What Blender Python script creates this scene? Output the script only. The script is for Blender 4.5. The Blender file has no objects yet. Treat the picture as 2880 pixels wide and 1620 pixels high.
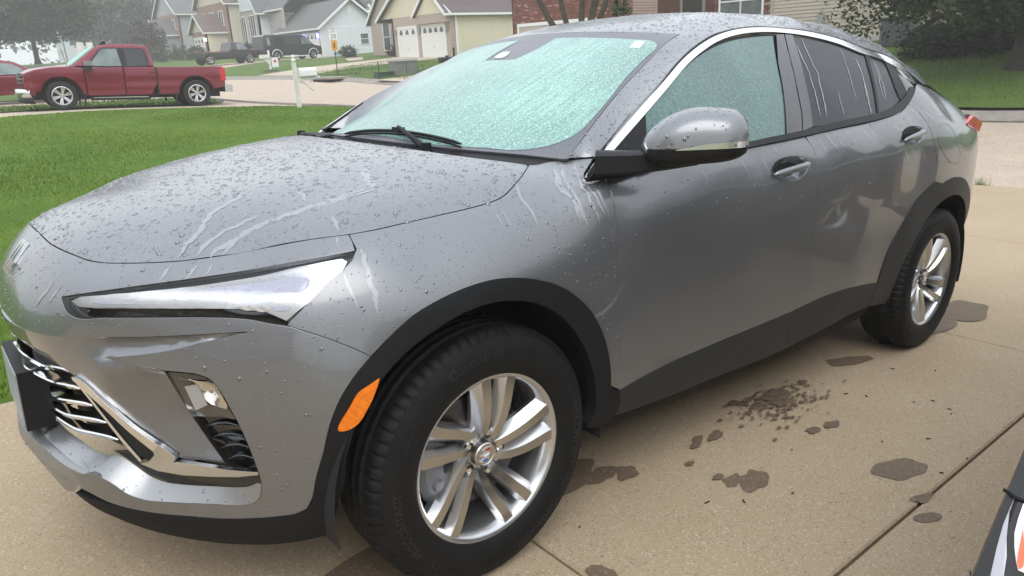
import bpy, bmesh, math, random, re
import numpy as np
from mathutils import Vector, Matrix
from mathutils.geometry import delaunay_2d_cdt
random.seed(7); RNG = np.random.default_rng(7)
SC = bpy.context.scene
COL = SC.collection
# ------------------------------------------------------------------ camera, sky, sun, exposure
TH = math.radians(3.6)                     # the driveway falls towards the street (+x)
RY = np.array([[math.cos(TH), 0, math.sin(TH)], [0, 1, 0], [-math.sin(TH), 0, math.cos(TH)]])
def make_camera():
    yaw, pitch, roll, f = 0.694943, 0.277083, -0.000695, 2042.98
    pos = np.array([-1.018369, -2.189615, 1.265861])
    cy, sy, cp, sp = math.cos(yaw), math.sin(yaw), math.cos(pitch), math.sin(pitch)
    fw = np.array([sy*cp, cy*cp, -sp]); r = np.array([cy, -sy, 0.0]); u = np.cross(r, fw)
    cr, sr = math.cos(roll), math.sin(roll)
    r, u = cr*r+sr*u, -sr*r+cr*u
    r, u, fw, pos = RY@r, RY@u, RY@fw, RY@pos
    cam = bpy.data.cameras.new('camera'); o = bpy.data.objects.new('camera', cam); COL.objects.link(o)
    m = Matrix.Identity(4)
    for i in range(3):
        m[i][0], m[i][1], m[i][2], m[i][3] = r[i], u[i], -fw[i], pos[i]
    o.matrix_world = m
    cam.sensor_width = 36; cam.lens = 36*f/2880; cam.clip_start = .05; cam.clip_end = 2000
    SC.camera = o
    return pos
CAMW = make_camera()
SUN_EL, SUN_ROT = math.radians(52), math.radians(215)
def make_world():
    w = bpy.data.worlds.new('World'); SC.world = w; w.use_nodes = True
    nt = w.node_tree; nt.nodes.clear()
    out = nt.nodes.new('ShaderNodeOutputWorld'); bg = nt.nodes.new('ShaderNodeBackground')
    sky = nt.nodes.new('ShaderNodeTexSky'); sky.sky_type = 'NISHITA'; sky.sun_disc = False
    sky.sun_elevation = SUN_EL; sky.sun_rotation = SUN_ROT
    sky.air_density = 1.0; sky.dust_density = 6.0; sky.ozone_density = 1.0; sky.altitude = 0
    hs = nt.nodes.new('ShaderNodeHueSaturation'); hs.inputs['Saturation'].default_value = .12
    # an overcast deck: the fog evens the clear sky out towards one pale grey
    mx = nt.nodes.new('ShaderNodeMix'); mx.data_type = 'RGBA'; mx.inputs[0].default_value = .85
    mx.inputs[7].default_value = (1, 1, 1, 1)
    tc = nt.nodes.new('ShaderNodeTexCoord'); sx = nt.nodes.new('ShaderNodeSeparateXYZ'); rp = nt.nodes.new('ShaderNodeMapRange'); gr = nt.nodes.new('ShaderNodeMix'); gr.data_type = 'RGBA'
    gr.inputs[6].default_value = (7.6, 7.8, 8.1, 1); gr.inputs[7].default_value = (12.4, 13.3, 14.8, 1)      # horizon and zenith of an overcast sky
    nt.links.new(tc.outputs['Generated'], sx.inputs[0]); nt.links.new(sx.outputs[2], rp.inputs[0]); nt.links.new(rp.outputs[0], gr.inputs[0]); nt.links.new(gr.outputs[2], mx.inputs[7])
    nt.links.new(sky.outputs[0], hs.inputs['Color']); nt.links.new(hs.outputs[0], mx.inputs[6])
    nt.links.new(mx.outputs[2], bg.inputs[0]); bg.inputs[1].default_value = .12
    nt.links.new(bg.outputs[0], out.inputs[0])
make_world()
def make_sun():
    l = bpy.data.lights.new('sun', 'SUN'); l.energy = 1.0; l.angle = math.radians(40); l.color = (1, .97, .92)
    o = bpy.data.objects.new('sun', l); COL.objects.link(o)
    d = Vector((math.sin(SUN_ROT)*math.cos(SUN_EL), math.cos(SUN_ROT)*math.cos(SUN_EL), math.sin(SUN_EL)))
    o.rotation_euler = d.to_track_quat('Z', 'Y').to_euler(); o.location = (0, 0, 30)
make_sun()
vs = SC.view_settings; vs.view_transform = 'Standard'; vs.look = 'None'; vs.exposure = 0.42; vs.gamma = 1; vs.use_curve_mapping = False
SC.cycles.use_denoising = True
SC.cycles.max_bounces = 10; SC.cycles.transparent_max_bounces = 16; SC.cycles.volume_bounces = 1
SC.cycles.sample_clamp_indirect = 6

# ------------------------------------------------------------------ materials
def _n(nt, t, **k):
    n = nt.nodes.new(t)
    for a, b in k.items(): setattr(n, a, b)
    return n
MATS = {}
def mat(name, col, rough=.5, metal=0., coat=0., coat_rough=.05, spec=.5, trans=0., ior=1.45, emit=None, es=0.,
        var=0., vscale=8., bump=0., bscale=60., alpha=1., stretch=None, col2=None, detail=6., bdist=.01, obj=True):
    """a principled material; var mixes col with col2 by noise, bump adds fine relief"""
    if name in MATS: return MATS[name]
    m = bpy.data.materials.new(name); m.use_nodes = True; nt = m.node_tree; b = nt.nodes['Principled BSDF']
    def c4(c): return (c[0], c[1], c[2], 1)
    b.inputs['Base Color'].default_value = c4(col); b.inputs['Roughness'].default_value = rough
    b.inputs['Metallic'].default_value = metal; b.inputs['Coat Weight'].default_value = coat
    b.inputs['Coat Roughness'].default_value = coat_rough; b.inputs['IOR'].default_value = ior
    b.inputs['Specular IOR Level'].default_value = spec; b.inputs['Transmission Weight'].default_value = trans
    b.inputs['Alpha'].default_value = alpha
    if emit: b.inputs['Emission Color'].default_value = c4(emit); b.inputs['Emission Strength'].default_value = es
    if var or bump:
        tc = _n(nt, 'ShaderNodeTexCoord'); src = tc.outputs['Object']
        if stretch:
            mp = _n(nt, 'ShaderNodeMapping'); mp.inputs['Scale'].default_value = stretch
            nt.links.new(src, mp.inputs[0]); src = mp.outputs[0]
    if var:
        no = _n(nt, 'ShaderNodeTexNoise'); no.inputs['Scale'].default_value = vscale; no.inputs['Detail'].default_value = detail
        no.inputs['Roughness'].default_value = .65
        rp = _n(nt, 'ShaderNodeMapRange'); rp.inputs[1].default_value = .35; rp.inputs[2].default_value = .65
        mx = _n(nt, 'ShaderNodeMix', data_type='RGBA')
        c2 = col2 if col2 else tuple(max(0, x*(1-var)) for x in col)
        mx.inputs[6].default_value = c4(col); mx.inputs[7].default_value = c4(c2)
        nt.links.new(src, no.inputs[0]); nt.links.new(no.outputs[0], rp.inputs[0]); nt.links.new(rp.outputs[0], mx.inputs[0])
        nt.links.new(mx.outputs[2], b.inputs['Base Color'])
    if bump:
        nb = _n(nt, 'ShaderNodeTexNoise'); nb.inputs['Scale'].default_value = bscale; nb.inputs['Detail'].default_value = 4
        bp = _n(nt, 'ShaderNodeBump'); bp.inputs['Strength'].default_value = bump; bp.inputs['Distance'].default_value = bdist
        nt.links.new(src, nb.inputs[0]); nt.links.new(nb.outputs[0], bp.inputs['Height']); nt.links.new(bp.outputs[0], b.inputs['Normal'])
    MATS[name] = m
    return m
# ------------------------------------------------------------------ building helpers
def tag(o, label=None, cat=None, group=None, kind=None):
    if label: o['label'] = label
    if cat: o['category'] = cat
    if group: o['group'] = group
    if kind: o['kind'] = kind
    return o
def empty(name, loc=(0, 0, 0), rot=(0, 0, 0), parent=None):
    o = bpy.data.objects.new(name, None); COL.objects.link(o); o.location = loc; o.rotation_euler = rot
    o.empty_display_size = .1
    if parent: o.parent = parent
    return o
def link(name, me, m=None, parent=None):
    o = bpy.data.objects.new(name, me); COL.objects.link(o)
    if m:
        for x in (m if isinstance(m, (list, tuple)) else [m]): me.materials.append(x)
    if parent: o.parent = parent
    return o
def mesh(name, V, F, m=None, parent=None, smooth=False, normals=None, mats=None, sharp=None):
    me = bpy.data.meshes.new(name)
    me.from_pydata([tuple(map(float, v)) for v in V], [], [tuple(map(int, f)) for f in F])
    if smooth or normals is not None: me.polygons.foreach_set('use_smooth', [True]*len(me.polygons))
    o = link(name, me, m, parent)
    if mats is not None: me.polygons.foreach_set('material_index', mats)
    me.update()
    if normals is not None: me.normals_split_custom_set_from_vertices([tuple(map(float, n)) for n in normals])
    elif smooth and sharp: me.set_sharp_from_angle(angle=math.radians(sharp))
    return o
class MB:
    """collects simple solids into one mesh"""
    def __init__(s): s.V = []; s.F = []; s.M = []; s.mi = 0
    def add(s, V, F):
        o = len(s.V); s.V += [tuple(v) for v in V]; s.F += [tuple(i+o for i in f) for f in F]; s.M += [s.mi]*len(F); return s
    def box(s, c, d, R=None):
        c = np.array(c, float); h = np.array(d, float)/2
        V = np.array([(x, y, z) for x in (-1, 1) for y in (-1, 1) for z in (-1, 1)])*h
        if R is not None: V = V@np.array(R).T
        return s.add(V+c, [(0, 1, 3, 2), (4, 6, 7, 5), (0, 4, 5, 1), (2, 3, 7, 6), (0, 2, 6, 4), (1, 5, 7, 3)])
    def boxp(s, a, b): a = np.array(a, float); b = np.array(b, float); return s.box((a+b)/2, np.abs(b-a))
    def tube(s, P, r, n=8, cap=True, up=None):
        P = np.array(P, float); r = np.broadcast_to(np.asarray(r, float), (len(P),))
        V = []; prev = None
        for i in range(len(P)):
            t = P[min(i+1, len(P)-1)]-P[max(i-1, 0)]; t = t/(np.linalg.norm(t)+1e-12)
            a = prev if prev is not None else (np.array([0, 0, 1.]) if abs(t[2]) < .9 else np.array([1., 0, 0]))
            a = a-t*(a@t); a /= np.linalg.norm(a)+1e-12; b = np.cross(t, a); prev = a
            for k in range(n):
                w = 2*math.pi*k/n; V.append(P[i]+r[i]*(math.cos(w)*a+math.sin(w)*b))
        F = []
        for i in range(len(P)-1):
            for k in range(n):
                q = (k+1) % n; F.append((i*n+k, i*n+q, (i+1)*n+q, (i+1)*n+k))
        if cap: F.append(tuple(range(n-1, -1, -1))); F.append(tuple((len(P)-1)*n+k for k in range(n)))
        return s.add(V, F)
    def lathe(s, prof, n=32, axis='z', c=(0, 0, 0)):
        V = []; F = []; m = len(prof)
        for k in range(n):
            w = 2*math.pi*k/n
            for (r, h) in prof:
                p = (r*math.cos(w), r*math.sin(w), h)
                if axis == 'y': p = (r*math.cos(w), h, r*math.sin(w))
                if axis == 'x': p = (h, r*math.cos(w), r*math.sin(w))
                V.append((p[0]+c[0], p[1]+c[1], p[2]+c[2]))
        for k in range(n):
            q = (k+1) % n
            for j in range(m-1): F.append((k*m+j, q*m+j, q*m+j+1, k*m+j+1))
        return s.add(V, F)
    def prism(s, poly, ext):
        """3D polygon extruded along the vector ext"""
        P = np.array(poly, float); n = len(P); e = np.array(ext, float)
        V = list(P)+list(P+e); F = [tuple(range(n))[::-1], tuple(range(n, 2*n))]
        F += [(i, (i+1) % n, (i+1) % n+n, i+n) for i in range(n)]
        return s.add(V, F)
    def build(s, name, m=None, parent=None, smooth=False, sharp=None, recalc=True):
        o = mesh(name, s.V, s.F, m, parent, smooth, mats=s.M if any(s.M) else None)
        if recalc:
            b = bmesh.new(); b.from_mesh(o.data); bmesh.ops.recalc_face_normals(b, faces=b.faces[:]); b.to_mesh(o.data); b.free()
        if smooth and sharp: o.data.set_sharp_from_angle(angle=math.radians(sharp))
        return o
def copy_tree(o, parent=None):
    c = o.copy(); COL.objects.link(c); c.parent = parent
    for ch in list(o.children): copy_tree(ch, c)
    return c
def resample(P, step, closed=False):
    """points along a Catmull-Rom curve through P, about step apart"""
    P = np.asarray(P, float)
    keep = [0]
    for i in range(1, len(P)):
        if np.linalg.norm(P[i]-P[keep[-1]]) > .0015: keep.append(i)
    P = P[keep]
    if len(P) < 2: return P
    if len(P) == 2:
        n = max(1, int(np.linalg.norm(P[1]-P[0])/step)); t = np.linspace(0, 1, n+1)[:, None]; return P[0]*(1-t)+P[1]*t
    d = np.linalg.norm(np.diff(P, axis=0), axis=1); s = np.r_[0, np.cumsum(d)]
    T = np.empty_like(P)
    for i in range(1, len(P)-1):
        a, b = d[i-1], d[i]; T[i] = ((P[i]-P[i-1])/a*b+(P[i+1]-P[i])/b*a)/(a+b)
    T[0] = 2*(P[1]-P[0])/d[0]-T[1]; T[-1] = 2*(P[-1]-P[-2])/d[-1]-T[-2]
    n = max(len(P)-1, int(s[-1]/step)); q = np.linspace(0, s[-1], n+1)
    i = np.clip(np.searchsorted(s, q, side='right')-1, 0, len(P)-2); h = d[i]; u = ((q-s[i])/h)[:, None]; h = h[:, None]
    return (2*u**3-3*u**2+1)*P[i]+(u**3-2*u**2+u)*h*T[i]+(-2*u**3+3*u**2)*P[i+1]+(u**3-u**2)*h*T[i+1]
def inside(poly, q):
    x, y = q[:, 0], q[:, 1]; r = np.zeros(len(q), bool); n = len(poly)
    for i in range(n):
        a, b = poly[i], poly[(i+1) % n]
        c = ((a[1] > y) != (b[1] > y))
        if c.any():
            xi = (b[0]-a[0])*(y-a[1])/((b[1]-a[1])+1e-15)+a[0]; r ^= c & (x < xi)
    return r
def segdist(poly, q):
    d = np.full(len(q), 1e9); n = len(poly)
    for i in range(n):
        a, b = poly[i], poly[(i+1) % n]; e = b-a; L = e@e+1e-15
        t = np.clip(((q-a)@e)/L, 0, 1); d = np.minimum(d, np.linalg.norm(q-a-t[:, None]*e, axis=1))
    return d
def tpsfit(P2, h, lam=1e-7):
    n = len(P2); d2 = ((P2[:, None]-P2[None])**2).sum(-1); K = .5*d2*np.log(d2+1e-12)+lam*np.eye(n)
    Q = np.c_[np.ones(n), P2]; A = np.zeros((n+3, n+3)); A[:n, :n] = K; A[:n, n:] = Q; A[n:, :n] = Q.T
    return np.linalg.lstsq(A, np.r_[h, 0, 0, 0], rcond=None)[0]
def tpsev(P2, w, q):
    o = np.empty(len(q))
    for i in range(0, len(q), 8000):
        d2 = ((q[i:i+8000, None]-P2[None])**2).sum(-1); o[i:i+8000] = .5*d2*np.log(d2+1e-12)@w[:-3]+w[-3]+q[i:i+8000]@w[-2:]
    return o
def offset2d(B, g, skip=None):
    """shrinks a counter-clockwise polygon by g"""
    n = len(B); e = np.roll(B, -1, 0)-B; L = np.linalg.norm(e, axis=1)+1e-12; nn = np.c_[-e[:, 1], e[:, 0]]/L[:, None]
    m = nn+np.roll(nn, 1, 0); k = (m*m).sum(1)/2; m = m/np.maximum(k, .35)[:, None]
    d = g*m
    if skip is not None: d[skip] = 0
    return B+d
PANELS = {}
def panel(name, segs, m, parent=None, mode='skin', inset=.0018, flange=.012, spacing=.03, off=0., extra=None, n=None,
          holes=(), step=.016, centre=False, lift=None, thick=None, keep=None, flat=False, surf=None):
    """One body panel: a closed outline (segments with corners between them) filled on the skin, on the smooth surface
    through its own outline (mode 'patch'), or on a given height function surf. The rim is turned inwards."""
    B = np.concatenate([resample(s, step)[:-1] for s in segs if len(s) > 1])
    ok = np.linalg.norm(B-np.roll(B, 1, 0), axis=1) > .003; B = B[ok]
    skin = mode == 'skin'
    if n is None:
        if skin: nb = SK.normal(B).mean(0)
        else:
            c = B.mean(0); nb = np.linalg.svd(B-c)[2][2]
            if nb@np.array([-.5, -1, .6]) < 0: nb = -nb
    else: nb = np.array(n, float)
    nb = nb/np.linalg.norm(nb)
    a = np.array([1., 0, 0]) if abs(nb[0]) < .8 else np.array([0, 1., 0])
    e1 = a-nb*(a@nb); e1 /= np.linalg.norm(e1); e2 = np.cross(nb, e1); c = B.mean(0)
    to2 = lambda P: np.c_[(P-c)@e1, (P-c)@e2]
    B2 = to2(B)
    def area(b): return .5*(b[:, 0]*np.roll(b[:, 1], -1)-np.roll(b[:, 0], -1)*b[:, 1]).sum()
    if area(B2) < 0: B2 = B2[::-1]; B = B[::-1]
    if not skin and surf is None:
        S2 = B2; Sh = (B-c)@nb
        if extra is not None:
            E = np.asarray(extra, float); S2 = np.concatenate([S2, to2(E)]); Sh = np.r_[Sh, (E-c)@nb]
        if len(S2) > 420:
            k = np.unique(np.r_[np.linspace(0, len(B2)-1, 300).astype(int), np.arange(len(B2), len(S2))]); S2, Sh = S2[k], Sh[k]
        W = tpsfit(S2, Sh, 1e-6)
        hf = lambda q: tpsev(S2, W, q)
    elif surf is not None:
        hf = lambda q: surf(c+q[:, :1]*e1+q[:, 1:]*e2, nb)
    else:
        k = np.linspace(0, len(B2)-1, min(len(B2), 160)).astype(int); k = np.unique(k)
        KB = B2[k].copy(); W = tpsfit(KB, ((B-c)@nb)[k], 1e-5)
        def hf(q):
            O = c+q[:, :1]*e1+q[:, 1:]*e2; t = tpsev(KB, W, q); h = 2e-4
            for _ in range(9):
                f = SK.f(O+t[:, None]*nb); g = (SK.f(O+(t+h)[:, None]*nb)-f)/h
                t = t-np.clip(f/np.where(np.abs(g) < .15, .15, g), -.05, .05)
            return t
    sk = np.abs(B[:, 1]) < 2e-3 if centre else None
    if inset: B2 = offset2d(B2, inset, sk)
    H2 = []
    for h in holes:
        hb = to2(np.concatenate([resample(s, step)[:-1] for s in h]))
        if area(hb) < 0: hb = hb[::-1]
        H2.append(offset2d(hb, -inset))
    lo, hi = B2.min(0), B2.max(0)
    ys = np.arange(lo[1], hi[1], spacing*.866); I = []
    for j, y in enumerate(ys):
        x = np.arange(lo[0]+(j % 2)*spacing/2, hi[0], spacing); I.append(np.c_[x, np.full(len(x), y)])
    I = np.concatenate(I) if I else np.zeros((0, 2))
    if len(I):
        I = I[inside(B2, I)]
        if len(I): I = I[segdist(B2, I) > spacing*.45]
        for h in H2:
            if len(I): I = I[~inside(h, I)]
            if len(I): I = I[segdist(h, I) > spacing*.45]
    V2 = np.concatenate([B2]+H2+[I]); E = []; o = 0
    for b in [B2]+H2:
        k = len(b); E += [(o+i, o+(i+1) % k) for i in range(k)]; o += k
    vv, ee, ff, *_ = delaunay_2d_cdt([Vector(p) for p in V2.tolist()], E, [], 0, 1e-6)
    Q = np.array([tuple(p) for p in vv]); ff = [tuple(f) for f in ff]
    T = np.array([f for f in ff if len(f) == 3]); cc = Q[T].mean(1); okf = inside(B2, cc)
    for h in H2: okf &= ~inside(h, cc)
    T = T[okf]
    used = np.unique(T); mp = -np.ones(len(Q), int); mp[used] = np.arange(len(used)); Q = Q[used]; T = mp[T]
    ar = (Q[T[:, 1]]-Q[T[:, 0]]); br = (Q[T[:, 2]]-Q[T[:, 0]]); s = ar[:, 0]*br[:, 1]-ar[:, 1]*br[:, 0]
    T[s < 0] = T[s < 0][:, ::-1]
    P = c+Q[:, :1]*e1+Q[:, 1:]*e2+hf(Q)[:, None]*nb
    if skin: N = SK.normal(P)
    else:
        d = 1e-3; gx = (hf(Q+[d, 0])-hf(Q-[d, 0]))/(2*d); gy = (hf(Q+[0, d])-hf(Q-[0, d]))/(2*d)
        N = nb-gx[:, None]*e1-gy[:, None]*e2; N /= np.linalg.norm(N, axis=1)[:, None]
    if lift is not None:
        P = P+N*lift(P)[:, None]
        # normals follow the relief
        fn = np.zeros_like(P); tri = np.cross(P[T[:, 1]]-P[T[:, 0]], P[T[:, 2]]-P[T[:, 0]])
        for k in range(3): np.add.at(fn, T[:, k], tri)
        N = fn/(np.linalg.norm(fn, axis=1)[:, None]+1e-12)
    P = P+N*off
    PANELS[name] = PANELS.get(name, [])+[(P, T, N)]
    V = P; NN = N; F = T.tolist()
    if flange:
        ed = {}
        for t in T:
            for i in range(3):
                k = (t[i], t[(i+1) % 3]); ed[k] = ed.get(k, 0)+1
        bd = [k for k in ed if (k[1], k[0]) not in ed]
        if centre: bd = [k for k in bd if not (abs(P[k[0], 1]) < 2.5e-3 and abs(P[k[1], 1]) < 2.5e-3)]
        bi = sorted({i for k in bd for i in k}); nx = np.zeros((len(P), 3))
        for a_, b_ in bd:
            t = P[b_]-P[a_]; w = np.cross(t, N[a_]); w /= np.linalg.norm(w)+1e-12; nx[a_] += w; nx[b_] += w
        ln = np.linalg.norm(nx[bi], axis=1)[:, None]+1e-9; out = nx[bi]/ln
        r = min(.0012, inset*.6+.0003)
        V1 = P[bi]+out*r*.7-N[bi]*r*.35; V2_ = P[bi]+out*r-N[bi]*r*1.2; V3 = P[bi]+out*r-N[bi]*flange
        N1 = N[bi]+out*.6; N1 /= np.linalg.norm(N1, axis=1)[:, None]
        o1, o2, o3 = len(P), len(P)+len(bi), len(P)+2*len(bi); ix = {v: i for i, v in enumerate(bi)}
        V = np.concatenate([P, V1, V2_, V3]); NN = np.concatenate([N, N1, out, out])
        for a_, b_ in bd:
            i, j = ix[a_], ix[b_]
            F += [(a_, o1+i, o1+j, b_), (o1+i, o2+i, o2+j, o1+j), (o2+i, o3+i, o3+j, o2+j)]
    o = mesh(re.sub(r'\d+$', '', name) if keep is None else keep, V, F, m, parent, normals=NN)
    return o
def mirror(o, parent=None, name=None):
    """the same part on the other side of the car"""
    me = o.data; V = np.empty(len(me.vertices)*3); me.vertices.foreach_get('co', V); V = V.reshape(-1, 3)*[1, -1, 1]
    F = [tuple(p.vertices)[::-1] for p in me.polygons]; mi = [p.material_index for p in me.polygons]
    n = None
    if me.has_custom_normals:
        n = np.zeros((len(V), 3))
        for l, cn in zip(me.loops, me.corner_normals): n[l.vertex_index] = cn.vector
        n *= [1, -1, 1]
    c = mesh(name or o.name.split('.')[0], V, F, list(me.materials), parent or o.parent, smooth=any(p.use_smooth for p in me.polygons), normals=n, mats=mi)
    return c
# ------------------------------------------------------------------ terrain
_TS = math.tan(TH)
TP = [(-8,-8,8*_TS),(-8,2,8*_TS),(-3,-8,3*_TS),(-3,2,3*_TS),(0,-8,0),(0,-3,0),(0,2,0),(4,-8,-4*_TS),(4,2,-4*_TS),(9.6,-8,-9.6*_TS),(9.6,-3,-9.6*_TS),(9.6,2,-9.6*_TS),
 (-3,20.5,.36),(1.3,20.5,.34),(3.7,20.7,.30),(6.6,20.5,.13),(7.8,17.7,.08),(9,16,.03),(-7,10,.46),(0,10,.16),(4,10,-.03),(9.4,8,-.40),(-14,12,.8),
 (-3,25,.36),(3,23,.30),(7,23,.10),(12.5,-8,-.72),(12.5,3,-.62),(12.5,12,-.28),(12.5,22,.06),(13,32,.28),(13,45,.52),(9,60,.95),
 (15.6,-10,-.5),(15.6,3.7,-.34),(15.6,12,-.12),(15.6,25,.22),(16,36,.5),(24,10,1.02),(24,25,.92),(29.5,41,1.0),(32,65,1.5),(19,47,.88),(24,60,1.38),(40,20,1.5),(45,50,1.9),(45,80,2.6),
 (18.5,3.7,.42),(21,-8,.5),(40,-8,1.1),(21.5,5.5,.7),(-15,40,.95),(0,45,.8),(3,60,1.1),(-20,80,1.8),(10,90,1.9),(0,150,3),(60,150,4),(-70,60,1.5),(-70,-10,1.5),(90,0,2),(-30,-40,1),(30,-60,0),(5,-50,-.3)]
TP = np.array(TP, float); TPW = tpsfit(TP[:, :2], TP[:, 2], 1e-4)
def T(x, y):
    return tpsev(TP[:, :2], TPW, np.stack([np.atleast_1d(x).astype(float), np.atleast_1d(y).astype(float)], 1))
def tz(x, y): return float(T(x, y)[0])
def sheet(name, poly, m, dz=0., spacing=1.0, step=.5, smooth=True, zf=None):
    """ground polygon filled on the terrain"""
    P = np.concatenate([resample(np.array([(*a, 0), (*b, 0)]), step)[:-1, :2] for a, b in zip(poly, poly[1:]+poly[:1])])
    lo, hi = P.min(0), P.max(0); gx, gy = np.meshgrid(np.arange(lo[0], hi[0], spacing), np.arange(lo[1], hi[1], spacing))
    I = np.c_[gx.ravel(), gy.ravel()]; I = I[inside(P, I)]
    if len(I): I = I[segdist(P, I) > spacing*.3]
    V = np.concatenate([P, I]) if len(I) else P; k = len(P)
    vv, ee, ff, *_ = delaunay_2d_cdt([Vector(p) for p in V.tolist()], [(i, (i+1) % k) for i in range(k)], [], 0, 1e-6)
    Q = np.array([tuple(p) for p in vv]); F = np.array([tuple(f) for f in ff if len(f) == 3]); F = F[inside(P, Q[F].mean(1))]
    a = Q[F[:, 1]]-Q[F[:, 0]]; b = Q[F[:, 2]]-Q[F[:, 0]]; s = a[:, 0]*b[:, 1]-a[:, 1]*b[:, 0]; F[s < 0] = F[s < 0][:, ::-1]
    z = (zf(Q[:, 0], Q[:, 1]) if zf else T(Q[:, 0], Q[:, 1]))+dz
    o = mesh(name, np.c_[Q, z], F.tolist(), m, smooth=smooth); o['kind'] = 'structure'
    return o
def grass_mat(name, a, b, c, sc=1.4):
    m = bpy.data.materials.new(name); m.use_nodes = True; nt = m.node_tree; bs = nt.nodes['Principled BSDF']; L = nt.links.new
    tc = _n(nt, 'ShaderNodeTexCoord'); n1 = _n(nt, 'ShaderNodeTexNoise'); n1.inputs['Scale'].default_value = sc; n1.inputs['Detail'].default_value = 5
    n2 = _n(nt, 'ShaderNodeTexNoise'); n2.inputs['Scale'].default_value = 26; n2.inputs['Detail'].default_value = 6; n2.inputs['Roughness'].default_value = .8
    L(tc.outputs['Object'], n1.inputs[0]); L(tc.outputs['Object'], n2.inputs[0])
    r1 = _n(nt, 'ShaderNodeMapRange'); r1.inputs[1].default_value = .38; r1.inputs[2].default_value = .64
    r2 = _n(nt, 'ShaderNodeMapRange'); r2.inputs[1].default_value = .36; r2.inputs[2].default_value = .66
    A = _n(nt, 'ShaderNodeMix', data_type='RGBA'); A.inputs[6].default_value = (*a, 1); A.inputs[7].default_value = (*b, 1)
    B = _n(nt, 'ShaderNodeMix', data_type='RGBA'); B.inputs[7].default_value = (*c, 1)
    L(n1.outputs[0], r1.inputs[0]); L(n2.outputs[0], r2.inputs[0]); L(r1.outputs[0], A.inputs[0]); L(A.outputs[2], B.inputs[6])
    s = _n(nt, 'ShaderNodeMath', operation='MULTIPLY'); s.inputs[1].default_value = .6; L(r2.outputs[0], s.inputs[0]); L(s.outputs[0], B.inputs[0]); L(B.outputs[2], bs.inputs['Base Color'])
    bs.inputs['Roughness'].default_value = .9; bs.inputs['Specular IOR Level'].default_value = .15
    bp = _n(nt, 'ShaderNodeBump'); bp.inputs['Strength'].default_value = .8; bp.inputs['Distance'].default_value = .03
    L(n2.outputs[0], bp.inputs['Height']); L(bp.outputs[0], bs.inputs['Normal'])
    return m
GRASS = grass_mat('lawn_turf', (.085, .165, .02), (.12, .20, .026), (.055, .105, .014))
GRASSF = grass_mat('far_turf', (.085, .14, .03), (.11, .165, .035), (.06, .10, .022), .5)
def concrete_mat(name, a, b, speck=1., fine=340, wet=False):
    """aggregate concrete: sand grain, pale and dark specks, slow stains"""
    m = bpy.data.materials.new(name); m.use_nodes = True; nt = m.node_tree; bs = nt.nodes['Principled BSDF']; L = nt.links.new
    tc = _n(nt, 'ShaderNodeTexCoord')
    n1 = _n(nt, 'ShaderNodeTexNoise'); n1.inputs['Scale'].default_value = 1.3; n1.inputs['Detail'].default_value = 6
    n2 = _n(nt, 'ShaderNodeTexNoise'); n2.inputs['Scale'].default_value = fine*.45; n2.inputs['Detail'].default_value = 4; n2.inputs['Roughness'].default_value = .8
    v = _n(nt, 'ShaderNodeTexVoronoi'); v.inputs['Scale'].default_value = fine*.5
    for q in (n1, n2, v): L(tc.outputs['Object'], q.inputs[0])
    r1 = _n(nt, 'ShaderNodeMapRange'); r1.inputs[1].default_value = .3; r1.inputs[2].default_value = .7
    A = _n(nt, 'ShaderNodeMix', data_type='RGBA'); A.inputs[6].default_value = (*a, 1); A.inputs[7].default_value = (*b, 1); L(n1.outputs[0], r1.inputs[0]); L(r1.outputs[0], A.inputs[0])
    r2 = _n(nt, 'ShaderNodeMapRange'); r2.inputs[1].default_value = .3; r2.inputs[2].default_value = .7; r2.inputs[3].default_value = 1-.42*speck; r2.inputs[4].default_value = 1+.42*speck; L(n2.outputs[0], r2.inputs[0])
    hs = _n(nt, 'ShaderNodeHueSaturation'); L(A.outputs[2], hs.inputs['Color']); L(r2.outputs[0], hs.inputs['Value'])
    sp = _n(nt, 'ShaderNodeSeparateColor'); L(v.outputs['Color'], sp.inputs[0])
    g = _n(nt, 'ShaderNodeMath', operation='GREATER_THAN'); g.inputs[1].default_value = .93; L(sp.outputs[0], g.inputs[0])
    g2 = _n(nt, 'ShaderNodeMath', operation='LESS_THAN'); g2.inputs[1].default_value = .055; L(sp.outputs[0], g2.inputs[0])
    k = .85 if not wet else .5
    B = _n(nt, 'ShaderNodeMix', data_type='RGBA'); B.inputs[7].default_value = (.62*k, .58*k, .52*k, 1); s = _n(nt, 'ShaderNodeMath', operation='MULTIPLY'); s.inputs[1].default_value = .75*speck; L(g.outputs[0], s.inputs[0]); L(s.outputs[0], B.inputs[0]); L(hs.outputs[0], B.inputs[6])
    D = _n(nt, 'ShaderNodeMix', data_type='RGBA'); D.inputs[7].default_value = (.07, .055, .04, 1); s2 = _n(nt, 'ShaderNodeMath', operation='MULTIPLY'); s2.inputs[1].default_value = .6*speck; L(g2.outputs[0], s2.inputs[0]); L(s2.outputs[0], D.inputs[0]); L(B.outputs[2], D.inputs[6])
    L(D.outputs[2], bs.inputs['Base Color']); bs.inputs['Roughness'].default_value = .6 if wet else .85; bs.inputs['Specular IOR Level'].default_value = .3
    bp = _n(nt, 'ShaderNodeBump'); bp.inputs['Strength'].default_value = .5; bp.inputs['Distance'].default_value = .002; L(n2.outputs[0], bp.inputs['Height']); L(bp.outputs[0], bs.inputs['Normal'])
    return m
CONC = concrete_mat('driveway_concrete', (.345, .264, .168), (.385, .300, .196), .6, 420)
CONCW = concrete_mat('wet_concrete', (.135, .098, .064), (.160, .118, .078), .5, wet=True)
STREETM = concrete_mat('street_concrete', (.40, .325, .25), (.45, .37, .285), .4, 60)
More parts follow.
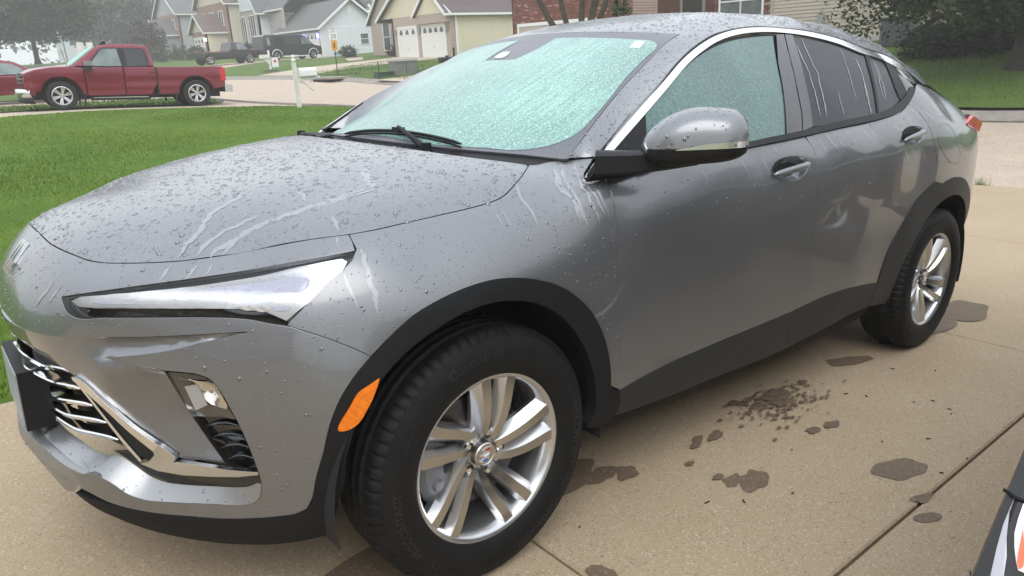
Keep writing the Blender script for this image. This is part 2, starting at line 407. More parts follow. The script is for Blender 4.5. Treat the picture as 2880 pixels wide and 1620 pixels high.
CURBM = mat('curb_concrete', (.30, .27, .235), .85, var=.3, vscale=5, bump=.3, bscale=60)
SOIL = mat('soil', (.05, .06, .02), .95, var=.4, vscale=2)
def ground():
    xs = np.concatenate([[-400, -200, -100], np.arange(-70, 100, 4), [130, 200, 400]]); ys = np.concatenate([[-400, -200, -90], np.arange(-60, 170, 4), [230, 330, 500]])
    V = []; F = []; nx = len(xs)
    for y in ys:
        z = T(np.clip(xs, -70, 95), np.clip(np.full(nx, y), -60, 150)); V += [(x, y, q-.35) for x, q in zip(xs, z)]
    for j in range(len(ys)-1):
        for i in range(nx-1): F.append((j*nx+i, j*nx+i+1, (j+1)*nx+i+1, (j+1)*nx+i))
    o = mesh('ground', V, F, GRASSF, smooth=True); o['kind'] = 'structure'
ground()
NEAR = [(9.5, -40), (9.5, 8), (9.4, 14), (8.8, 19), (8.6, 30), (7.5, 38), (4, 46), (-2, 54), (-10, 62)]
FARC = [(15.6, -40), (15.6, 20), (16.2, 30), (16.0, 38), (14.5, 47), (11, 56), (5, 66), (-3, 74)]
sheet('street', NEAR+FARC[::-1], STREETM, -.13, 1.5, 1.0)
lawn = sheet('front_lawn', [(-30, 1.25), (9.35, 1.25), (9.35, 8), (9.2, 14), (8.6, 17.6), (7.7, 19.5), (6.2, 20.4), (-30, 20.6)], GRASS, 0, .7, .4)
lawn_b = sheet('side_lawn', [(-30, 24.6), (7.9, 24.2), (8.4, 26), (8.45, 29.4), (-30, 29.6)], GRASSF, 0, 1.2)
lawn_c = sheet('back_lawn', [(-60, 33.8), (8.0, 33.6), (7.2, 38), (3.7, 46), (-2.3, 54), (-12, 64), (-60, 90)], GRASSF, 0, 3, 1.5)
sheet('neighbour_driveway', [(-30, 20.6), (6.2, 20.4), (7.7, 19.5), (8.7, 18.5), (8.6, 25.8), (7.9, 24.2), (-30, 24.6)], STREETM, -.03, .8, .4)
sheet('far_driveway', [(-60, 29.6), (8.45, 29.4), (8.5, 33), (8.0, 33.6), (-60, 33.8)], STREETM, -.03, 1.5)
fx = [(x+.35, y) for x, y in FARC]
lawn_far = sheet('opposite_lawn', [(x+.30, y) for x, y in FARC]+[(-3, 110), (90, 110), (90, -40)], GRASSF, .02, 1.8, 1.0)
sheet('house_driveway', [(16.3, 35.6), (16.0, 41.5), (21, 44.2), (29.5, 47.6), (29.5, 41.1), (21, 38.6)], STREETM, .035, .8, .5)
sheet('corner_driveway', [(13.9, 50.0), (12.0, 54.6), (22, 62.8), (31.8, 68.0), (31.8, 60.5), (22, 56.8)], STREETM, .035, .8, .5)
sheet('brick_house_driveway', [(15.9, 20.5), (15.9, 27.5), (23.9, 25.2), (23.9, 19.0)], STREETM, .035, .8, .5)
sheet('garden_path', [(25.2, 47.6), (26.6, 47.8), (29.0, 52.4), (27.6, 52.6)], STREETM, .04, .8, .5)
def curb(pts, name, inner):
    P = np.concatenate([resample(np.array([(*a, 0), (*b, 0)]), .8)[:-1, :2] for a, b in zip(pts, pts[1:])]); V = []; F = []
    for i in range(len(P)):
        t = P[min(i+1, len(P)-1)]-P[max(i-1, 0)]; t /= np.linalg.norm(t); n = np.array([t[1], -t[0]])*inner; z = tz(*P[i])
        for o, h in ((-.18, -.135), (-.17, -.11), (.0, -.02), (.04, .02), (.10, .035), (.22, .035), (.26, -.2)): V.append((*(P[i]+n*o), z+h))
    for i in range(len(P)-1):
        for k in range(6): F.append((i*7+k, i*7+k+1, (i+1)*7+k+1, (i+1)*7+k))
    o = mesh(name, V, [f[::-1] for f in F] if inner > 0 else F, CURBM); o['kind'] = 'structure'; return o
curb(FARC, 'street_curb', 1); curb(NEAR[1:], 'street_curb', -1)
# ---- the driveway: slabs between sawn joints, in the car's own plane
drive = empty('driveway', (0, 0, 0), (0, TH, 0)); drive['kind'] = 'structure'
JX = [-8.3, -5.48, -2.65, .185, 3.02, 5.85, 8.6]; JY = [-6.9, -4.19, -1.47, 1.25]
for i in range(6):
    for j in range(3):
        g = .0045; x0, x1, y0, y1 = JX[i]+g, JX[i+1]-g, JY[j]+g, JY[j+1]-g; b = .006
        V = [(x0, y0, -.15), (x1, y0, -.15), (x1, y1, -.15), (x0, y1, -.15), (x0, y0, -b), (x1, y0, -b), (x1, y1, -b), (x0, y1, -b), (x0+b, y0+b, 0), (x1-b, y0+b, 0), (x1-b, y1-b, 0), (x0+b, y1-b, 0)]
        F = [(8, 9, 10, 11)]+[(a, (a+1) % 4, (a+1) % 4+4, a+4) for a in range(4)]+[(a+4, (a+1) % 4+4, (a+1) % 4+8, a+8) for a in range(4)]
        mesh('concrete_slab', V, F, CONC, drive)
mesh('joint_bed', [(-8.3, -6.9, -.06), (8.6, -6.9, -.06), (8.6, 1.25, -.06), (-8.3, 1.25, -.06)], [(0, 1, 2, 3)], mat('joint_dirt', (.012, .010, .008), .95), drive)
sheet('driveway_apron', [(8.62, -6.9), (9.6, -6.9), (9.6, 1.25), (8.62, 1.25)], CONC, -.012, .5, .4, zf=lambda x, y: -_TS*x)
# wet patches under and beside the car
def blob(cx, cy, rx, ry, rot=0, seed=0, n=40, rough=.16, z=.0016):
    r = np.random.default_rng(seed); a = np.linspace(0, 2*math.pi, n, endpoint=False); q = np.ones(n)
    for k in range(2, 9): q += rough*r.normal()*np.cos(k*a+r.uniform(0, 7))/k**.8
    x = rx*q*np.cos(a); y = ry*q*np.sin(a); c, s = math.cos(rot), math.sin(rot)
    return [(cx+c*u-s*v, cy+s*u+c*v, z) for u, v in zip(x, y)]
WET = [(.955, -1.065, .075, .045, .5), (.90, -1.02, .045, .025, .3), (1.40, -1.34, .115, .055, -.25), (1.27, -1.465, .05, .018, -.2), (1.17, -1.52, .05, .022, -.4), (.67, -.765, .055, .032, .15), (.60, -.72, .07, .035, .1), (.48, -.66, .16, .07, .1),
       (2.24, -.755, .13, .045, -.35), (1.53, -.74, .05, .03, .2), (1.48, -.70, .06, .018, .1), (1.42, -.68, .035, .02, .1), (3.50, -.80, .26, .11, .1), (3.05, -.76, .4, .12, 0), (1.54, -1.03, .042, .022, 0), (1.44, -1.01, .035, .02, 0),
       (.88, -.865, .022, .012, 0), (.88, -.98, .024, .015, 0), (1.12, -.80, .05, .02, .2), (1.04, -.78, .04, .016, .3), (1.0, -.80, .03, .014, 0), (1.64, -.74, .06, .035, .2), (1.60, -.76, .07, .04, -.2), (1.56, -.80, .04, .025, .1),
       (-.02, -.98, .055, .026, .4), (-.30, -.72, .26, .11, .3), (.22, -1.08, .03, .05, .2)]
for i, (x, y, a, b, r) in enumerate(WET): mesh('wet_patch', blob(x, y, a, b, r, i+3, z=.0012+.0003*i), [tuple(range(40))], CONCW, drive)
rs = np.random.default_rng(5); V = []; F = []
for i in range(330):
    x, y = 1.58+rs.normal()*.13, -.80+rs.normal()*.06; r = rs.uniform(.002, .009)
    for k in range(7): V.append((x+r*1.3*math.cos(k*.9), y+r*math.sin(k*.9), (.0095+.000005*i)))
    F.append(tuple(range(i*7, i*7+7)))
for i in range(260):
    x, y = rs.uniform(-.5, 3.2), rs.uniform(-1.9, -.75); r = rs.uniform(.001, .0035)
    o = len(V)
    for k in range(5): V.append((x+r*1.4*math.cos(k*1.256), y+r*math.sin(k*1.256), (.0112+.000005*i)))
    F.append(tuple(range(o, o+5)))
o = mesh('splash_spots', V, F, CONCW, drive); o['kind'] = 'stuff'
rs = np.random.default_rng(9); db = MB()
for i in range(26):
    x, y, a, l = rs.uniform(.0, 2.6), rs.uniform(-1.75, -.85), rs.uniform(0, 3.1), rs.uniform(.006, .022)
    db.box((x, y, .003), (l, .003, .003), [[math.cos(a), -math.sin(a), 0], [math.sin(a), math.cos(a), 0], [0, 0, 1]])
o = db.build('twig_litter', mat('twig', (.03, .02, .012), .9), drive); o['kind'] = 'stuff'
# ------------------------------------------------------------------ houses on the far side of the street
def brick_mat(name, a, b, mortar, axis, bw=.215, bh=.072):
    m = bpy.data.materials.new(name); m.use_nodes = True; nt = m.node_tree; bs = nt.nodes['Principled BSDF']; L = nt.links.new
    tc = _n(nt, 'ShaderNodeTexCoord'); sx = _n(nt, 'ShaderNodeSeparateXYZ'); cb = _n(nt, 'ShaderNodeCombineXYZ'); L(tc.outputs['Object'], sx.inputs[0])
    L(sx.outputs[1 if axis == 'y' else 0], cb.inputs[0]); L(sx.outputs[2], cb.inputs[1])
    br = _n(nt, 'ShaderNodeTexBrick'); br.inputs['Scale'].default_value = 1; br.inputs['Brick Width'].default_value = bw; br.inputs['Row Height'].default_value = bh; br.inputs['Mortar Size'].default_value = .008
    br.inputs['Color1'].default_value = (*a, 1); br.inputs['Color2'].default_value = (*b, 1); br.inputs['Mortar'].default_value = (*mortar, 1); L(cb.outputs[0], br.inputs[0])
    L(br.outputs[0], bs.inputs['Base Color']); bs.inputs['Roughness'].default_value = .9
    bp = _n(nt, 'ShaderNodeBump'); bp.inputs['Strength'].default_value = .5; bp.inputs['Distance'].default_value = .008; bp.invert = True; L(br.outputs[1], bp.inputs['Height']); L(bp.outputs[0], bs.inputs['Normal'])
    return m
WHITE = mat('white_trim', (.74, .74, .72), .55); GAR = mat('garage_white', (.72, .71, .68), .5)
WSIDE = mat('white_siding', (.66, .69, .71), .6, var=.06, vscale=3); CREAM = mat('cream_siding', (.64, .58, .42), .6, var=.06, vscale=3)
TANS = mat('tan_siding', (.47, .41, .34), .6, var=.08, vscale=2.5); GREYS = mat('grey_siding', (.36, .36, .37), .65)
WPANE = mat('window_pane', (.05, .055, .06), .12, coat=.4, var=.5, vscale=3, col2=(.12, .13, .14))
def shingle(name, a, b): return mat(name, a, .9, var=1, vscale=9, col2=b, detail=8, bump=.5, bscale=40, stretch=(1, 1, 3))
ROOFG = shingle('grey_shingle', (.115, .113, .112), (.15, .148, .147)); ROOFB = shingle('brown_shingle', (.125, .088, .078), (.17, .125, .11)); ROOFM = shingle('mauve_shingle', (.095, .072, .072), (.13, .10, .098))
def quad_wall(name, pts, m, parent, th=.18, nrm=None):
    """a wall slab: polygon extruded inwards"""
    P = np.array(pts, float); n = np.cross(P[1]-P[0], P[2]-P[0]); n /= np.linalg.norm(n)
    if nrm is not None and n@np.array(nrm) < 0: n = -n
    b = MB(); b.prism(P, -n*th); return b.build(name, m, parent)
def window(parent, c, w, h, axis, out=-1, mull=(1, 1), frame=WHITE, fw=.07):
    """axis: the wall runs along this axis ('x' or 'y'); out: side of the wall that faces out"""
    c = np.array(c, float); u = np.array([1., 0, 0]) if axis == 'x' else np.array([0, 1., 0]); o = (np.array([0, 1., 0]) if axis == 'x' else np.array([1., 0, 0]))*out
    def bx(b, a0, a1, z0, z1, d0, d1):
        p = c+u*a0+o*d0+np.array([0, 0, z0]); q = c+u*a1+o*d1+np.array([0, 0, z1]); b.boxp(p, q)
    f = MB(); bx(f, -w/2-fw, w/2+fw, h/2, h/2+fw, -.02, .06); bx(f, -w/2-fw, w/2+fw, -h/2-fw, -h/2, -.02, .07); bx(f, -w/2-fw, -w/2, -h/2, h/2, -.02, .06); bx(f, w/2, w/2+fw, -h/2, h/2, -.02, .06)
    for i in range(1, mull[0]): bx(f, -w/2+w*i/mull[0]-.025, -w/2+w*i/mull[0]+.025, -h/2, h/2, -.02, .055)
    for i in range(1, mull[1]): bx(f, -w/2, w/2, -h/2+h*i/mull[1]-.025, -h/2+h*i/mull[1]+.025, -.02, .05)
    fo = f.build('window', frame, parent); p = MB(); bx(p, -w/2, w/2, -h/2, h/2, -.015, .025); p.build('pane', WPANE, fo); return fo
def garage(parent, c, w, h, axis, out=-1, nwin=4, m=GAR):
    c = np.array(c, float); u = np.array([1., 0, 0]) if axis == 'x' else np.array([0, 1., 0]); o = (np.array([0, 1., 0]) if axis == 'x' else np.array([1., 0, 0]))*out
    b = MB()
    for i in range(4):
        z0 = h*i/4+.012; z1 = h*(i+1)/4-.012; b.boxp(c+u*(-w/2)+o*-.02+[0, 0, z0], c+u*(w/2)+o*.05+[0, 0, z1])
    b.boxp(c+u*(-w/2)+o*-.03, c+u*(w/2)+o*.035+np.array([0, 0, h])); d = b.build('garage_door', m, parent)
    f = MB()
    for s in (-1, 1): f.boxp(c+u*(s*w/2)+o*-.02, c+u*(s*(w/2+.12))+o*.07+np.array([0, 0, h]))
    f.boxp(c+u*(-w/2-.12)+o*-.02+np.array([0, 0, h]), c+u*(w/2+.12)+o*.075+np.array([0, 0, h+.14])); f.build('frame', WHITE, d)
    for i in range(nwin):
        a = -w/2+w*(i+.5)/nwin; q = c+u*a+o*.052+np.array([0, 0, h*.80]); g = MB()
        g.prism([q+u*-.2, q+u*.2, q+u*.2+[0, 0, .16], q+u*.11+[0, 0, .30], q+[0, 0, .34], q+u*-.11+[0, 0, .30], q+u*-.2+[0, 0, .16]], o*.012); g.build('window', WPANE, d)
    hb = MB(); hb.box(c+o*.07+np.array([0, 0, h*.36]), (.08, .08, .05)); hb.build('handle', SATINH, d); return d
SATINH = mat('dull_metal', (.4, .4, .4), .4, .6)
def gable_roof(parent, x0, x1, y0, y1, ze, rise, ridge, m, over=.4, th=.16, gable_m=None, trim=WHITE, ends=(True, True)):
    """ridge 'x' or 'y'; eaves at ze; gable ends filled with gable_m"""
    def P(a, t, z): return (a, t, z) if ridge == 'x' else (t, a, z)
    a0, a1, t0, t1 = (x0, x1, y0, y1) if ridge == 'x' else (y0, y1, x0, x1)
    tm = (t0+t1)/2; sl = rise/((t1-t0)/2); zo = ze-sl*over
    for s, t in ((-1, t0-over), (1, t1+over)):
        b = MB(); b.prism([P(a0-over, t, zo), P(a1+over, t, zo), P(a1+over, tm, ze+rise), P(a0-over, tm, ze+rise)], (0, 0, th)); b.build('roof', m, parent)
        f = MB(); tt = t; f.prism([P(a0-over, tt-.03*s, zo-.03), P(a1+over, tt-.03*s, zo-.03), P(a1+over, tt+.07*s, zo-.03), P(a0-over, tt+.07*s, zo-.03)], (0, 0, .15)); f.build('gutter', trim, parent)
    for e, a, s in ((ends[0], a0, -1), (ends[1], a1, 1)):
        if not e: continue
        if gable_m:
            g = MB(); g.prism([P(a, t0, ze), P(a, t1, ze), P(a, tm, ze+rise-.02)], np.array(P(-s*.15, 0, 0))); g.build('gable', gable_m, parent)
        for q, t in ((-1, t0-over), (1, t1+over)):
            v = MB(); aa = a+s*over; v.prism([P(aa, t, zo-.06), P(aa, tm, ze+rise-.06), P(aa, tm, ze+rise+th+.02), P(aa, t, zo+th+.02)], np.array(P(s*.05, 0, 0))); v.build('bargeboard', trim, parent)
def boards(parent, p0, p1, z0, z1, h, m, out, name='siding_board', holes=()):
    """lap siding: every board its own object, alike boards share one mesh"""
    p0, p1 = np.array(p0, float), np.array(p1, float); L = np.linalg.norm(p1-p0); d = (p1-p0)/L; o = np.array(out, float); n = int((z1-z0)/h); cache = {}
    for i in range(n):
        z = z0+i*h; segs = [(0, L)]
        for (a, b, c, e) in holes:
            if z+h > c and z < e:
                segs = [q for s in segs for q in ((s[0], min(s[1], a)), (max(s[0], b), s[1])) if q[1]-q[0] > .02]
        for a, b in segs:
            k = (round(a, 3), round(b, 3))
            if k not in cache:
                V = []
                for t in (a, b):
                    for (y, w) in ((.0, 0), (.024, 0), (.006, h-.004), (-.01, h)): V.append((*(d*t+o*y)[:2], w))
                bm = MB(); bm.add(V, [(0, 1, 5, 4), (1, 2, 6, 5), (2, 3, 7, 6), (3, 2, 1, 0), (4, 5, 6, 7)]); ob = bm.build(name, m, parent); cache[k] = ob
            else: ob = cache[k].copy(); COL.objects.link(ob); ob.parent = parent
            ob.location = (p0[0], p0[1], z)
def down_pipe(parent, p, z0, z1):
    b = MB(); b.tube([(p[0], p[1], z1), (p[0], p[1], z0)], .045, 6); b.build('downpipe', WHITE, parent)

# ---- red brick house with tan siding wing (nearest, behind the car's roof)
def brick_house():
    r = empty('brick_house', (24, 16, 1.02)); tag(r, 'red brick house with tan siding wing, seen over the car roof', 'house')
    ox, oy, oz = 24, 16, .75; L = lambda x, y, z: (x-ox, y-oy, z-oz)
    yL, yM, yR = 26.2, 13.1, 7.2; zt = 3.55
    RB = brick_mat('red_brick', (.20, .075, .055), (.27, .105, .075), (.33, .27, .23), 'y'); RB2 = mat('brick_red', (.205, .072, .052), .9, var=.3, vscale=4); RB3 = mat('brick_light', (.30, .13, .10), .9, var=.3, vscale=4); RB4 = mat('brick_pink', (.42, .26, .20), .9); RB5 = mat('brick_dark', (.15, .055, .045), .9)
    MORT = mat('mortar', (.30, .25, .21), .95)
    # walls: garage block stands 1.2 m forward at the left end, porch recess in the middle
    w1 = quad_wall('wall', [L(22.9, 19.6, .4), L(22.9, yL, .4), L(22.9, yL, zt), L(22.9, 22.9, zt+2.1), L(22.9, 19.6, zt)], MORT, r, .2, (-1, 0, 0))
    quad_wall('wall', [L(22.9, yL, .4), L(34, yL, .4), L(34, yL, zt), L(22.9, yL, zt)], RB, r, .2, (0, 1, 0))
    quad_wall('wall', [L(22.9, 19.6, .4), L(24, 19.6, .4), L(24, 19.6, zt), L(22.9, 19.6, zt)], RB, r, .2, (0, -1, 0))
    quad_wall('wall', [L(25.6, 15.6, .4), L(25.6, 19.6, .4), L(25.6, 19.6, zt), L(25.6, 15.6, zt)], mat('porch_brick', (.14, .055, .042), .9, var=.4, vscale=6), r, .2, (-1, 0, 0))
    w2 = quad_wall('wall', [L(24, yM, .4), L(24, 15.6, .4), L(24, 15.6, zt), L(24, yM, zt)], MORT, r, .2, (-1, 0, 0))
    quad_wall('wall', [L(24, 15.6, .4), L(25.6, 15.6, .4), L(25.6, 15.6, zt), L(24, 15.6, zt)], RB, r, .2, (0, 1, 0))
    w3 = quad_wall('wall', [L(24.03, yR, .4), L(24.03, yM, .4), L(24.03, yM, zt), L(24.03, yR, zt)], TANS, r, .2, (-1, 0, 0))
    quad_wall('wall', [L(24.03, yR, .4), L(34, yR, .4), L(34, yR, zt), L(24.03, yR, zt)], TANS, r, .2, (0, -1, 0))
    b = MB(); b.boxp(L(23.98, yR-.02, .2), L(24.2, yM, .92)); b.build('foundation', mat('foundation', (.42, .40, .37), .9), r)
    gable_roof(r, 24, 34, yR, 19.6, zt, 2.6, 'y', ROOFM, .45, gable_m=TANS); gable_roof(r, 22.9, 34, 19.6, yL, zt, 2.1, 'x', ROOFM, .4, ends=(True, False))
    for y in (yM, ): v = MB(); v.boxp(L(23.97, y-.05, .5), L(24.06, y+.05, zt)); v.build('corner_trim', mat('tan_trim', (.42, .36, .29), .6), r)
    boards(w3, L(24.03, yR, 0), L(24.03, yM-.05, 0), 0.92-oz, zt-oz, .118, TANS, (-1, 0, 0), holes=[(1.0-.12, 1.0+.62, 1.72-oz, 3.2-oz)])
    wn = window(r, L(24.0, yR+1.25, 2.46), .46, 1.35, 'y', -1, (1, 2))
    wn2 = window(r, L(23.97, 14.35, 2.35), 1.75, 1.6, 'y', -1, (2, 2))
    d = MB(); d.boxp(L(25.52, 17.2, .8), L(25.6, 18.2, 2.95)); dr = d.build('front_door', mat('dark_door', (.03, .022, .02), .5), r)
    d = MB(); d.boxp(L(25.50, 18.2, .8), L(25.6, 18.32, 3.0)); d.boxp(L(25.50, 17.08, .8), L(25.6, 17.2, 3.0)); d.boxp(L(25.50, 17.08, 3.0), L(25.6, 18.32, 3.1)); d.build('door_frame', mat('door_frame_grey', (.28, .26, .24), .6), dr)
    d = MB(); d.boxp(L(24.0, 15.6, 3.05), L(24.15, 19.6, zt)); d.build('porch_beam', mat('porch_beam', (.11, .085, .075), .8), r)
    garage(r, L(22.88, 23.2, -.06), 4.9, 2.1, 'y', -1, 0, mat('beige_garage', (.42, .38, .32), .6))
    # bricks: laid one by one over the wall that shows above the car
    rg = np.random.default_rng(3); meshes = []
    for m_ in (RB2, RB3, RB4, RB5):
        bm = MB(); bm.box((0, 0, 0), (.05, .204, .063)); o = bm.build('brick', m_, r); meshes.append(o.data); bpy.data.objects.remove(o)
    cnt = 0; rest = MB()
    sp = []
    for wall, xf, y0, y1 in ((w2, 24.0, yM+.06, 15.58), (w1, 22.9, 19.62, yL-.02)):
        z = 1.72; row = 0
        while z < 3.5:
            y = y0-(row % 2)*.107
            while y < y1:
                a, c = max(y, y0), min(y+.204, y1)
                inwin = (wall is w2 and 13.40 < (a+c)/2 < 15.30 and 1.45 < z < 3.2) or (wall is w1 and 20.6 < (a+c)/2 < 25.8 and z < 2.2)
                if c-a > .15 and not inwin: sp.append((wall, xf, (a+c)/2, z))
                y += .214
            z += .074; row += 1
    sp.sort(key=lambda s: (0 if s[0] is w2 else 1, s[3]))
    vis = [s for s in sp if s[3] < 2.75]; hid = [s for s in sp if s[3] >= 2.75]
    step_ = max(1, len(vis)//290)
    for i, (wall, xf, y, z) in enumerate(vis+hid):
        k = rg.choice(4, p=[.62, .22, .06, .10])
        if i < len(vis) and cnt < 298:
            o = bpy.data.objects.new('brick', meshes[k]); COL.objects.link(o); o.parent = wall; o.location = L(xf-.022+rg.uniform(-.004, .004), y, z); cnt += 1
        else:
            rest.mi = int(k); rest.box(L(xf-.022+rg.uniform(-.004, .004), y, z), (.05, .204, .063))
    if rest.V:
        o = rest.build('brick_courses', [RB2, RB3, RB4, RB5], w1); o['kind'] = 'stuff'
    ac = empty('air_conditioner', (22.95, 8.15, tz(22.95, 8.15)-.05)); tag(ac, 'dark grey louvred air conditioner unit standing against the tan siding', 'air conditioner')
    a = MB(); a.boxp((-.38, -.40, .05), (.38, .40, .82)); a.build('cabinet', mat('ac_grey', (.12, .12, .125), .5, .3), ac)
    for i in range(11):
        s = MB(); s.boxp((-.405, -.38+i*.072, .12), (-.38, -.38+i*.072+.028, .74)); s.build('louvre', mat('ac_louvre', (.17, .17, .175), .5, .3), ac)
    a = MB(); a.boxp((-.42, -.44, .82), (.42, .44, .87)); a.build('lid', mat('ac_lid', (.2, .2, .2), .5, .3), ac)
    me = MB(); me.boxp((23.83, 11.1, 1.5), (23.99, 11.3, 1.95)); me.tube([(23.92, 11.2, 1.95), (23.92, 11.2, 2.15)], .03, 6)
    tag(me.build('electric_meter', mat('meter_grey', (.32, .31, .28), .5), None), 'small grey electric meter box on the tan siding wall', 'meter')
brick_house()
# ---- cream house with two garage doors
def cream_house():
    X, Y, Z = 29.5, 40.6, 1.02
    r = empty('cream_house', (X, Y, Z)); tag(r, 'cream sided house with buff brick front, two white garage doors and arched window', 'house')
    L = lambda x, y, z: (x, y, z); BR = brick_mat('buff_brick', (.36, .27, .22), (.45, .35, .285), (.44, .39, .34), 'y')
    BX = brick_mat('buff_brick_side', (.34, .255, .205), (.42, .32, .26), (.42, .37, .32), 'x'); e = 2.95
    fr = quad_wall('wall', [(0, 0, -.4), (0, 7.6, -.4), (0, 7.6, e), (0, 0, e)], BR, r, .2, (-1, 0, 0))
    sd = quad_wall('wall', [(.02, -.01, -.4), (16, -.01, -.4), (16, -.01, e), (.02, -.01, e)], CREAM, r, .2, (0, -1, 0))
    ed = MB(); ed.boxp((-.02, -.03, -.4), (.42, .02, e)); ed.build('corner_brick', BX, r)
    tr = MB(); tr.boxp((.42, -.05, -.3), (.54, .02, e)); tr.build('corner_trim', WHITE, r)
    boards(sd, (.54, -.02, 0), (16, -.02, 0), -.15, e-.02, .125, CREAM, (0, -1, 0))
    quad_wall('wall', [(0, 7.6, -.4), (3, 7.6, -.4), (3, 7.6, e), (0, 7.6, e)], BX, r, .2, (0, 1, 0))
    # main roof: ridge along x, eave over the long cream side; two street gables
    gable_roof(r, .2, 16, 0, 9.4, e, 3.1, 'x', ROOFM, .35, ends=(True, False), gable_m=CREAM)
    g2 = quad_wall('gable', [(-.35, .15, e-.05), (-.35, 3.6, e-.05), (-.35, 1.9, e+1.55)], CREAM, r, .2, (-1, 0, 0)); gable_roof(r, -.3, 3.2, .1, 3.7, e, 1.65, 'x', ROOFM, .25, ends=(True, False))
    quad_wall('wall', [(-.33, .0, 2.3), (-.33, 3.75, 2.3), (-.33, 3.75, e), (-.33, 0, e)], BR, r, .3, (-1, 0, 0))
    garage(r, (-.02, 2.05, .0), 2.75, 2.13, 'y', -1, 4); garage(r, (-.02, 5.45, .0), 2.45, 2.13, 'y', -1, 3)
    # front room with arched window, set further back and left
    fx = 1.6
    quad_wall('wall', [(fx, 8.6, -.4), (fx, 13.6, -.4), (fx, 13.6, 3.0), (fx, 11.1, 5.4), (fx, 8.6, 3.0)], BR, r, .2, (-1, 0, 0))
    quad_wall('wall', [(fx, 8.6, -.4), (6, 8.6, -.4), (6, 8.6, 3.0), (fx, 8.6, 3.0)], BX, r, .2, (0, -1, 0))
    quad_wall('wall', [(3.0, 7.5, -.4), (3.0, 8.6, -.4), (3.0, 8.6, 3.0), (3.0, 7.5, 3.0)], BR, r, .2, (-1, 0, 0))
    gable_roof(r, fx, 12, 8.6, 13.6, 3.0, 2.45, 'x', ROOFM, .3, ends=(True, False))
    w = window(r, (fx-.02, 11.1, 1.75), 1.0, 2.0, 'y', -1, (1, 2)); a = MB()
    an = np.linspace(0, math.pi, 12); a.prism([(fx-.08, 11.1+.52*math.cos(q), 2.95+.62*math.sin(q)) for q in an], (.06, 0, 0)); a.build('arched_pane', WPANE, w)
    lamp = MB()
    for y in (3.75, .35, 7.0): lamp.boxp((-.2, y-.08, 1.75), (-.02, y+.08, 2.05))
    l = lamp.build('wall_lamp', SATINH, r)
    down_pipe(r, (.35, -.12, ), -.2, e)
cream_house()
# ---- white house with the garage wing, and a taller part behind
def white_house():
    X, Y, Z = 32.0, 65.3, 1.5
    r = empty('white_house', (X, Y, Z)); tag(r, 'white sided house with grey roof, small square window and blue lit garage doors', 'house')
    BR = brick_mat('grey_brick', (.34, .29, .27), (.42, .37, .345), (.45, .43, .41), 'y'); BX = brick_mat('grey_brick_side', (.32, .28, .26), (.40, .36, .335), (.44, .42, .40), 'x'); e = 2.85
    fr = quad_wall('wall', [(0, 0, -.5), (0, 8.2, -.5), (0, 8.2, e), (0, 0, e)], BR, r, .2, (-1, 0, 0))
    gw = quad_wall('wall', [(.02, -.01, -.5), (6.4, -.01, -.5), (6.4, -.01, e), (3.2, -.01, e+2.35), (.02, -.01, e)], WSIDE, r, .2, (0, -1, 0))
    boards(gw, (.1, -.02, 0), (6.35, -.02, 0), -.1, e, .145, WSIDE, (0, -1, 0), holes=[(4.0, 5.05, 1.0, 2.1)])
    q = MB(); q.boxp((.0, -.06, -.3), (.12, .02, e)); q.build('corner_trim', WHITE, r)
    gable_roof(r, 0, 6.4, 0, 9.5, e, 2.35, 'y', ROOFG, .45, ends=(True, False))
    window(r, (4.55, -.02, 1.55), .85, .95, 'x', -1, (1, 2))
    v = MB(); v.boxp((3.0, -.06, e+1.05), (3.4, -.01, e+1.75)); v.build('gable_vent', WHITE, r)
    garage(r, (-.02, 1.9, .0), 2.5, 2.15, 'y', -1, 3); garage(r, (-.02, 5.5, .0), 3.6, 2.15, 'y', -1, 5)
    BLUE = mat('violet_lamp', (.3, .3, .9), .3, emit=(.30, .25, 1.0), es=9.0)
    for y in (.35, 3.5):
        b = MB(); b.lathe([(.0, -.2), (.10, -.12), (.12, .0), (.08, .15), (.0, .2)], 8, 'z', (-.22, y, 1.95)); b.build('lit_lamp', BLUE, r, True)
    down_pipe(r, (-.12, -.12), -.3, e-.1)
    # two storey block
    quad_wall('wall', [(-.6, 13.2, -.5), (-.6, 19.4, -.5), (-.6, 19.4, 5.2), (-.6, 16.3, 9.2), (-.6, 13.2, 5.2)], BR, r, .2, (-1, 0, 0))
    quad_wall('wall', [(-.6, 13.2, -.5), (9, 13.2, -.5), (9, 13.2, 5.2), (-.6, 13.2, 5.2)], WSIDE, r, .2, (0, -1, 0))
    quad_wall('wall', [(.0, 8.2, -.5), (.6, 13.2, -.5), (.6, 13.2, 5.1), (.0, 8.2, 5.1)], BR, r, .2, (-1, 0, 0))
    g = quad_wall('gable', [(-.68, 13.3, 5.2), (-.68, 19.3, 5.2), (-.68, 16.3, 9.0)], WSIDE, r, .06, (-1, 0, 0))
    gable_roof(r, -.6, 10, 13.2, 19.4, 5.2, 4.0, 'x', ROOFG, .4, ends=(True, False)); gable_roof(r, .4, 9.5, 8.6, 20, 5.2, 3.9, 'y', ROOFG, .4, ends=(False, False))
    for y in (14.9, 17.6): window(r, (-.62, y, 3.0), 1.7, 3.3, 'y', -1, (3, 1))
white_house()
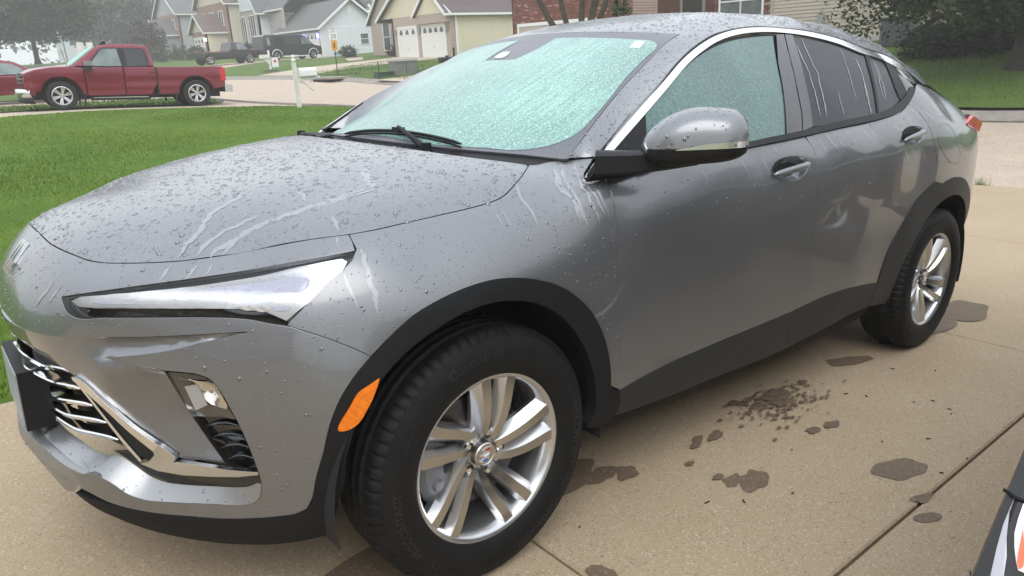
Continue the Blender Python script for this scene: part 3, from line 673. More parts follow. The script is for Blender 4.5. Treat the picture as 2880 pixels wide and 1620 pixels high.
# ---- tan two storey house and grey house further left
def far_house(name, label, x, y, w, d, e, rise, wall_m, roof_m, brick=None, lampy=None, wing=True, ridge='x'):
    z = tz(x, y)-.1; r = empty(name, (x, y, z)); tag(r, label, 'house')
    quad_wall('wall', [(0, 0, -.5), (0, d, -.5), (0, d, e), (0, 0, e)], brick or wall_m, r, .2, (-1, 0, 0)); quad_wall('wall', [(0.02, 0, -.5), (w, 0, -.5), (w, 0, e), (0.02, 0, e)], wall_m, r, .2, (0, -1, 0))
    gable_roof(r, 0, w, 0, d, e, rise, ridge, roof_m, .4, gable_m=wall_m)
    for i in range(3): window(r, (-.02, d*(.2+.3*i), e*.72), 1.2, 1.5, 'y', -1, (2, 1))
    for i in range(3): window(r, (-.02, d*(.2+.3*i), e*.27), 1.2, 1.5, 'y', -1, (2, 1))
    for i in range(2): window(r, (w*(.3+.4*i), -.02, e*.70), 1.2, 1.4, 'x', -1, (1, 2))
    if wing:
        quad_wall('wall', [(-2.4, 1, -.5), (-2.4, d*.55, -.5), (-2.4, d*.55, 2.9), (-2.4, 1, 2.9)], brick or wall_m, r, .2, (-1, 0, 0)); quad_wall('wall', [(-2.4, 1, -.5), (0, 1, -.5), (0, 1, 2.9), (-2.4, 1, 2.9)], wall_m, r, .2, (0, -1, 0))
        gable_roof(r, -2.4, .5, 1, d*.55, 2.9, 1.7, 'x', roof_m, .35, gable_m=wall_m, ends=(True, False)); garage(r, (-2.42, 1+(d*.55-1)/2, .0), (d*.55-1)*.7, 2.2, 'y', -1, 3)
    if lampy is not None:
        LM = mat('lit_porch_lamp', (1, .85, .6), .4, emit=(1, .8, .5), es=14)
        for yy, xx in lampy:
            b = MB(); b.lathe([(.0, -.16), (.12, -.1), (.12, .1), (.0, .16)], 8, 'z', (xx, yy, 2.0)); b.build('lit_lamp', LM, r, True)
    return r
PINKB = mat('rose_brick', (.36, .22, .18), .9, var=.3, vscale=12)
far_house('tan_house', 'tall cream house with rose brick front, brown roof and lit porch lamps', 30.0, 83.5, 9, 10, 5.9, 4.2, mat('pale_cream', (.58, .53, .42), .7), ROOFB, PINKB, lampy=[(.7, -2.6), (9.2, -.3)])
far_house('grey_house', 'grey sided house with dark roof in the mist beyond the tan one', 30.5, 103, 10, 10, 5.4, 3.2, GREYS, ROOFG, PINKB)
far_house('pale_house', 'faint white house lost in the mist between the left trees', 25.0, 152, 5.5, 7, 4.6, 3.0, WSIDE, ROOFG, wing=False)
far_house('neighbour_house', 'pale house far behind the air conditioner and the juniper', 44.0, 16, 10, 12, 5.2, 3.0, mat('pale_wall', (.72, .72, .70), .7), ROOFG, wing=False)
# ------------------------------------------------------------------ trees and shrubs
BARK = mat('bark', (.05, .042, .034), .95, var=.5, vscale=14, bump=.8, bscale=30, bdist=.02, stretch=(1, 1, .25))
BARKG = mat('mossy_bark', (.075, .07, .045), .95, var=.5, vscale=10, bump=.8, bscale=25, bdist=.02)
def leafm(n, c): return mat(n, c, .6, spec=.3)
LEAF_A = [leafm('leaf_deep', (.022, .038, .014)), leafm('leaf_mid', (.034, .055, .018)), leafm('leaf_light', (.055, .078, .026))]
LEAF_B = [leafm('leaf_soft', (.045, .062, .028)), leafm('leaf_pale', (.066, .086, .038)), leafm('leaf_grey', (.056, .07, .04))]
LEAF_R = [leafm('leaf_red', (.075, .032, .026)), leafm('leaf_plum', (.055, .028, .026)), leafm('leaf_rust', (.09, .045, .03))]
LEAF_J = [leafm('needle_dark', (.014, .026, .013)), leafm('needle_mid', (.022, .038, .017)), leafm('needle_tip', (.036, .056, .022))]
def leaf_cloud(ells, n, size, seed, per=46, spread=.34, flat=.0, shell=.62, zmin=None):
    r = np.random.default_rng(seed); E = np.array(ells, float); vol = E[:, 3]*E[:, 4]*E[:, 5]; nc = max(1, n//per)
    k = r.choice(len(E), nc, p=vol/vol.sum()); d = r.normal(size=(nc, 3)); d /= np.linalg.norm(d, axis=1)[:, None]
    rad = shell+(1-shell)*r.random(nc)**.6; rad = np.where(r.random(nc) < .25, r.random(nc)*.8, rad)
    C = E[k, :3]+d*rad[:, None]*E[k, 3:6]
    cs = r.uniform(.6, 1.35, nc)*spread
    P = np.repeat(C, per, 0)+r.normal(size=(nc*per, 3))*np.repeat(cs, per)[:, None]*np.array([1, 1, .6])
    tone = np.repeat(np.clip(np.round(r.normal(1, .6, nc)), 0, 2).astype(int), per); tone = np.where(r.random(len(P)) < .2, r.integers(0, 3, len(P)), tone)
    if zmin is not None: q = P[:, 2] > zmin; P = P[q]; tone = tone[q]
    m = len(P); u = r.normal(size=(m, 3)); u[:, 2] *= .6; u /= np.linalg.norm(u, axis=1)[:, None]; w = r.normal(size=(m, 3)); w[:, 2] -= .3
    v = np.cross(u, w); v /= np.linalg.norm(v, axis=1)[:, None]+1e-9; s = size*r.uniform(.65, 1.3, m)[:, None]
    V = np.stack([P-u*s*.6, P+v*s*.34, P+u*s*.6, P-v*s*.34], 1).reshape(-1, 3); F = np.arange(4*m).reshape(-1, 4)
    return V, F, tone
def fast_mesh(name, V, F, mats, parent, mi):
    me = bpy.data.meshes.new(name); n, k = F.shape
    me.vertices.add(len(V)); me.vertices.foreach_set('co', np.asarray(V, np.float32).ravel()); me.loops.add(n*k); me.loops.foreach_set('vertex_index', F.astype(np.int32).ravel())
    me.polygons.add(n); me.polygons.foreach_set('loop_start', np.arange(0, n*k, k, dtype=np.int32)); me.polygons.foreach_set('loop_total', np.full(n, k, np.int32))
    for x in mats: me.materials.append(x)
    me.polygons.foreach_set('material_index', np.asarray(mi, np.int32)); me.update(); me.validate()
    o = bpy.data.objects.new(name, me); COL.objects.link(o); o.parent = parent; return o
def tree(name, label, x, y, h, rt, ells, n, size, mats, limbs, seed, group=None, bark=None, z=None, lean=(0, 0), per=46, spread=.34, zmin=None):
    z = tz(x, y)-.05 if z is None else z
    r = empty(name, (x, y, z)); tag(r, label, 'tree', group); rg = np.random.default_rng(seed)
    b = MB(); P = [(0, 0, -.1), (lean[0]*.2, lean[1]*.2, h*.33), (lean[0]*.55, lean[1]*.55, h*.66), (lean[0], lean[1], h)]; b.tube(resample(np.array(P), h/6), np.linspace(rt, rt*.62, len(resample(np.array(P), h/6))), 10)
    b.lathe([(rt*1.55, -.12), (rt*1.2, .12), (rt*.98, .4)], 10)
    tr = b.build('trunk', bark or BARK, r, True)
    for i in range(limbs):
        e = ells[i % len(ells)]; a = np.array([lean[0], lean[1], h*rg.uniform(.72, 1.0)]); q = np.array(e[:3])+rg.normal(size=3)*np.array(e[3:6])*.45; m = a*.55+q*.45+np.array([0, 0, .25])+rg.normal(size=3)*.2
        lb = MB(); C = resample(np.array([a, m, q]), .4); lb.tube(C, np.linspace(rt*.48, rt*.09, len(C)), 7); lb.build('limb', bark or BARK, r, True)
    V, F, t = leaf_cloud(ells, n, size, seed, per, spread, zmin=zmin); fast_mesh('crown', V, F, mats, r, t)
    return r
tree('maple_tree', 'broad misty maple left of the red pickup, with low hanging crown and thin trunk', 12.2, 91.9, 3.8, .27, [(0.0, 0.0, 7.41, 5.51, 5.51, 5.51), (-3.04, 0.76, 4.94, 3.8, 3.8, 2.85), (2.85, -0.57, 5.13, 3.23, 3.23, 2.85), (0.38, 0.0, 11.4, 4.18, 4.18, 4.18)], 36000, .36, LEAF_B, 5, 11, z=2.4, spread=.6)
tree('round_tree', 'pale round tree deep in the mist behind the red pickup', 29.0, 129.4, 4.0, .32, [(0.0, 0.0, 7.56, 6.3, 6.3, 5.22), (-3.06, 0.0, 5.76, 4.32, 4.32, 3.78), (3.24, 0.0, 5.58, 4.14, 4.14, 3.6), (0.0, 0.0, 11.88, 4.5, 4.5, 3.96)], 26000, .5, LEAF_B, 4, 12, z=3.0, spread=.7)
tree('plum_tree', 'small reddish plum tree between the round tree and the houses', 24.0, 95, 2.0, .12, [(0, 0, 3.2, 2.3, 2.3, 2.2)], 4000, .24, LEAF_R, 3, 13, z=1.1)
tree('street_tree', 'leaning many limbed tree before the red brick garage, green tuft on its side', 16.2, 15.0, 1.3, .16, [(0, 0, 6.0, 3.0, 3.0, 1.8), (1.0, -1.4, 4.6, 1.6, 1.6, 1.0)], 9000, .11, LEAF_A, 0, 14, bark=BARKG)
def street_tree_limbs():
    r = bpy.data.objects['street_tree']; x, y, z = r.location
    rg = np.random.default_rng(8)
    for (dx, dy, s) in ((-.9, 1.15, 1.0), (-.45, .5, .9), (.1, -.1, 1.0), (.35, -.5, .95), (.55, -.95, .9), (.3, -.7, .7)):
        b = MB(); C = resample(np.array([(0, 0, .9), (dx*.35, dy*.35, 1.5), (dx*.8, dy*.8, 2.6), (dx*1.3, dy*1.3, 4.3)]), .3); b.tube(C, np.linspace(.12*s, .05*s, len(C)), 8); b.build('limb', BARKG, r, True)
    V, F, t = leaf_cloud([(.5, -1.35, 2.35, .35, .35, .25)], 240, .09, 5, 40, .12); o = fast_mesh('leaf_tuft', V, F, LEAF_A, r, t); o['kind'] = 'stuff'
street_tree_limbs()
tree('shade_tree', 'big dark green tree at the right edge with drooping leaves over the far lawn', 18.6, 3.45, 1.75, .33, [(0, 0, 4.3, 3.4, 3.6, 2.6), (-.6, 2.1, 2.9, 1.9, 1.9, 1.6), (-.9, 3.0, 2.2, 1.1, 1.2, .95), (-.6, .4, 2.6, 2.3, 2.0, 1.3), (.6, -1.8, 2.9, 2.2, 2.2, 1.7), (-.9, 1.4, 2.05, 1.2, 1.3, .85), (-.8, 2.7, 1.55, 1.2, 1.2, .8), (-.6, 1.1, 1.5, 1.6, 1.5, .85), (0, -.8, 1.55, 1.8, 1.6, .9), (-.2, -2.6, 1.6, 1.8, 1.8, .9)], 62000, .10, LEAF_A, 8, 15, per=34, spread=.24, zmin=.66)
def shrub(name, label, x, y, ells, n, size, mats, seed, group=None, dz=0, spread=.12):
    z = tz(x, y)+dz; r = empty(name, (x, y, z)); tag(r, label, 'shrub', group); V, F, t = leaf_cloud(ells, n, size, seed, 30, spread, shell=.75, zmin=.0); fast_mesh('foliage', V, F, mats, r, t)
    b = MB()
    for e in ells: b.tube([(e[0]*.3, e[1]*.3, -.05), (e[0], e[1], e[2])], [.04, .015], 6)
    b.build('stem', BARK, r, True); return r
shrub('juniper', 'dense dark spreading juniper beside the shade tree trunk', 21.2, 5.3, [(0, 0, .45, 1.3, 1.3, .62), (-.4, .75, .35, 1.0, 1.0, .5), (.2, -.9, .6, 1.2, 1.2, .85), (.3, -.2, .9, 1.0, 1.0, .6)], 34000, .075, LEAF_J, 21, dz=-.12)
SH = 'clipped shrubs before the misty houses'
for i, (x, y, s, lab) in enumerate([(28.8, 76.5, 1.3, 'dark rounded shrub below the tall windows, left of the van'), (29.6, 73.5, 1.25, 'conical shrub right behind the roof of the dark van'), (24.3, 84.5, 1.6, 'wide shrub under the first lit porch lamp'), (22.0, 83.0, 1.3, 'low shrub at the left corner of the tan house'), (25.0, 80.5, 1.3, 'shrub between the two lit porch lamps'), (18.6, 82, 2.0, 'large grey green bush before the grey house'), (16.5, 80, 1.5, 'leftmost bush in front of the grey house')]):
    shrub('shrub', lab, x, y, [(0, 0, s*.5, s*.62, s*.62, s*.62)], 1500, .16, LEAF_J if i < 2 else LEAF_B, 30+i, SH, -.05, .2)
shrub('shrub', 'small dark bush at the corner between the white and cream houses', 28.6, 54.3, [(0, 0, .45, .55, .7, .6), (.2, -.5, .35, .4, .5, .5)], 1500, .12, LEAF_J, 41, dz=-.05)
for i, (x, y, s, lab) in enumerate([(30.7, 50.2, .75, 'dry brownish bush under the arched window'), (31.0, 49.3, .7, 'low olive bush in the corner beside the garage')]): shrub('shrub', lab, x, y, [(0, 0, s*.5, s*.6, s*.7, s*.55)], 1100, .11, LEAF_R if i == 0 else LEAF_B, 44+i, None, -.05)
def treeline():
    V = []; F = []; t = []; o = 0; r = np.random.default_rng(4); E = []
    for i in range(46):
        a = -.35+i*.032; d = r.uniform(170, 200); E.append((d*math.sin(a), d*math.cos(a), r.uniform(8, 12), r.uniform(7, 11), r.uniform(7, 11), r.uniform(7, 12)))
    V, F, t = leaf_cloud(E, 15000, 1.1, 6, 40, 1.5); ob = fast_mesh('far_treeline', V, F, LEAF_B, None, t); tag(ob, 'far wood fading out in the mist behind the roofs', kind='stuff')
treeline()
# ------------------------------------------------------------------ street furniture
def at_ground(name, label, cat, x, y, dz=0, rz=0, group=None):
    r = empty(name, (x, y, tz(x, y)+dz), (0, 0, rz)); tag(r, label, cat, group); return r
VINYL = mat('white_vinyl', (.74, .74, .71), .45, var=.25, vscale=5, col2=(.60, .57, .50))
def mailbox_near():
    r = at_ground('mailbox', 'white mailbox on a turned white post at the lawn corner', 'mailbox', 7.83, 17.66, -.03, .1)
    b = MB(); b.box((0, 0, .62), (.09, .09, 1.24)); b.lathe([(.0, 1.44), (.03, 1.42), (.045, 1.37), (.03, 1.33), (.055, 1.31), (.065, 1.27), (.04, 1.24)], 10); b.build('post', VINYL, r)
    a = MB(); a.prism([(.05, -.035, .72), (.75, -.035, .78), (.75, -.035, .84), (.05, -.035, .84)], (0, .07, 0)); a.build('bracket', VINYL, r)
    s = MB()
    for i in range(7):
        q = i/6*math.pi*1.6; s.box((.14+.06*i, 0, .70-.035*i+.03*math.sin(q)), (.05, .03, .06))
    s.build('scroll', VINYL, r)
    P = [(-.09, 0, 0), (.09, 0, 0)]+[(.09*math.cos(t), 0, .13+.09*math.sin(t)) for t in np.linspace(0, math.pi, 12)]
    m = MB(); m.prism([(.10, y, .86+z) for y, _, z in P], (.52, 0, 0)); bo = m.build('box', mat('mailbox_white', (.80, .80, .79), .35), r)
    d = MB(); d.prism([(.615, y*1.05, .86+z*1.03) for y, _, z in P], (.025, 0, 0)); d.build('door', mat('mailbox_door', (.70, .70, .69), .35), r)
    f = MB(); f.boxp((.12, -.10, .85), (.62, .10, .865)); f.build('base_plate', mat('mailbox_grey', (.35, .35, .34), .5), r)
mailbox_near()
def letters(s, size, m, parent, loc, rot, ext=.002, name='lettering'):
    V, F = text_mesh(s, size, ext); V = V-np.array([(V[:, 0].min()+V[:, 0].max())/2, (V[:, 1].min()+V[:, 1].max())/2, 0])
    o = mesh(name, V, F, m, parent); o.location = loc; o.rotation_euler = rot; return o
def text_mesh(s, size, ext):
    cu = bpy.data.curves.new('lettering', 'FONT'); cu.body = s; cu.size = size; cu.extrude = ext; cu.resolution_u = 2
    o = bpy.data.objects.new('lettering', cu); COL.objects.link(o); dg = bpy.context.evaluated_depsgraph_get()
    me = bpy.data.meshes.new_from_object(o.evaluated_get(dg)); bpy.data.objects.remove(o); bpy.data.curves.remove(cu)
    V = np.array([v.co for v in me.vertices]); F = [tuple(p.vertices) for p in me.polygons]; bpy.data.meshes.remove(me)
    return V, F
BLK = mat('sign_black', (.02, .02, .02), .5); SIGNW = mat('sign_white', (.72, .72, .70), .4); SIGNY = mat('sign_amber', (.62, .29, .02), .4); POST = mat('dark_green_post', (.03, .04, .03), .6)
def rounded(w, h, r, n=5):
    return [(sx*(w/2-r)+r*math.cos(a), sy_*(h/2-r)+r*math.sin(a)) for sx, sy_, a0 in ((1, 1, 0), (-1, 1, 90), (-1, -1, 180), (1, -1, 270)) for a in np.radians(np.linspace(a0, a0+90, n))]
def speed_sign():
    r = at_ground('speed_limit_sign', 'white speed limit 20 sign with an amber plate below on a dark post', 'sign', 17.13, 33.5, 0, math.radians(-28))
    p = MB(); p.box((0, .03, 1.16), (.05, .03, 2.36)); p.build('post', POST, r)
    b = MB(); b.prism([(x, -.005, 2.02+z) for x, z in rounded(.46, .61, .03)], (0, .01, 0)); pl = b.build('speed_plate', SIGNW, r)
    bd = MB()
    o1 = rounded(.43, .58, .025); o2 = rounded(.41, .56, .02); n = len(o1); bd.add([(x, -.007, 2.02+z) for x, z in o1]+[(x, -.007, 2.02+z) for x, z in o2], [(i, (i+1) % n, n+(i+1) % n, n+i) for i in range(n)]); bd.build('border', BLK, pl)
    R = (math.pi/2, 0, 0)
    letters('SPEED', .115, BLK, pl, (0, -.008, 2.235), R); letters('LIMIT', .115, BLK, pl, (0, -.008, 2.12), R); letters('20', .30, BLK, pl, (0, -.008, 1.915), R)
    b = MB(); b.prism([(x, -.005, 1.47+z) for x, z in rounded(.30, .46, .03)], (0, .01, 0)); y = b.build('amber_plate', SIGNY, r)
    f = MB(); f.lathe([(.0, -.03), (.03, 0), (.0, .03)], 8, 'z', (0, -.012, 1.58)); f.boxp((-.035, -.012, 1.43), (.035, -.006, 1.55)); f.prism([(-.05, -.01, 1.34), (-.02, -.01, 1.34), (.01, -.01, 1.44), (-.02, -.01, 1.44)], (0, .003, 0)); f.prism([(.05, -.01, 1.34), (.02, -.01, 1.34), (-.01, -.01, 1.44), (.02, -.01, 1.44)], (0, .003, 0)); f.build('walking_figure', BLK, y)
speed_sign()
def far_mailbox():
    r = at_ground('mailbox', 'small white mailbox on a slanting white post across the street', 'mailbox', 17.95, 44.1, 0, .1)
    b = MB(); b.box((0, 0, .65), (.10, .10, 1.3)); b.build('post', VINYL, r); b = MB(); b.boxp((-.62, -.10, .82), (.0, .10, 1.04)); b.build('box', VINYL, r); b = MB(); b.prism([(-.45, -.04, .8), (-.05, -.04, .8), (-.05, -.04, .45)], (0, .08, 0)); b.build('bracket', VINYL, r)
    m = MB(); m.lathe([(.0, .16), (.35, .12), (.75, -.05)], 16); m.build('mulch_ring', SOIL, r, True)
    r = at_ground('yard_sign', 'small white yard sign with a red round mark on the corner lawn', 'sign', 19.0, 45.8, 0, -.35)
    b = MB(); b.boxp((-.2, -.01, .15), (.2, .01, .75)); pb = b.build('board', SIGNW, r); b = MB(); b.tube([(-.12, 0, -.05), (-.12, 0, .2)], .01, 5); b.tube([(.12, 0, -.05), (.12, 0, .2)], .01, 5); b.build('stake', SATINH, r)
    b = MB(); b.lathe([(.0, -.016), (.09, -.016), (.09, -.01)], 14, 'y', (0, 0, .52)); b.build('red_mark', mat('sign_red', (.5, .03, .04), .5), pb)
far_mailbox()
def dark_mailbox():
    r = at_ground('mailbox', 'black mailbox with raised flag, half hidden by the windscreen pillar', 'mailbox', 16.2, 22.3, .0, 0)
    b = MB(); b.box((0, 0, .5), (.10, .10, 1.0)); b.build('post', BARK, r)
    P = [(-.10, -.0), (.10, 0)]+[(.10*math.cos(t), .13+.10*math.sin(t)) for t in np.linspace(0, math.pi, 10)]
    b = MB(); b.prism([(-.35, y, .72+z) for y, z in P], (.72, 0, 0)); b.build('box', mat('mailbox_black', (.015, .016, .016), .4), r); b = MB(); b.boxp((.22, -.13, .85), (.30, -.11, 1.28)); b.build('flag', BLK, r)
dark_mailbox()
def utilities():
    G = mat('transformer_green', (.175, .19, .165), .6, var=.2, vscale=3)
    r = at_ground('transformer_box', 'grey green transformer box standing on the far lawn', 'utility box', 17.9, 28.4, 0, math.radians(-8))
    b = MB(); b.boxp((-.5, -.45, 0), (.55, .45, .62)); b.build('cabinet', G, r); b = MB(); b.prism([(-.54, -.5, .62), (.59, -.5, .62), (.56, -.47, .70), (-.51, -.47, .70)], (0, .97, 0)); b.build('lid', mat('transformer_lid', (.25, .265, .235), .6), r)
    b = MB(); b.boxp((-.02, -.462, .08), (.0, -.45, .56)); b.build('door_seam', BLK, r)
    r = at_ground('cable_box', 'low dark green cable box left of the transformer', 'utility box', 17.0, 28.7, 0, -.1); b = MB(); b.boxp((-.35, -.25, 0), (.40, .25, .22)); b.build('cabinet', mat('cable_green', (.05, .075, .05), .6), r); b = MB(); b.boxp((-.38, -.28, .22), (.43, .28, .26)); b.build('lid', mat('cable_lid', (.07, .095, .07), .6), r)
    r = at_ground('marker_post', 'thin dark green marker post left of the transformer', 'post', 16.5, 28.2, 0, 0); b = MB(); b.tube([(0, 0, -.1), (0, 0, .72)], .028, 6); b.lathe([(.0, .76), (.035, .74), (.035, .70)], 6); b.build('pole', POST, r)
    x, y = 15.95, 32.3; z = tz(x, y); r = empty('storm_drain', (x, y, z)); tag(r, 'storm drain inlet with concrete hood in the far curb', 'drain')
    b = MB(); b.boxp((-.4, -1.3, -.02), (.9, 1.3, .07)); b.build('hood', CURBM, r); b = MB(); b.boxp((-.42, -.75, -.15), (.1, .75, -.03)); b.build('opening', DARKV, r)
    r = at_ground('board_sign', 'pair of tall white boards seen behind the red pickup cab', 'sign', 5.84, 33.3, 0, -.1)
    for dx, w in ((-.2, .26), (.14, .24)): b = MB(); b.box((dx, 0, 1.5), (w, .06, 1.35)); b.build('board', VINYL, r)
    b = MB(); b.box((-.02, .05, .95), (.07, .07, 2.0)); b.build('post', POST, r)
DARKV = mat('drain_dark', (.008, .008, .008), .9)
utilities()
# ------------------------------------------------------------------ other vehicles
VRED = mat('red_metallic', (.175, .006, .022), .30, .35, coat=1., coat_rough=.05); VDARK = mat('dark_green_paint', (.018, .024, .024), .3, .3, coat=.8); VBLK = mat('black_paint', (.012, .012, .013), .28, .2, coat=.9)
VGLASS = mat('vehicle_glass', (.05, .058, .06), .08, coat=.5); VTINT = mat('vehicle_tint', (.022, .022, .024), .08, coat=.5); VMINT = mat('misted_windscreen', (.36, .60, .53), .3); VGLA = mat('pale_vehicle_glass', (.22, .27, .27), .12, coat=.4, var=.5, vscale=2)
RED = mat('red_lamp', (.50, .012, .02), .15, coat=1.)
VPL = mat('vehicle_black', (.015, .015, .016), .6)
def body_side(poly, hw, wf, step=.12, bev=.03):
    """both flanks and the rim of a body whose half width is hw*wf(z)"""
    P = np.array(poly, float); P = np.concatenate([resample(np.array([[*a, 0], [*b, 0]]), step)[:-1, :2] for a, b in zip(P, np.roll(P, -1, 0))])
    if .5*(P[:, 0]*np.roll(P[:, 1], -1)-np.roll(P[:, 0], -1)*P[:, 1]).sum() < 0: P = P[::-1]
    I2 = offset2d(P, bev); lo, hi = P.min(0), P.max(0); gx, gy = np.meshgrid(np.arange(lo[0], hi[0], step), np.arange(lo[1], hi[1], step)); I = np.c_[gx.ravel(), gy.ravel()]; I = I[inside(I2, I)]
    if len(I): I = I[segdist(I2, I) > step*.35]
    k = len(P); V2 = np.concatenate([I2, I]) if len(I) else I2
    vv, ee, ff, *_ = delaunay_2d_cdt([Vector(p) for p in V2.tolist()], [(i, (i+1) % k) for i in range(k)], [], 0, 1e-7)
    Q = np.array([tuple(p) for p in vv]); F = np.array([tuple(f) for f in ff if len(f) == 3]); F = F[inside(I2, Q[F].mean(1))]
    n = len(Q); b = MB(); w = hw*wf(Q[:, 0], Q[:, 1]); V = np.concatenate([np.c_[Q[:, 0], -w, Q[:, 1]], np.c_[Q[:, 0], w, Q[:, 1]]]); b.add(V, [tuple(f) for f in F]+[tuple(f[::-1]+n) for f in F])
    w0 = hw*wf(I2[:, 0], I2[:, 1]); w1 = w0-bev; R = np.concatenate([np.c_[I2[:, 0], -w0, I2[:, 1]], np.c_[P[:, 0], -w1, P[:, 1]], np.c_[P[:, 0], w1, P[:, 1]], np.c_[I2[:, 0], w0, I2[:, 1]]])
    b.add(R, [(r_*k+i, r_*k+(i+1) % k, (r_+1)*k+(i+1) % k, (r_+1)*k+i) for r_ in range(3) for i in range(k)]); return b
def arch_pts(cx, cz, r, a0=0, a1=180, n=12): return [(cx+r*math.cos(a), cz+r*math.sin(a)) for a in np.radians(np.linspace(a0, a1, n))]
def simple_wheel(parent, x, y, r, rr, nsp, rim_m, w=.24, dbl=True, name='wheel'):
    s = 1 if y < 0 else -1
    b = MB(); b.lathe([(rr*.2, -.02), (rr*.75, .0), (rr*.86, -.04), (rr*.97, -.085), (rr*1.02, -.09)], 36, 'y'); b.lathe([(.0, .03), (rr, .03)], 24, 'y'); o = b.build(name, mat('wheel_dark', (.02, .02, .02), .6), parent, True, 40); o.location = (x, y, r); o.rotation_euler = (0, 0, 0 if s > 0 else math.pi)
    t = MB(); h = w/2; t.lathe([(rr, -h*.82), (rr*1.08, -h*.95), (r*.82, -h), (r*.95, -h*.9), (r*.995, -h*.7), (r, -h*.35), (r, h*.35), (r*.99, h*.7), (r*.9, h*.95), (rr, h*.9)], 44, 'y'); t.build('tyre', RUB2, o, True, 40)
    g = MB(); g.lathe([(rr*.86, -h*.72), (rr*.92, -h*.84), (rr*1.0, -h*.80), (rr*.97, -h*.6)], 40, 'y'); g.build('rim', rim_m, o, True, 40)
    for i in range(nsp):
        for d in ((-.13, .13) if dbl else (0,)):
            a = 2*math.pi*i/nsp+.3; p0 = np.array([rr*.14*math.cos(a+d*1.2), -h*.50, rr*.14*math.sin(a+d*1.2)]); p1 = np.array([rr*.93*math.cos(a+d), -h*.70, rr*.93*math.sin(a+d)])
            u = p1-p0; u /= np.linalg.norm(u); tn = np.cross(u, [0, 1, 0]); wd = rr*.075 if dbl else rr*.12; q = MB(); q.prism([p0-tn*wd*.8, p0+tn*wd*.8, p1+tn*wd, p1-tn*wd], (0, .035, 0)); q.build('spoke', rim_m, o)
    c = MB(); c.lathe([(.0, -h*.62), (rr*.2, -h*.6), (rr*.22, -h*.4)], 16, 'y'); c.build('hub', rim_m, o, True, 40)
    return o
RUB2 = mat('plain_tyre', (.014, .014, .0145), .75); RIMS = mat('bright_rim', (.66, .66, .66), .25, .9)
def vbox(parent, name, a, b, m): q = MB(); q.boxp(a, b); return q.build(name, m, parent)
def wpane(parent, name, poly, hwf, m, both_=True, off=.006, th=.02):
    for s in ((-1, 1) if both_ else (-1,)):
        b = MB(); P = [(x, s*(hwf(x, z)+off), z) for x, z in poly]; b.prism(P if s < 0 else P[::-1], (0, -s*th, 0)); b.build(name, m, parent)
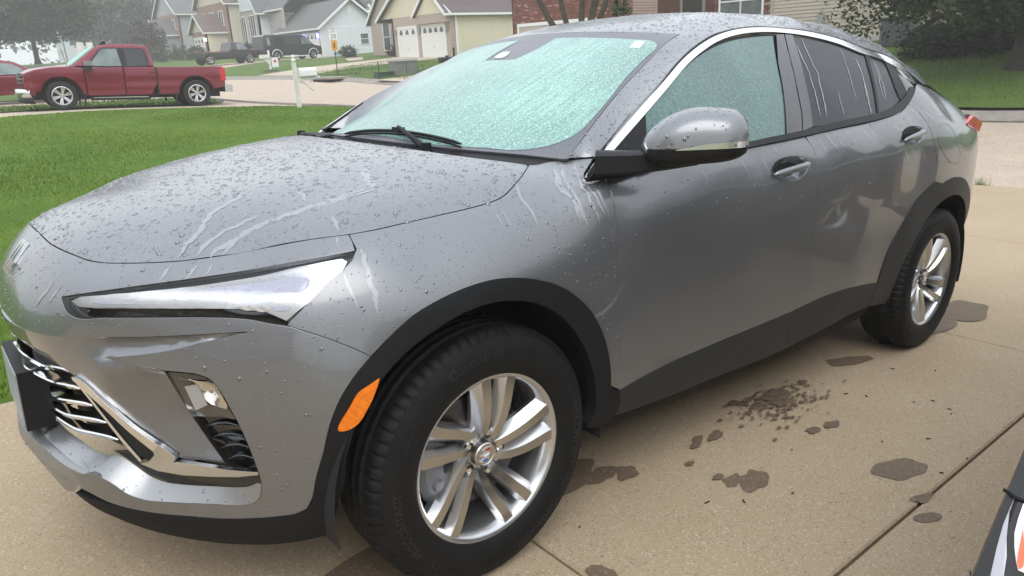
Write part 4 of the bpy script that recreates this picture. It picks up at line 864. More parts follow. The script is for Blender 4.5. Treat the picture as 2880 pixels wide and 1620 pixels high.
def red_truck():
    th = math.radians(-5); r = empty('pickup_truck', (3.08, 24.15, tz(3.08, 23.2)-.03), (0, math.radians(2.9), th)); tag(r, 'glossy red four door pickup parked nose left on the next driveway', 'truck')
    hw = 1.0; R = .415
    wf = lambda x, z: 1-.045*np.clip((z-.95)/.45, 0, 1)**2-.055*np.clip((.62-z)/.35, 0, 1)**1.5-.012*np.exp(-((z-.80)/.05)**2)-.07*np.clip((-.55-x)/.45, 0, 1)**2
    low = .40
    front = [(-.66, low)]+[(-.62, .55)]+arch_pts(0, .42, .53, 168, 12)[0:]+[(.60, low), (.66, low), (.66, 1.19), (.30, 1.245), (-.20, 1.22), (-.60, 1.15), (-.86, 1.05), (-.92, .85), (-.88, .62), (-.80, low+.05)]
    fp = body_side(front, hw, wf, .1).build('front_fender', VRED, r, True, 30)
    hd = MB(); N = 12
    xs = np.linspace(-.93, .62, N); V = []
    for x in xs:
        zt = 1.10+.20*np.clip((x+.93)/1.2, 0, 1)**.7
        for y in np.linspace(-.93, .93, 11): V.append((x+.0-.10*(1-(y/.93)**2) if x < -.8 else x, y, zt-.05*(abs(y)/.93)**2.5+.03*math.exp(-((abs(y)-.55)/.12)**2)-.10*np.clip((-.70-x)/.25, 0, 1)**2))
    hd.add(V, [(i*11+j, i*11+j+1, (i+1)*11+j+1, (i+1)*11+j) for i in range(N-1) for j in range(10)]); hd.build('hood', VRED, r, True)
    d1 = [(.675, low), (1.70, low), (1.70, 1.215), (.675, 1.20)]; d2 = [(1.715, low), (2.42, low), (2.60, .72), (2.60, 1.225), (1.715, 1.218)]
    for i, d in enumerate((d1, d2)):
        o = body_side(d, hw, wf, .1, .015).build('door', VRED, r, True, 30); hx = d[0][0]+.66
        for s in (-1, 1): vbox(o, 'handle', (hx, s*.985, 1.02), (hx+.22, s*1.025, 1.065), VRED)
    bed = [(2.635, low), (3.19, low)]+arch_pts(3.745, .42, .53, 178, 8)+[(4.27, .55), (4.62, .60), (4.66, 1.10), (4.60, 1.235), (2.635, 1.225)]
    bo = body_side(bed, hw, wf, .1, .02).build('cargo_bed', VRED, r, True, 30)
    vbox(bo, 'bed_gap', (2.602, -.985, low+.02), (2.634, .985, 1.2), VPL); vbox(bo, 'tailgate', (4.60, -.86, .62), (4.67, .86, 1.2), VRED)
    for s in (-1, 1): vbox(bo, 'tail_lamp', (4.50, s*.90, .80), (4.672, s*1.0, 1.20), RED)
    # cab
    V = []; prof = [(.30, 1.21), (1.05, 1.80), (1.35, 1.88), (2.2, 1.885), (2.48, 1.84), (2.60, 1.22)]
    def chw(x, z): return .965-.205*np.clip((z-1.22)/.66, 0, 1)
    cab = body_side(prof, 1.0, lambda x, z: chw(x, z), .09, .05).build('cab', VRED, r, True, 35)
    ws = MB(); ws.prism([(.34, -.88, 1.255), (1.05, -.72, 1.80), (1.05, .72, 1.80), (.34, .88, 1.255)], (-.03, 0, .03)); ws.build('windscreen', VMINT, cab)
    wpane(cab, 'side_window', [(.80, 1.255), (1.18, 1.70), (1.25, 1.745), (1.62, 1.755), (1.68, 1.25)], chw, VGLA, off=.008); wpane(cab, 'rear_window', [(1.84, 1.25), (1.82, 1.757), (2.26, 1.745), (2.35, 1.70), (2.40, 1.34), (2.32, 1.26)], chw, VTINT, off=.008); wpane(cab, 'pillar_cover', [(1.69, 1.245), (1.63, 1.76), (1.81, 1.76), (1.83, 1.245)], chw, VPL, off=.005)
    wpane(cab, 'window_frame', [(.70, 1.235), (1.15, 1.73), (1.24, 1.78), (2.28, 1.775), (2.40, 1.72), (2.46, 1.32), (2.36, 1.235)], chw, VPL, off=.003)
    for s in (-1, 1):
        m = MB(); m.boxp((.66, s*.99, 1.13), (.86, s*1.26, 1.26)); m.build('door_mirror', VPL, r); m = MB(); m.boxp((.655, s*1.03, 1.26), (.86, s*1.27, 1.40)); m.build('mirror_cap', CHR2, r)
        st = MB(); st.tube([(.72, s*1.04, .31), (2.35, s*1.04, .31)], .045, 8); st.build('side_step', VPL, r, True); st = MB(); st.boxp((.80, s*1.0, .33), (2.28, s*1.10, .362)); st.build('step_pad', CHR2, r)
        f = MB(); f.boxp((.56, s*.80, .10), (.60, s*1.0, .46)); f.build('mud_flap', VPL, r); f = MB(); f.boxp((3.10, s*.80, .14), (3.14, s*1.0, .46)); f.build('mud_flap', VPL, r)
    # nose: chrome bars, lamps, bumper
    g = MB(); g.boxp((-.985, -.78, .72), (-.90, .78, 1.06)); gr = g.build('grille', VPL, r)
    for z, h in ((.99, .035), (.90, .06), (.79, .035)): b = MB(); b.boxp((-1.02, -.80, z-h/2), (-.94, .80, z+h/2)); b.build('grille_bar', CHR2, gr)
    for s in (-1, 1):
        b = MB(); b.prism([(-.99, s*.60, .93), (-.99, s*.60, 1.06), (-.90, s*.93, 1.07), (-.66, s*.985, 1.05), (-.72, s*.985, .97), (-.90, s*.94, .94)], (.06, -s*.04, -.002)); b.build('headlight', mat('truck_lamp', (.7, .7, .72), .15, .7), r)
        b = MB(); b.prism([(-.985, s*.62, .74), (-.985, s*.62, .90), (-.90, s*.94, .92), (-.88, s*.95, .76)], (.05, 0, 0)); b.build('lamp_surround', CHR2, r)
        ar = MB(); A = np.array([(x, s*1.0, z) for x, z in arch_pts(0, .42, .50, 8, 172, 18)]); ar.tube(A, .02, 5)
    V = []; ys = np.linspace(-1.0, 1.0, 17)
    for y in ys:
        xo = -1.12+.34*abs(y)**3.2
        for dx, z in ((.10, .62), (0, .61), (-.02, .50), (.03, .38), (.12, .36)): V.append((xo+dx, y, z))
    b = MB(); b.add(V, [(i*5+k, i*5+k+1, (i+1)*5+k+1, (i+1)*5+k) for i in range(16) for k in range(4)]); bp = b.build('front_bumper', CHR2, r, True)
    V = [(x+.05, y*.99, z-.16 if z < .5 else .40) for x, y, z in V]; b = MB(); b.add(V, [(i*5+k, i*5+k+1, (i+1)*5+k+1, (i+1)*5+k) for i in range(16) for k in range(4)]); b.build('air_dam', VPL, bp, True)
    b = MB(); b.boxp((4.62, -.98, .44), (4.86, .98, .66)); b.build('rear_bumper', CHR2, r)
    b = MB(); b.prism([(1.26, -.04, 1.88), (1.48, -.04, 1.90), (1.46, -.04, 1.98), (1.36, -.04, 1.99)], (0, .08, 0)); b.build('roof_fin', VPL, r); b = MB(); b.tube([(.26, -.86, 1.23), (.16, -.88, 1.75)], .006, 5); b.build('aerial', VPL, r)
    ub = MB(); ub.boxp((-.85, -.72, .30), (4.5, .72, .80)); ub.build('chassis', mat('chassis_dark', (.012, .012, .012), .8), r)
    for x in (0, 3.745):
        for s in (-1, 1): simple_wheel(r, x, s*.86, .415, .272, 6, RIMS, .28)
        wl = MB(); wl.boxp((x-.5, -.70, .42), (x+.5, .70, .93)); wl.build('wheel_well', mat('well_dark', (.008, .008, .008), .9), r)
    R_ = (math.pi/2, 0, 0)
    letters('SILVERADO', .075, CHR2, r, (.38, -.978, 1.135), R_, .006); letters('4X4', .085, CHR2, bo, (4.20, -.965, 1.17), R_, .006)
    for z in (.60,): pass
    return r
CHR2 = mat('bright_chrome', (.72, .72, .73), .14, .95)
red_truck()
def boxy(name, label, cat, x, y, rz, low_poly, cab_poly, hw, chw, paint, wheels, wr, windows, extra=None, group=None, dz=0, cabm=None, pitch=0.):
    r = empty(name, (x, y, tz(x, y)+dz), (0, pitch, rz)); tag(r, label, cat, group)
    wf = lambda X, z: 1-.05*np.clip((z-.8)/.4, 0, 1)**2-.05*np.clip((.5-z)/.3, 0, 1)
    body_side(low_poly, hw, wf, .14, .05).build('body', paint, r, True, 35)
    cb = body_side(cab_poly, 1., chw, .14, .06).build('cab', cabm or paint, r, True, 35)
    for poly, m in windows: wpane(cb, 'window', poly, chw, m, off=.008)
    for xx in wheels:
        for s in (-1, 1): simple_wheel(r, xx, s*(hw-.13), wr, wr*.62, 5, RIMS, .22, False)
    if extra: extra(r)
    return r
def va(cx, r, cz): return arch_pts(cx, cz, r, 178, 2, 9)
def van_extra(r):
    for cx in (0, -3.5):
        for s in (-1, 1):
            b = MB(); b.tube(np.array([(x, s*1.0, z) for x, z in arch_pts(cx, .37, .47, 5, 175, 14)]), .035, 6); b.build('wheel_trim', SIGNW, r, True)
    for s in (-1, 1): b = MB(); b.boxp((-3.0, s*.98, .24), (-.5, s*1.08, .32)); b.build('side_step', SIGNW, r)
    b = MB(); b.boxp((.78, -.92, .42), (.92, .92, .62)); b.build('front_bumper', CHR2, r); b = MB(); b.boxp((.80, -.85, .66), (.86, .85, .90)); b.build('grille', VPL, r)
# van, nose to the right (+x): local x grows forwards here
boxy('parked_van', 'dark green van with white wheel arch trim parked before the garage', 'van', 28.0, 60.2, math.radians(8),
     [(.86, .32), (.46, .35)]+arch_pts(0, .37, .46, 2, 178, 9)+[(-3.04, .35)]+arch_pts(-3.5, .37, .46, 2, 178, 9)+[(-4.55, .35), (-4.62, .6), (-4.6, 1.15), (.15, 1.15), (.80, 1.02), (.90, .85)], [(.20, 1.1), (-.50, 1.82), (-.95, 2.0), (-4.4, 2.02), (-4.58, 1.9), (-4.62, 1.1)], .99, lambda X, z: .985-.13*np.clip((z-1.1)/.9, 0, 1),
     VDARK, (0, -3.5), .37, [([(-.02, 1.22), (-.52, 1.72), (-1.05, 1.76), (-1.05, 1.22)], VGLA), ([(-1.3, 1.25), (-1.3, 1.76), (-1.75, 1.78), (-1.75, 1.25)], VGLASS), ([(-2.0, 1.25), (-2.0, 1.76), (-2.4, 1.78), (-2.4, 1.25)], VGLASS), ([(-2.7, 1.25), (-2.7, 1.78), (-3.5, 1.79), (-3.5, 1.25)], VTINT), ([(-4.0, 1.2), (-4.0, 1.80), (-4.25, 1.80), (-4.25, 1.2)], VGLA)], van_extra)
def pick_extra(r):
    b = MB(); b.boxp((-3.9, -.86, .9), (-1.62, .86, .98)); b.build('red_bed_cover', mat('bed_red', (.30, .02, .025), .5), r); b = MB(); b.prism([(-.1, -.9, 1.10), (-.1, .9, 1.10), (.75, .85, 1.04), (.75, -.85, 1.04)], (0, 0, .03)); b.build('red_hood', mat('hood_red', (.34, .03, .03), .35, coat=.5), r)
    b = MB(); b.boxp((.86, -.88, .40), (.98, .88, .58)); b.build('front_bumper', CHR2, r)
boxy('old_pickup', 'old black pickup with red hood and bed rail behind the van', 'truck', 22.1, 59.2, math.radians(6),
     [(.90, .36), (.46, .38)]+arch_pts(0, .37, .46, 2, 178, 9)+[(-2.9, .38)]+arch_pts(-3.3, .37, .46, 2, 178, 9)+[(-4.3, .45), (-4.35, .92), (-1.6, .94), (-.1, 1.08), (.82, 1.0), (.92, .8)], [(.0, 1.0), (-.45, 1.55), (-.75, 1.62), (-1.45, 1.62), (-1.62, 1.0)], .95, lambda X, z: .92-.16*np.clip((z-1.0)/.6, 0, 1),
     VBLK, (0, -3.3), .37, [([(-.18, 1.08), (-.52, 1.50), (-.95, 1.54), (-.95, 1.06)], VGLA), ([(-1.05, 1.06), (-1.05, 1.54), (-1.38, 1.54), (-1.46, 1.06)], VTINT)], pick_extra)
def red_suv_extra(r):
    b = MB(); b.prism([(-.80, -.60, 1.02), (-1.5, -.52, 1.54), (-1.5, .52, 1.54), (-.80, .60, 1.02)], (.03, 0, .03)); b.build('windscreen', VGLA, r)
boxy('red_suv', 'red crossover at the left edge, half hidden behind the pickup nose', 'car', 4.3, 32.4, math.radians(5),
     [(.95, .3), (.45, .32)]+arch_pts(0, .34, .43, 2, 178, 9)+[(-2.3, .32)]+arch_pts(-2.7, .34, .43, 2, 178, 9)+[(-3.5, .35), (-3.6, .7), (-3.5, 1.05), (-.6, 1.02), (.5, .96), (.92, .78), (1.0, .55)], [(-.55, .98), (-1.35, 1.50), (-1.8, 1.6), (-2.7, 1.58), (-3.4, 1.04)], .90, lambda X, z: .87-.22*np.clip((z-1.0)/.6, 0, 1),
     VRED, (0, -2.7), .34, [([(-.95, 1.06), (-1.45, 1.44), (-1.95, 1.50), (-1.98, 1.06)], VGLA), ([(-2.08, 1.06), (-2.06, 1.50), (-2.7, 1.48), (-2.95, 1.10)], VTINT)], red_suv_extra, pitch=0)
# control points of the lower body skin (x rearwards from the front axle, |y|, z), metres
CP=[
# centre line
(-.887,0,.71),(-.872,0,.785),(-.831,0,.838),(-.773,0,.897),(-.72,0,.924),(-.65,0,.949),(-.55,0,.977),(-.35,0,1.013),(-.1,0,1.055),(.14,0,1.085),
(-.893,0,.60),(-.895,0,.5),(-.888,0,.4),(-.868,0,.30),(-.83,0,.22),
# y .2
(-.876,.2,.71),(-.862,.2,.78),(-.825,.2,.832),(-.768,.2,.892),(-.645,.2,.943),(-.36,.2,1.010),(-.1,.2,1.053),(.16,.2,1.084),
(-.88,.2,.6),(-.882,.2,.5),(-.873,.2,.4),(-.85,.2,.3),(-.812,.2,.22),
# y .4
(-.805,.4,.70),(-.798,.4,.76),(-.790,.4,.80),(-.762,.4,.838),(-.712,.4,.866),(-.652,.4,.897),(-.564,.4,.938),(-.455,.4,.980),(-.353,.4,1.003),(-.123,.4,1.045),(.18,.4,1.078),
(-.81,.4,.6),(-.808,.4,.5),(-.795,.4,.4),(-.775,.4,.3),(-.745,.4,.22),
# y .55
(-.69,.55,.72),(-.685,.55,.78),(-.655,.55,.83),(-.60,.55,.868),(-.50,.55,.918),(-.35,.55,.975),(-.12,.55,1.026),(.22,.55,1.063),
(-.70,.55,.6),(-.697,.55,.5),(-.68,.55,.4),(-.66,.55,.3),(-.64,.55,.22),
# y .66 .72 crest
(-.57,.66,.78),(-.545,.655,.83),(-.46,.66,.877),(-.32,.68,.955),(-.17,.70,.990),(.12,.72,1.021),(.27,.715,1.033),(.42,.70,1.043),
(-.59,.68,.6),(-.585,.68,.5),(-.57,.68,.4),(-.545,.69,.3),(-.52,.69,.22),
# fender side
(-.452,.775,.79),(-.41,.78,.84),(-.30,.785,.905),(-.17,.785,.945),(.10,.80,.972),(.27,.80,.995),(.42,.80,1.012),
(-.46,.80,.68),(-.47,.80,.58),(-.465,.80,.46),(-.45,.80,.36),(-.40,.80,.25),
(-.34,.855,.75),(-.30,.845,.83),(-.15,.855,.87),(.10,.868,.90),(.27,.865,.935),(.40,.866,1.0),
(-.35,.875,.64),(-.36,.875,.55),(-.36,.87,.45),(-.33,.86,.34),
(-.2,.892,.80),(0,.905,.835),(.18,.902,.80),(.1,.889,.865),(.28,.888,.87),(.42,.889,.93),
(-.22,.905,.70),(-.25,.905,.58),(-.27,.895,.45),(-.25,.88,.33),
(.42,.899,.84),(.42,.90,.72),(.42,.898,.58),(.42,.893,.45),(.42,.873,.33),(.42,.845,.25),
(0,.912,.6),(0,.91,.45),(0,.89,.3),
# doors
(.55,.9022,.905),(.9,.9032,.924),(1.3,.9050,.948),(1.7,.9072,.975),(2.1,.9090,1.003),(2.5,.9110,1.022),
(.7,.864,1.045),(.7,.881,.99),(.7,.898,.935),(.7,.9025,.88),(.7,.902,.80),(.7,.897,.68),(.7,.893,.56),(.7,.889,.45),(.7,.871,.34),(.7,.845,.26),
(1.1,.862,1.07),(1.1,.881,1.01),(1.1,.900,.955),(1.1,.9045,.90),(1.1,.9025,.80),(1.1,.895,.68),(1.1,.888,.56),(1.1,.886,.45),(1.1,.869,.34),(1.1,.845,.26),
(1.5,.860,1.095),(1.5,.882,1.035),(1.5,.902,.98),(1.5,.9065,.925),(1.5,.903,.80),(1.5,.895,.68),(1.5,.889,.56),(1.5,.886,.47),(1.5,.869,.35),(1.5,.845,.26),
(1.9,.850,1.13),(1.9,.880,1.07),(1.9,.903,1.01),(1.9,.9085,.95),(1.9,.906,.82),(1.9,.901,.70),(1.9,.896,.58),(1.9,.891,.47),(1.9,.871,.36),(1.9,.845,.26),
(2.3,.79,1.25),(2.25,.835,1.18),(2.3,.880,1.10),(2.3,.903,1.04),(2.3,.909,.97),(2.3,.910,.85),(2.3,.912,.75),(2.3,.908,.6),(2.3,.89,.45),(2.3,.86,.3),
(2.7,.745,1.25),(2.7,.815,1.16),(2.7,.870,1.09),(2.7,.900,1.05),(2.7,.911,.98),(2.7,.915,.88),(2.7,.918,.80),(2.7,.915,.6),(2.7,.90,.4),(2.7,.88,.28),
(3.05,.69,1.20),(3.05,.77,1.13),(3.05,.82,1.08),(3.05,.853,1.03),(3.05,.868,.96),(3.05,.878,.85),(3.05,.880,.70),(3.05,.868,.55),(3.05,.84,.4),(3.05,.81,.28),
(3.30,.60,1.14),(3.30,.69,1.10),(3.30,.752,1.055),(3.30,.785,1.0),(3.30,.79,.92),(3.30,.798,.8),(3.30,.795,.65),(3.30,.775,.5),(3.28,.745,.36),(3.25,.70,.27),
(3.52,.50,1.11),(3.52,.62,1.05),(3.52,.655,.98),(3.52,.665,.88),(3.52,.675,.75),(3.52,.67,.6),(3.50,.65,.45),(3.45,.62,.3),
(3.65,.36,1.08),(3.65,.48,1.0),(3.66,.50,.85),(3.67,.52,.7),(3.66,.51,.5),(3.60,.48,.33),
(3.68,0,1.10),(3.72,0,1.0),(3.73,0,.85),(3.738,0,.65),(3.72,0,.45),(3.66,0,.3),
(3.45,0,1.17),(3.1,.3,1.22),(2.9,0,1.25),
# cowl to tail underside of the cabin (hidden), keeps the skin closed
(.6,0,1.14),(.6,.5,1.10),(1.2,0,1.22),(1.2,.5,1.2),(2.0,0,1.27),(2.0,.5,1.25),(2.6,0,1.28),
# floor
(-.7,0,.13),(-.5,.5,.14),(0,0,.12),(0,.7,.14),(.8,0,.12),(.8,.7,.14),(1.6,0,.12),(1.6,.7,.14),(2.4,0,.12),(2.4,.7,.14),(3.2,0,.15),(3.2,.6,.16),
]
OUTP=[(-1.05,0,1.0),(-1.0,.45,1.05),(-.95,.7,.85),(-.85,.85,1.0),(-.85,.95,.6),(-.95,.8,.35),(-.5,.98,1.05),(0,.98,1.15),(-.5,.5,1.2),(-.6,0,1.2),(0,0,1.32),(-1.1,.4,.5),(-1.1,0,.4),(.6,1.1,1.1)]
_CX,_CZ=1.42,.62
def base(P):
    x=(P[...,0]-_CX)/2.32; y=P[...,1]/.93; z=(P[...,2]-_CZ)/.55
    s=(np.abs(x)**4+np.abs(y)**4+np.abs(z)**4+1e-12)**.25
    return .55*(s-1)
class Skin:
    def __init__(s,smooth=2e-7):
        P=[]
        for (x,y,z) in CP:
            P.append((x,y,z))
            if y>1e-6:P.append((x,-y,z))
        nb=len(P)
        for (x,y,z) in OUTP:
            P.append((x,y,z))
            if y>1e-6:P.append((x,-y,z))
        P=np.array(P,float);s.P=P
        n=len(P)
        A=s.K(P,P)+smooth*np.eye(n)*n
        Q=s.poly(P);m=Q.shape[1]
        B=np.zeros((n+m,n+m));B[:n,:n]=A;B[:n,n:]=Q;B[n:,:n]=Q.T
        r=np.zeros(n+m);r[:nb]=base(P[:nb]);r[nb:n]=.35*base(P[nb:])
        w=np.linalg.solve(B,r);s.w=w[:n];s.c=w[n:]
    def K(s,A,B):
        d2=((A*A).sum(1)[:,None]+(B*B).sum(1)[None]-2*A@B.T).clip(0)
        return d2*np.sqrt(d2)
    def poly(s,P):
        x,y,z=P.T
        return np.stack([np.ones_like(x),x,y,z,x*x,y*y,z*z,x*y,y*z,x*z],1)
    def f(s,P):
        sh=P.shape[:-1];P=np.asarray(P,float).reshape(-1,3);o=np.empty(len(P))
        for i in range(0,len(P),20000):
            q=P[i:i+20000];o[i:i+20000]=base(q)-s.K(q,s.P)@s.w-s.poly(q)@s.c
        return o.reshape(sh)
    def grad(s,P):
        h=1e-4;g=[]
        for k in range(3):
            e=np.zeros(3);e[k]=h;g.append((s.f(P+e)-s.f(P-e))/(2*h))
        return np.stack(g,-1)
    def normal(s,P):
        g=s.grad(P);return g/np.linalg.norm(g,axis=-1,keepdims=True)
    def hit(s,O,D,t0,t1,n=60,first=True):
        # first crossing from outside (f>0) to inside along O+tD
        O=np.atleast_2d(O).astype(float);D=np.atleast_2d(D).astype(float)
        O,D=np.broadcast_arrays(O,D)
        ts=np.linspace(t0,t1,n)
        F=s.f(O[:,None,:]+ts[None,:,None]*D[:,None,:])
        Q=O[:,None,:]+ts[None,:,None]*D[:,None,:]
        bad=(np.abs(Q[...,1])>.94)|(Q[...,0]<-.95)|(Q[...,0]>3.8)|(Q[...,2]<.08)|(Q[...,2]>1.32)|((Q[...,0]<.3)&(Q[...,2]>1.13+.27*Q[...,0]-.1*Q[...,1]**2))|(Q[...,0]<-.95+.45*(np.abs(Q[...,1])/.9)**3)
        F=np.where(bad,1.,F)
        sg=(F[:,:-1]>0)&(F[:,1:]<=0)
        ok=sg.any(1);i=sg.argmax(1)
        a=ts[i];b=ts[np.minimum(i+1,n-1)]
        for _ in range(14):
            m=.5*(a+b);fm=s.f(O+m[:,None]*D);pos=fm>0
            a=np.where(pos,m,a);b=np.where(pos,b,m)
        X=O+(.5*(a+b))[:,None]*D
        X[~ok]=np.nan
        return X
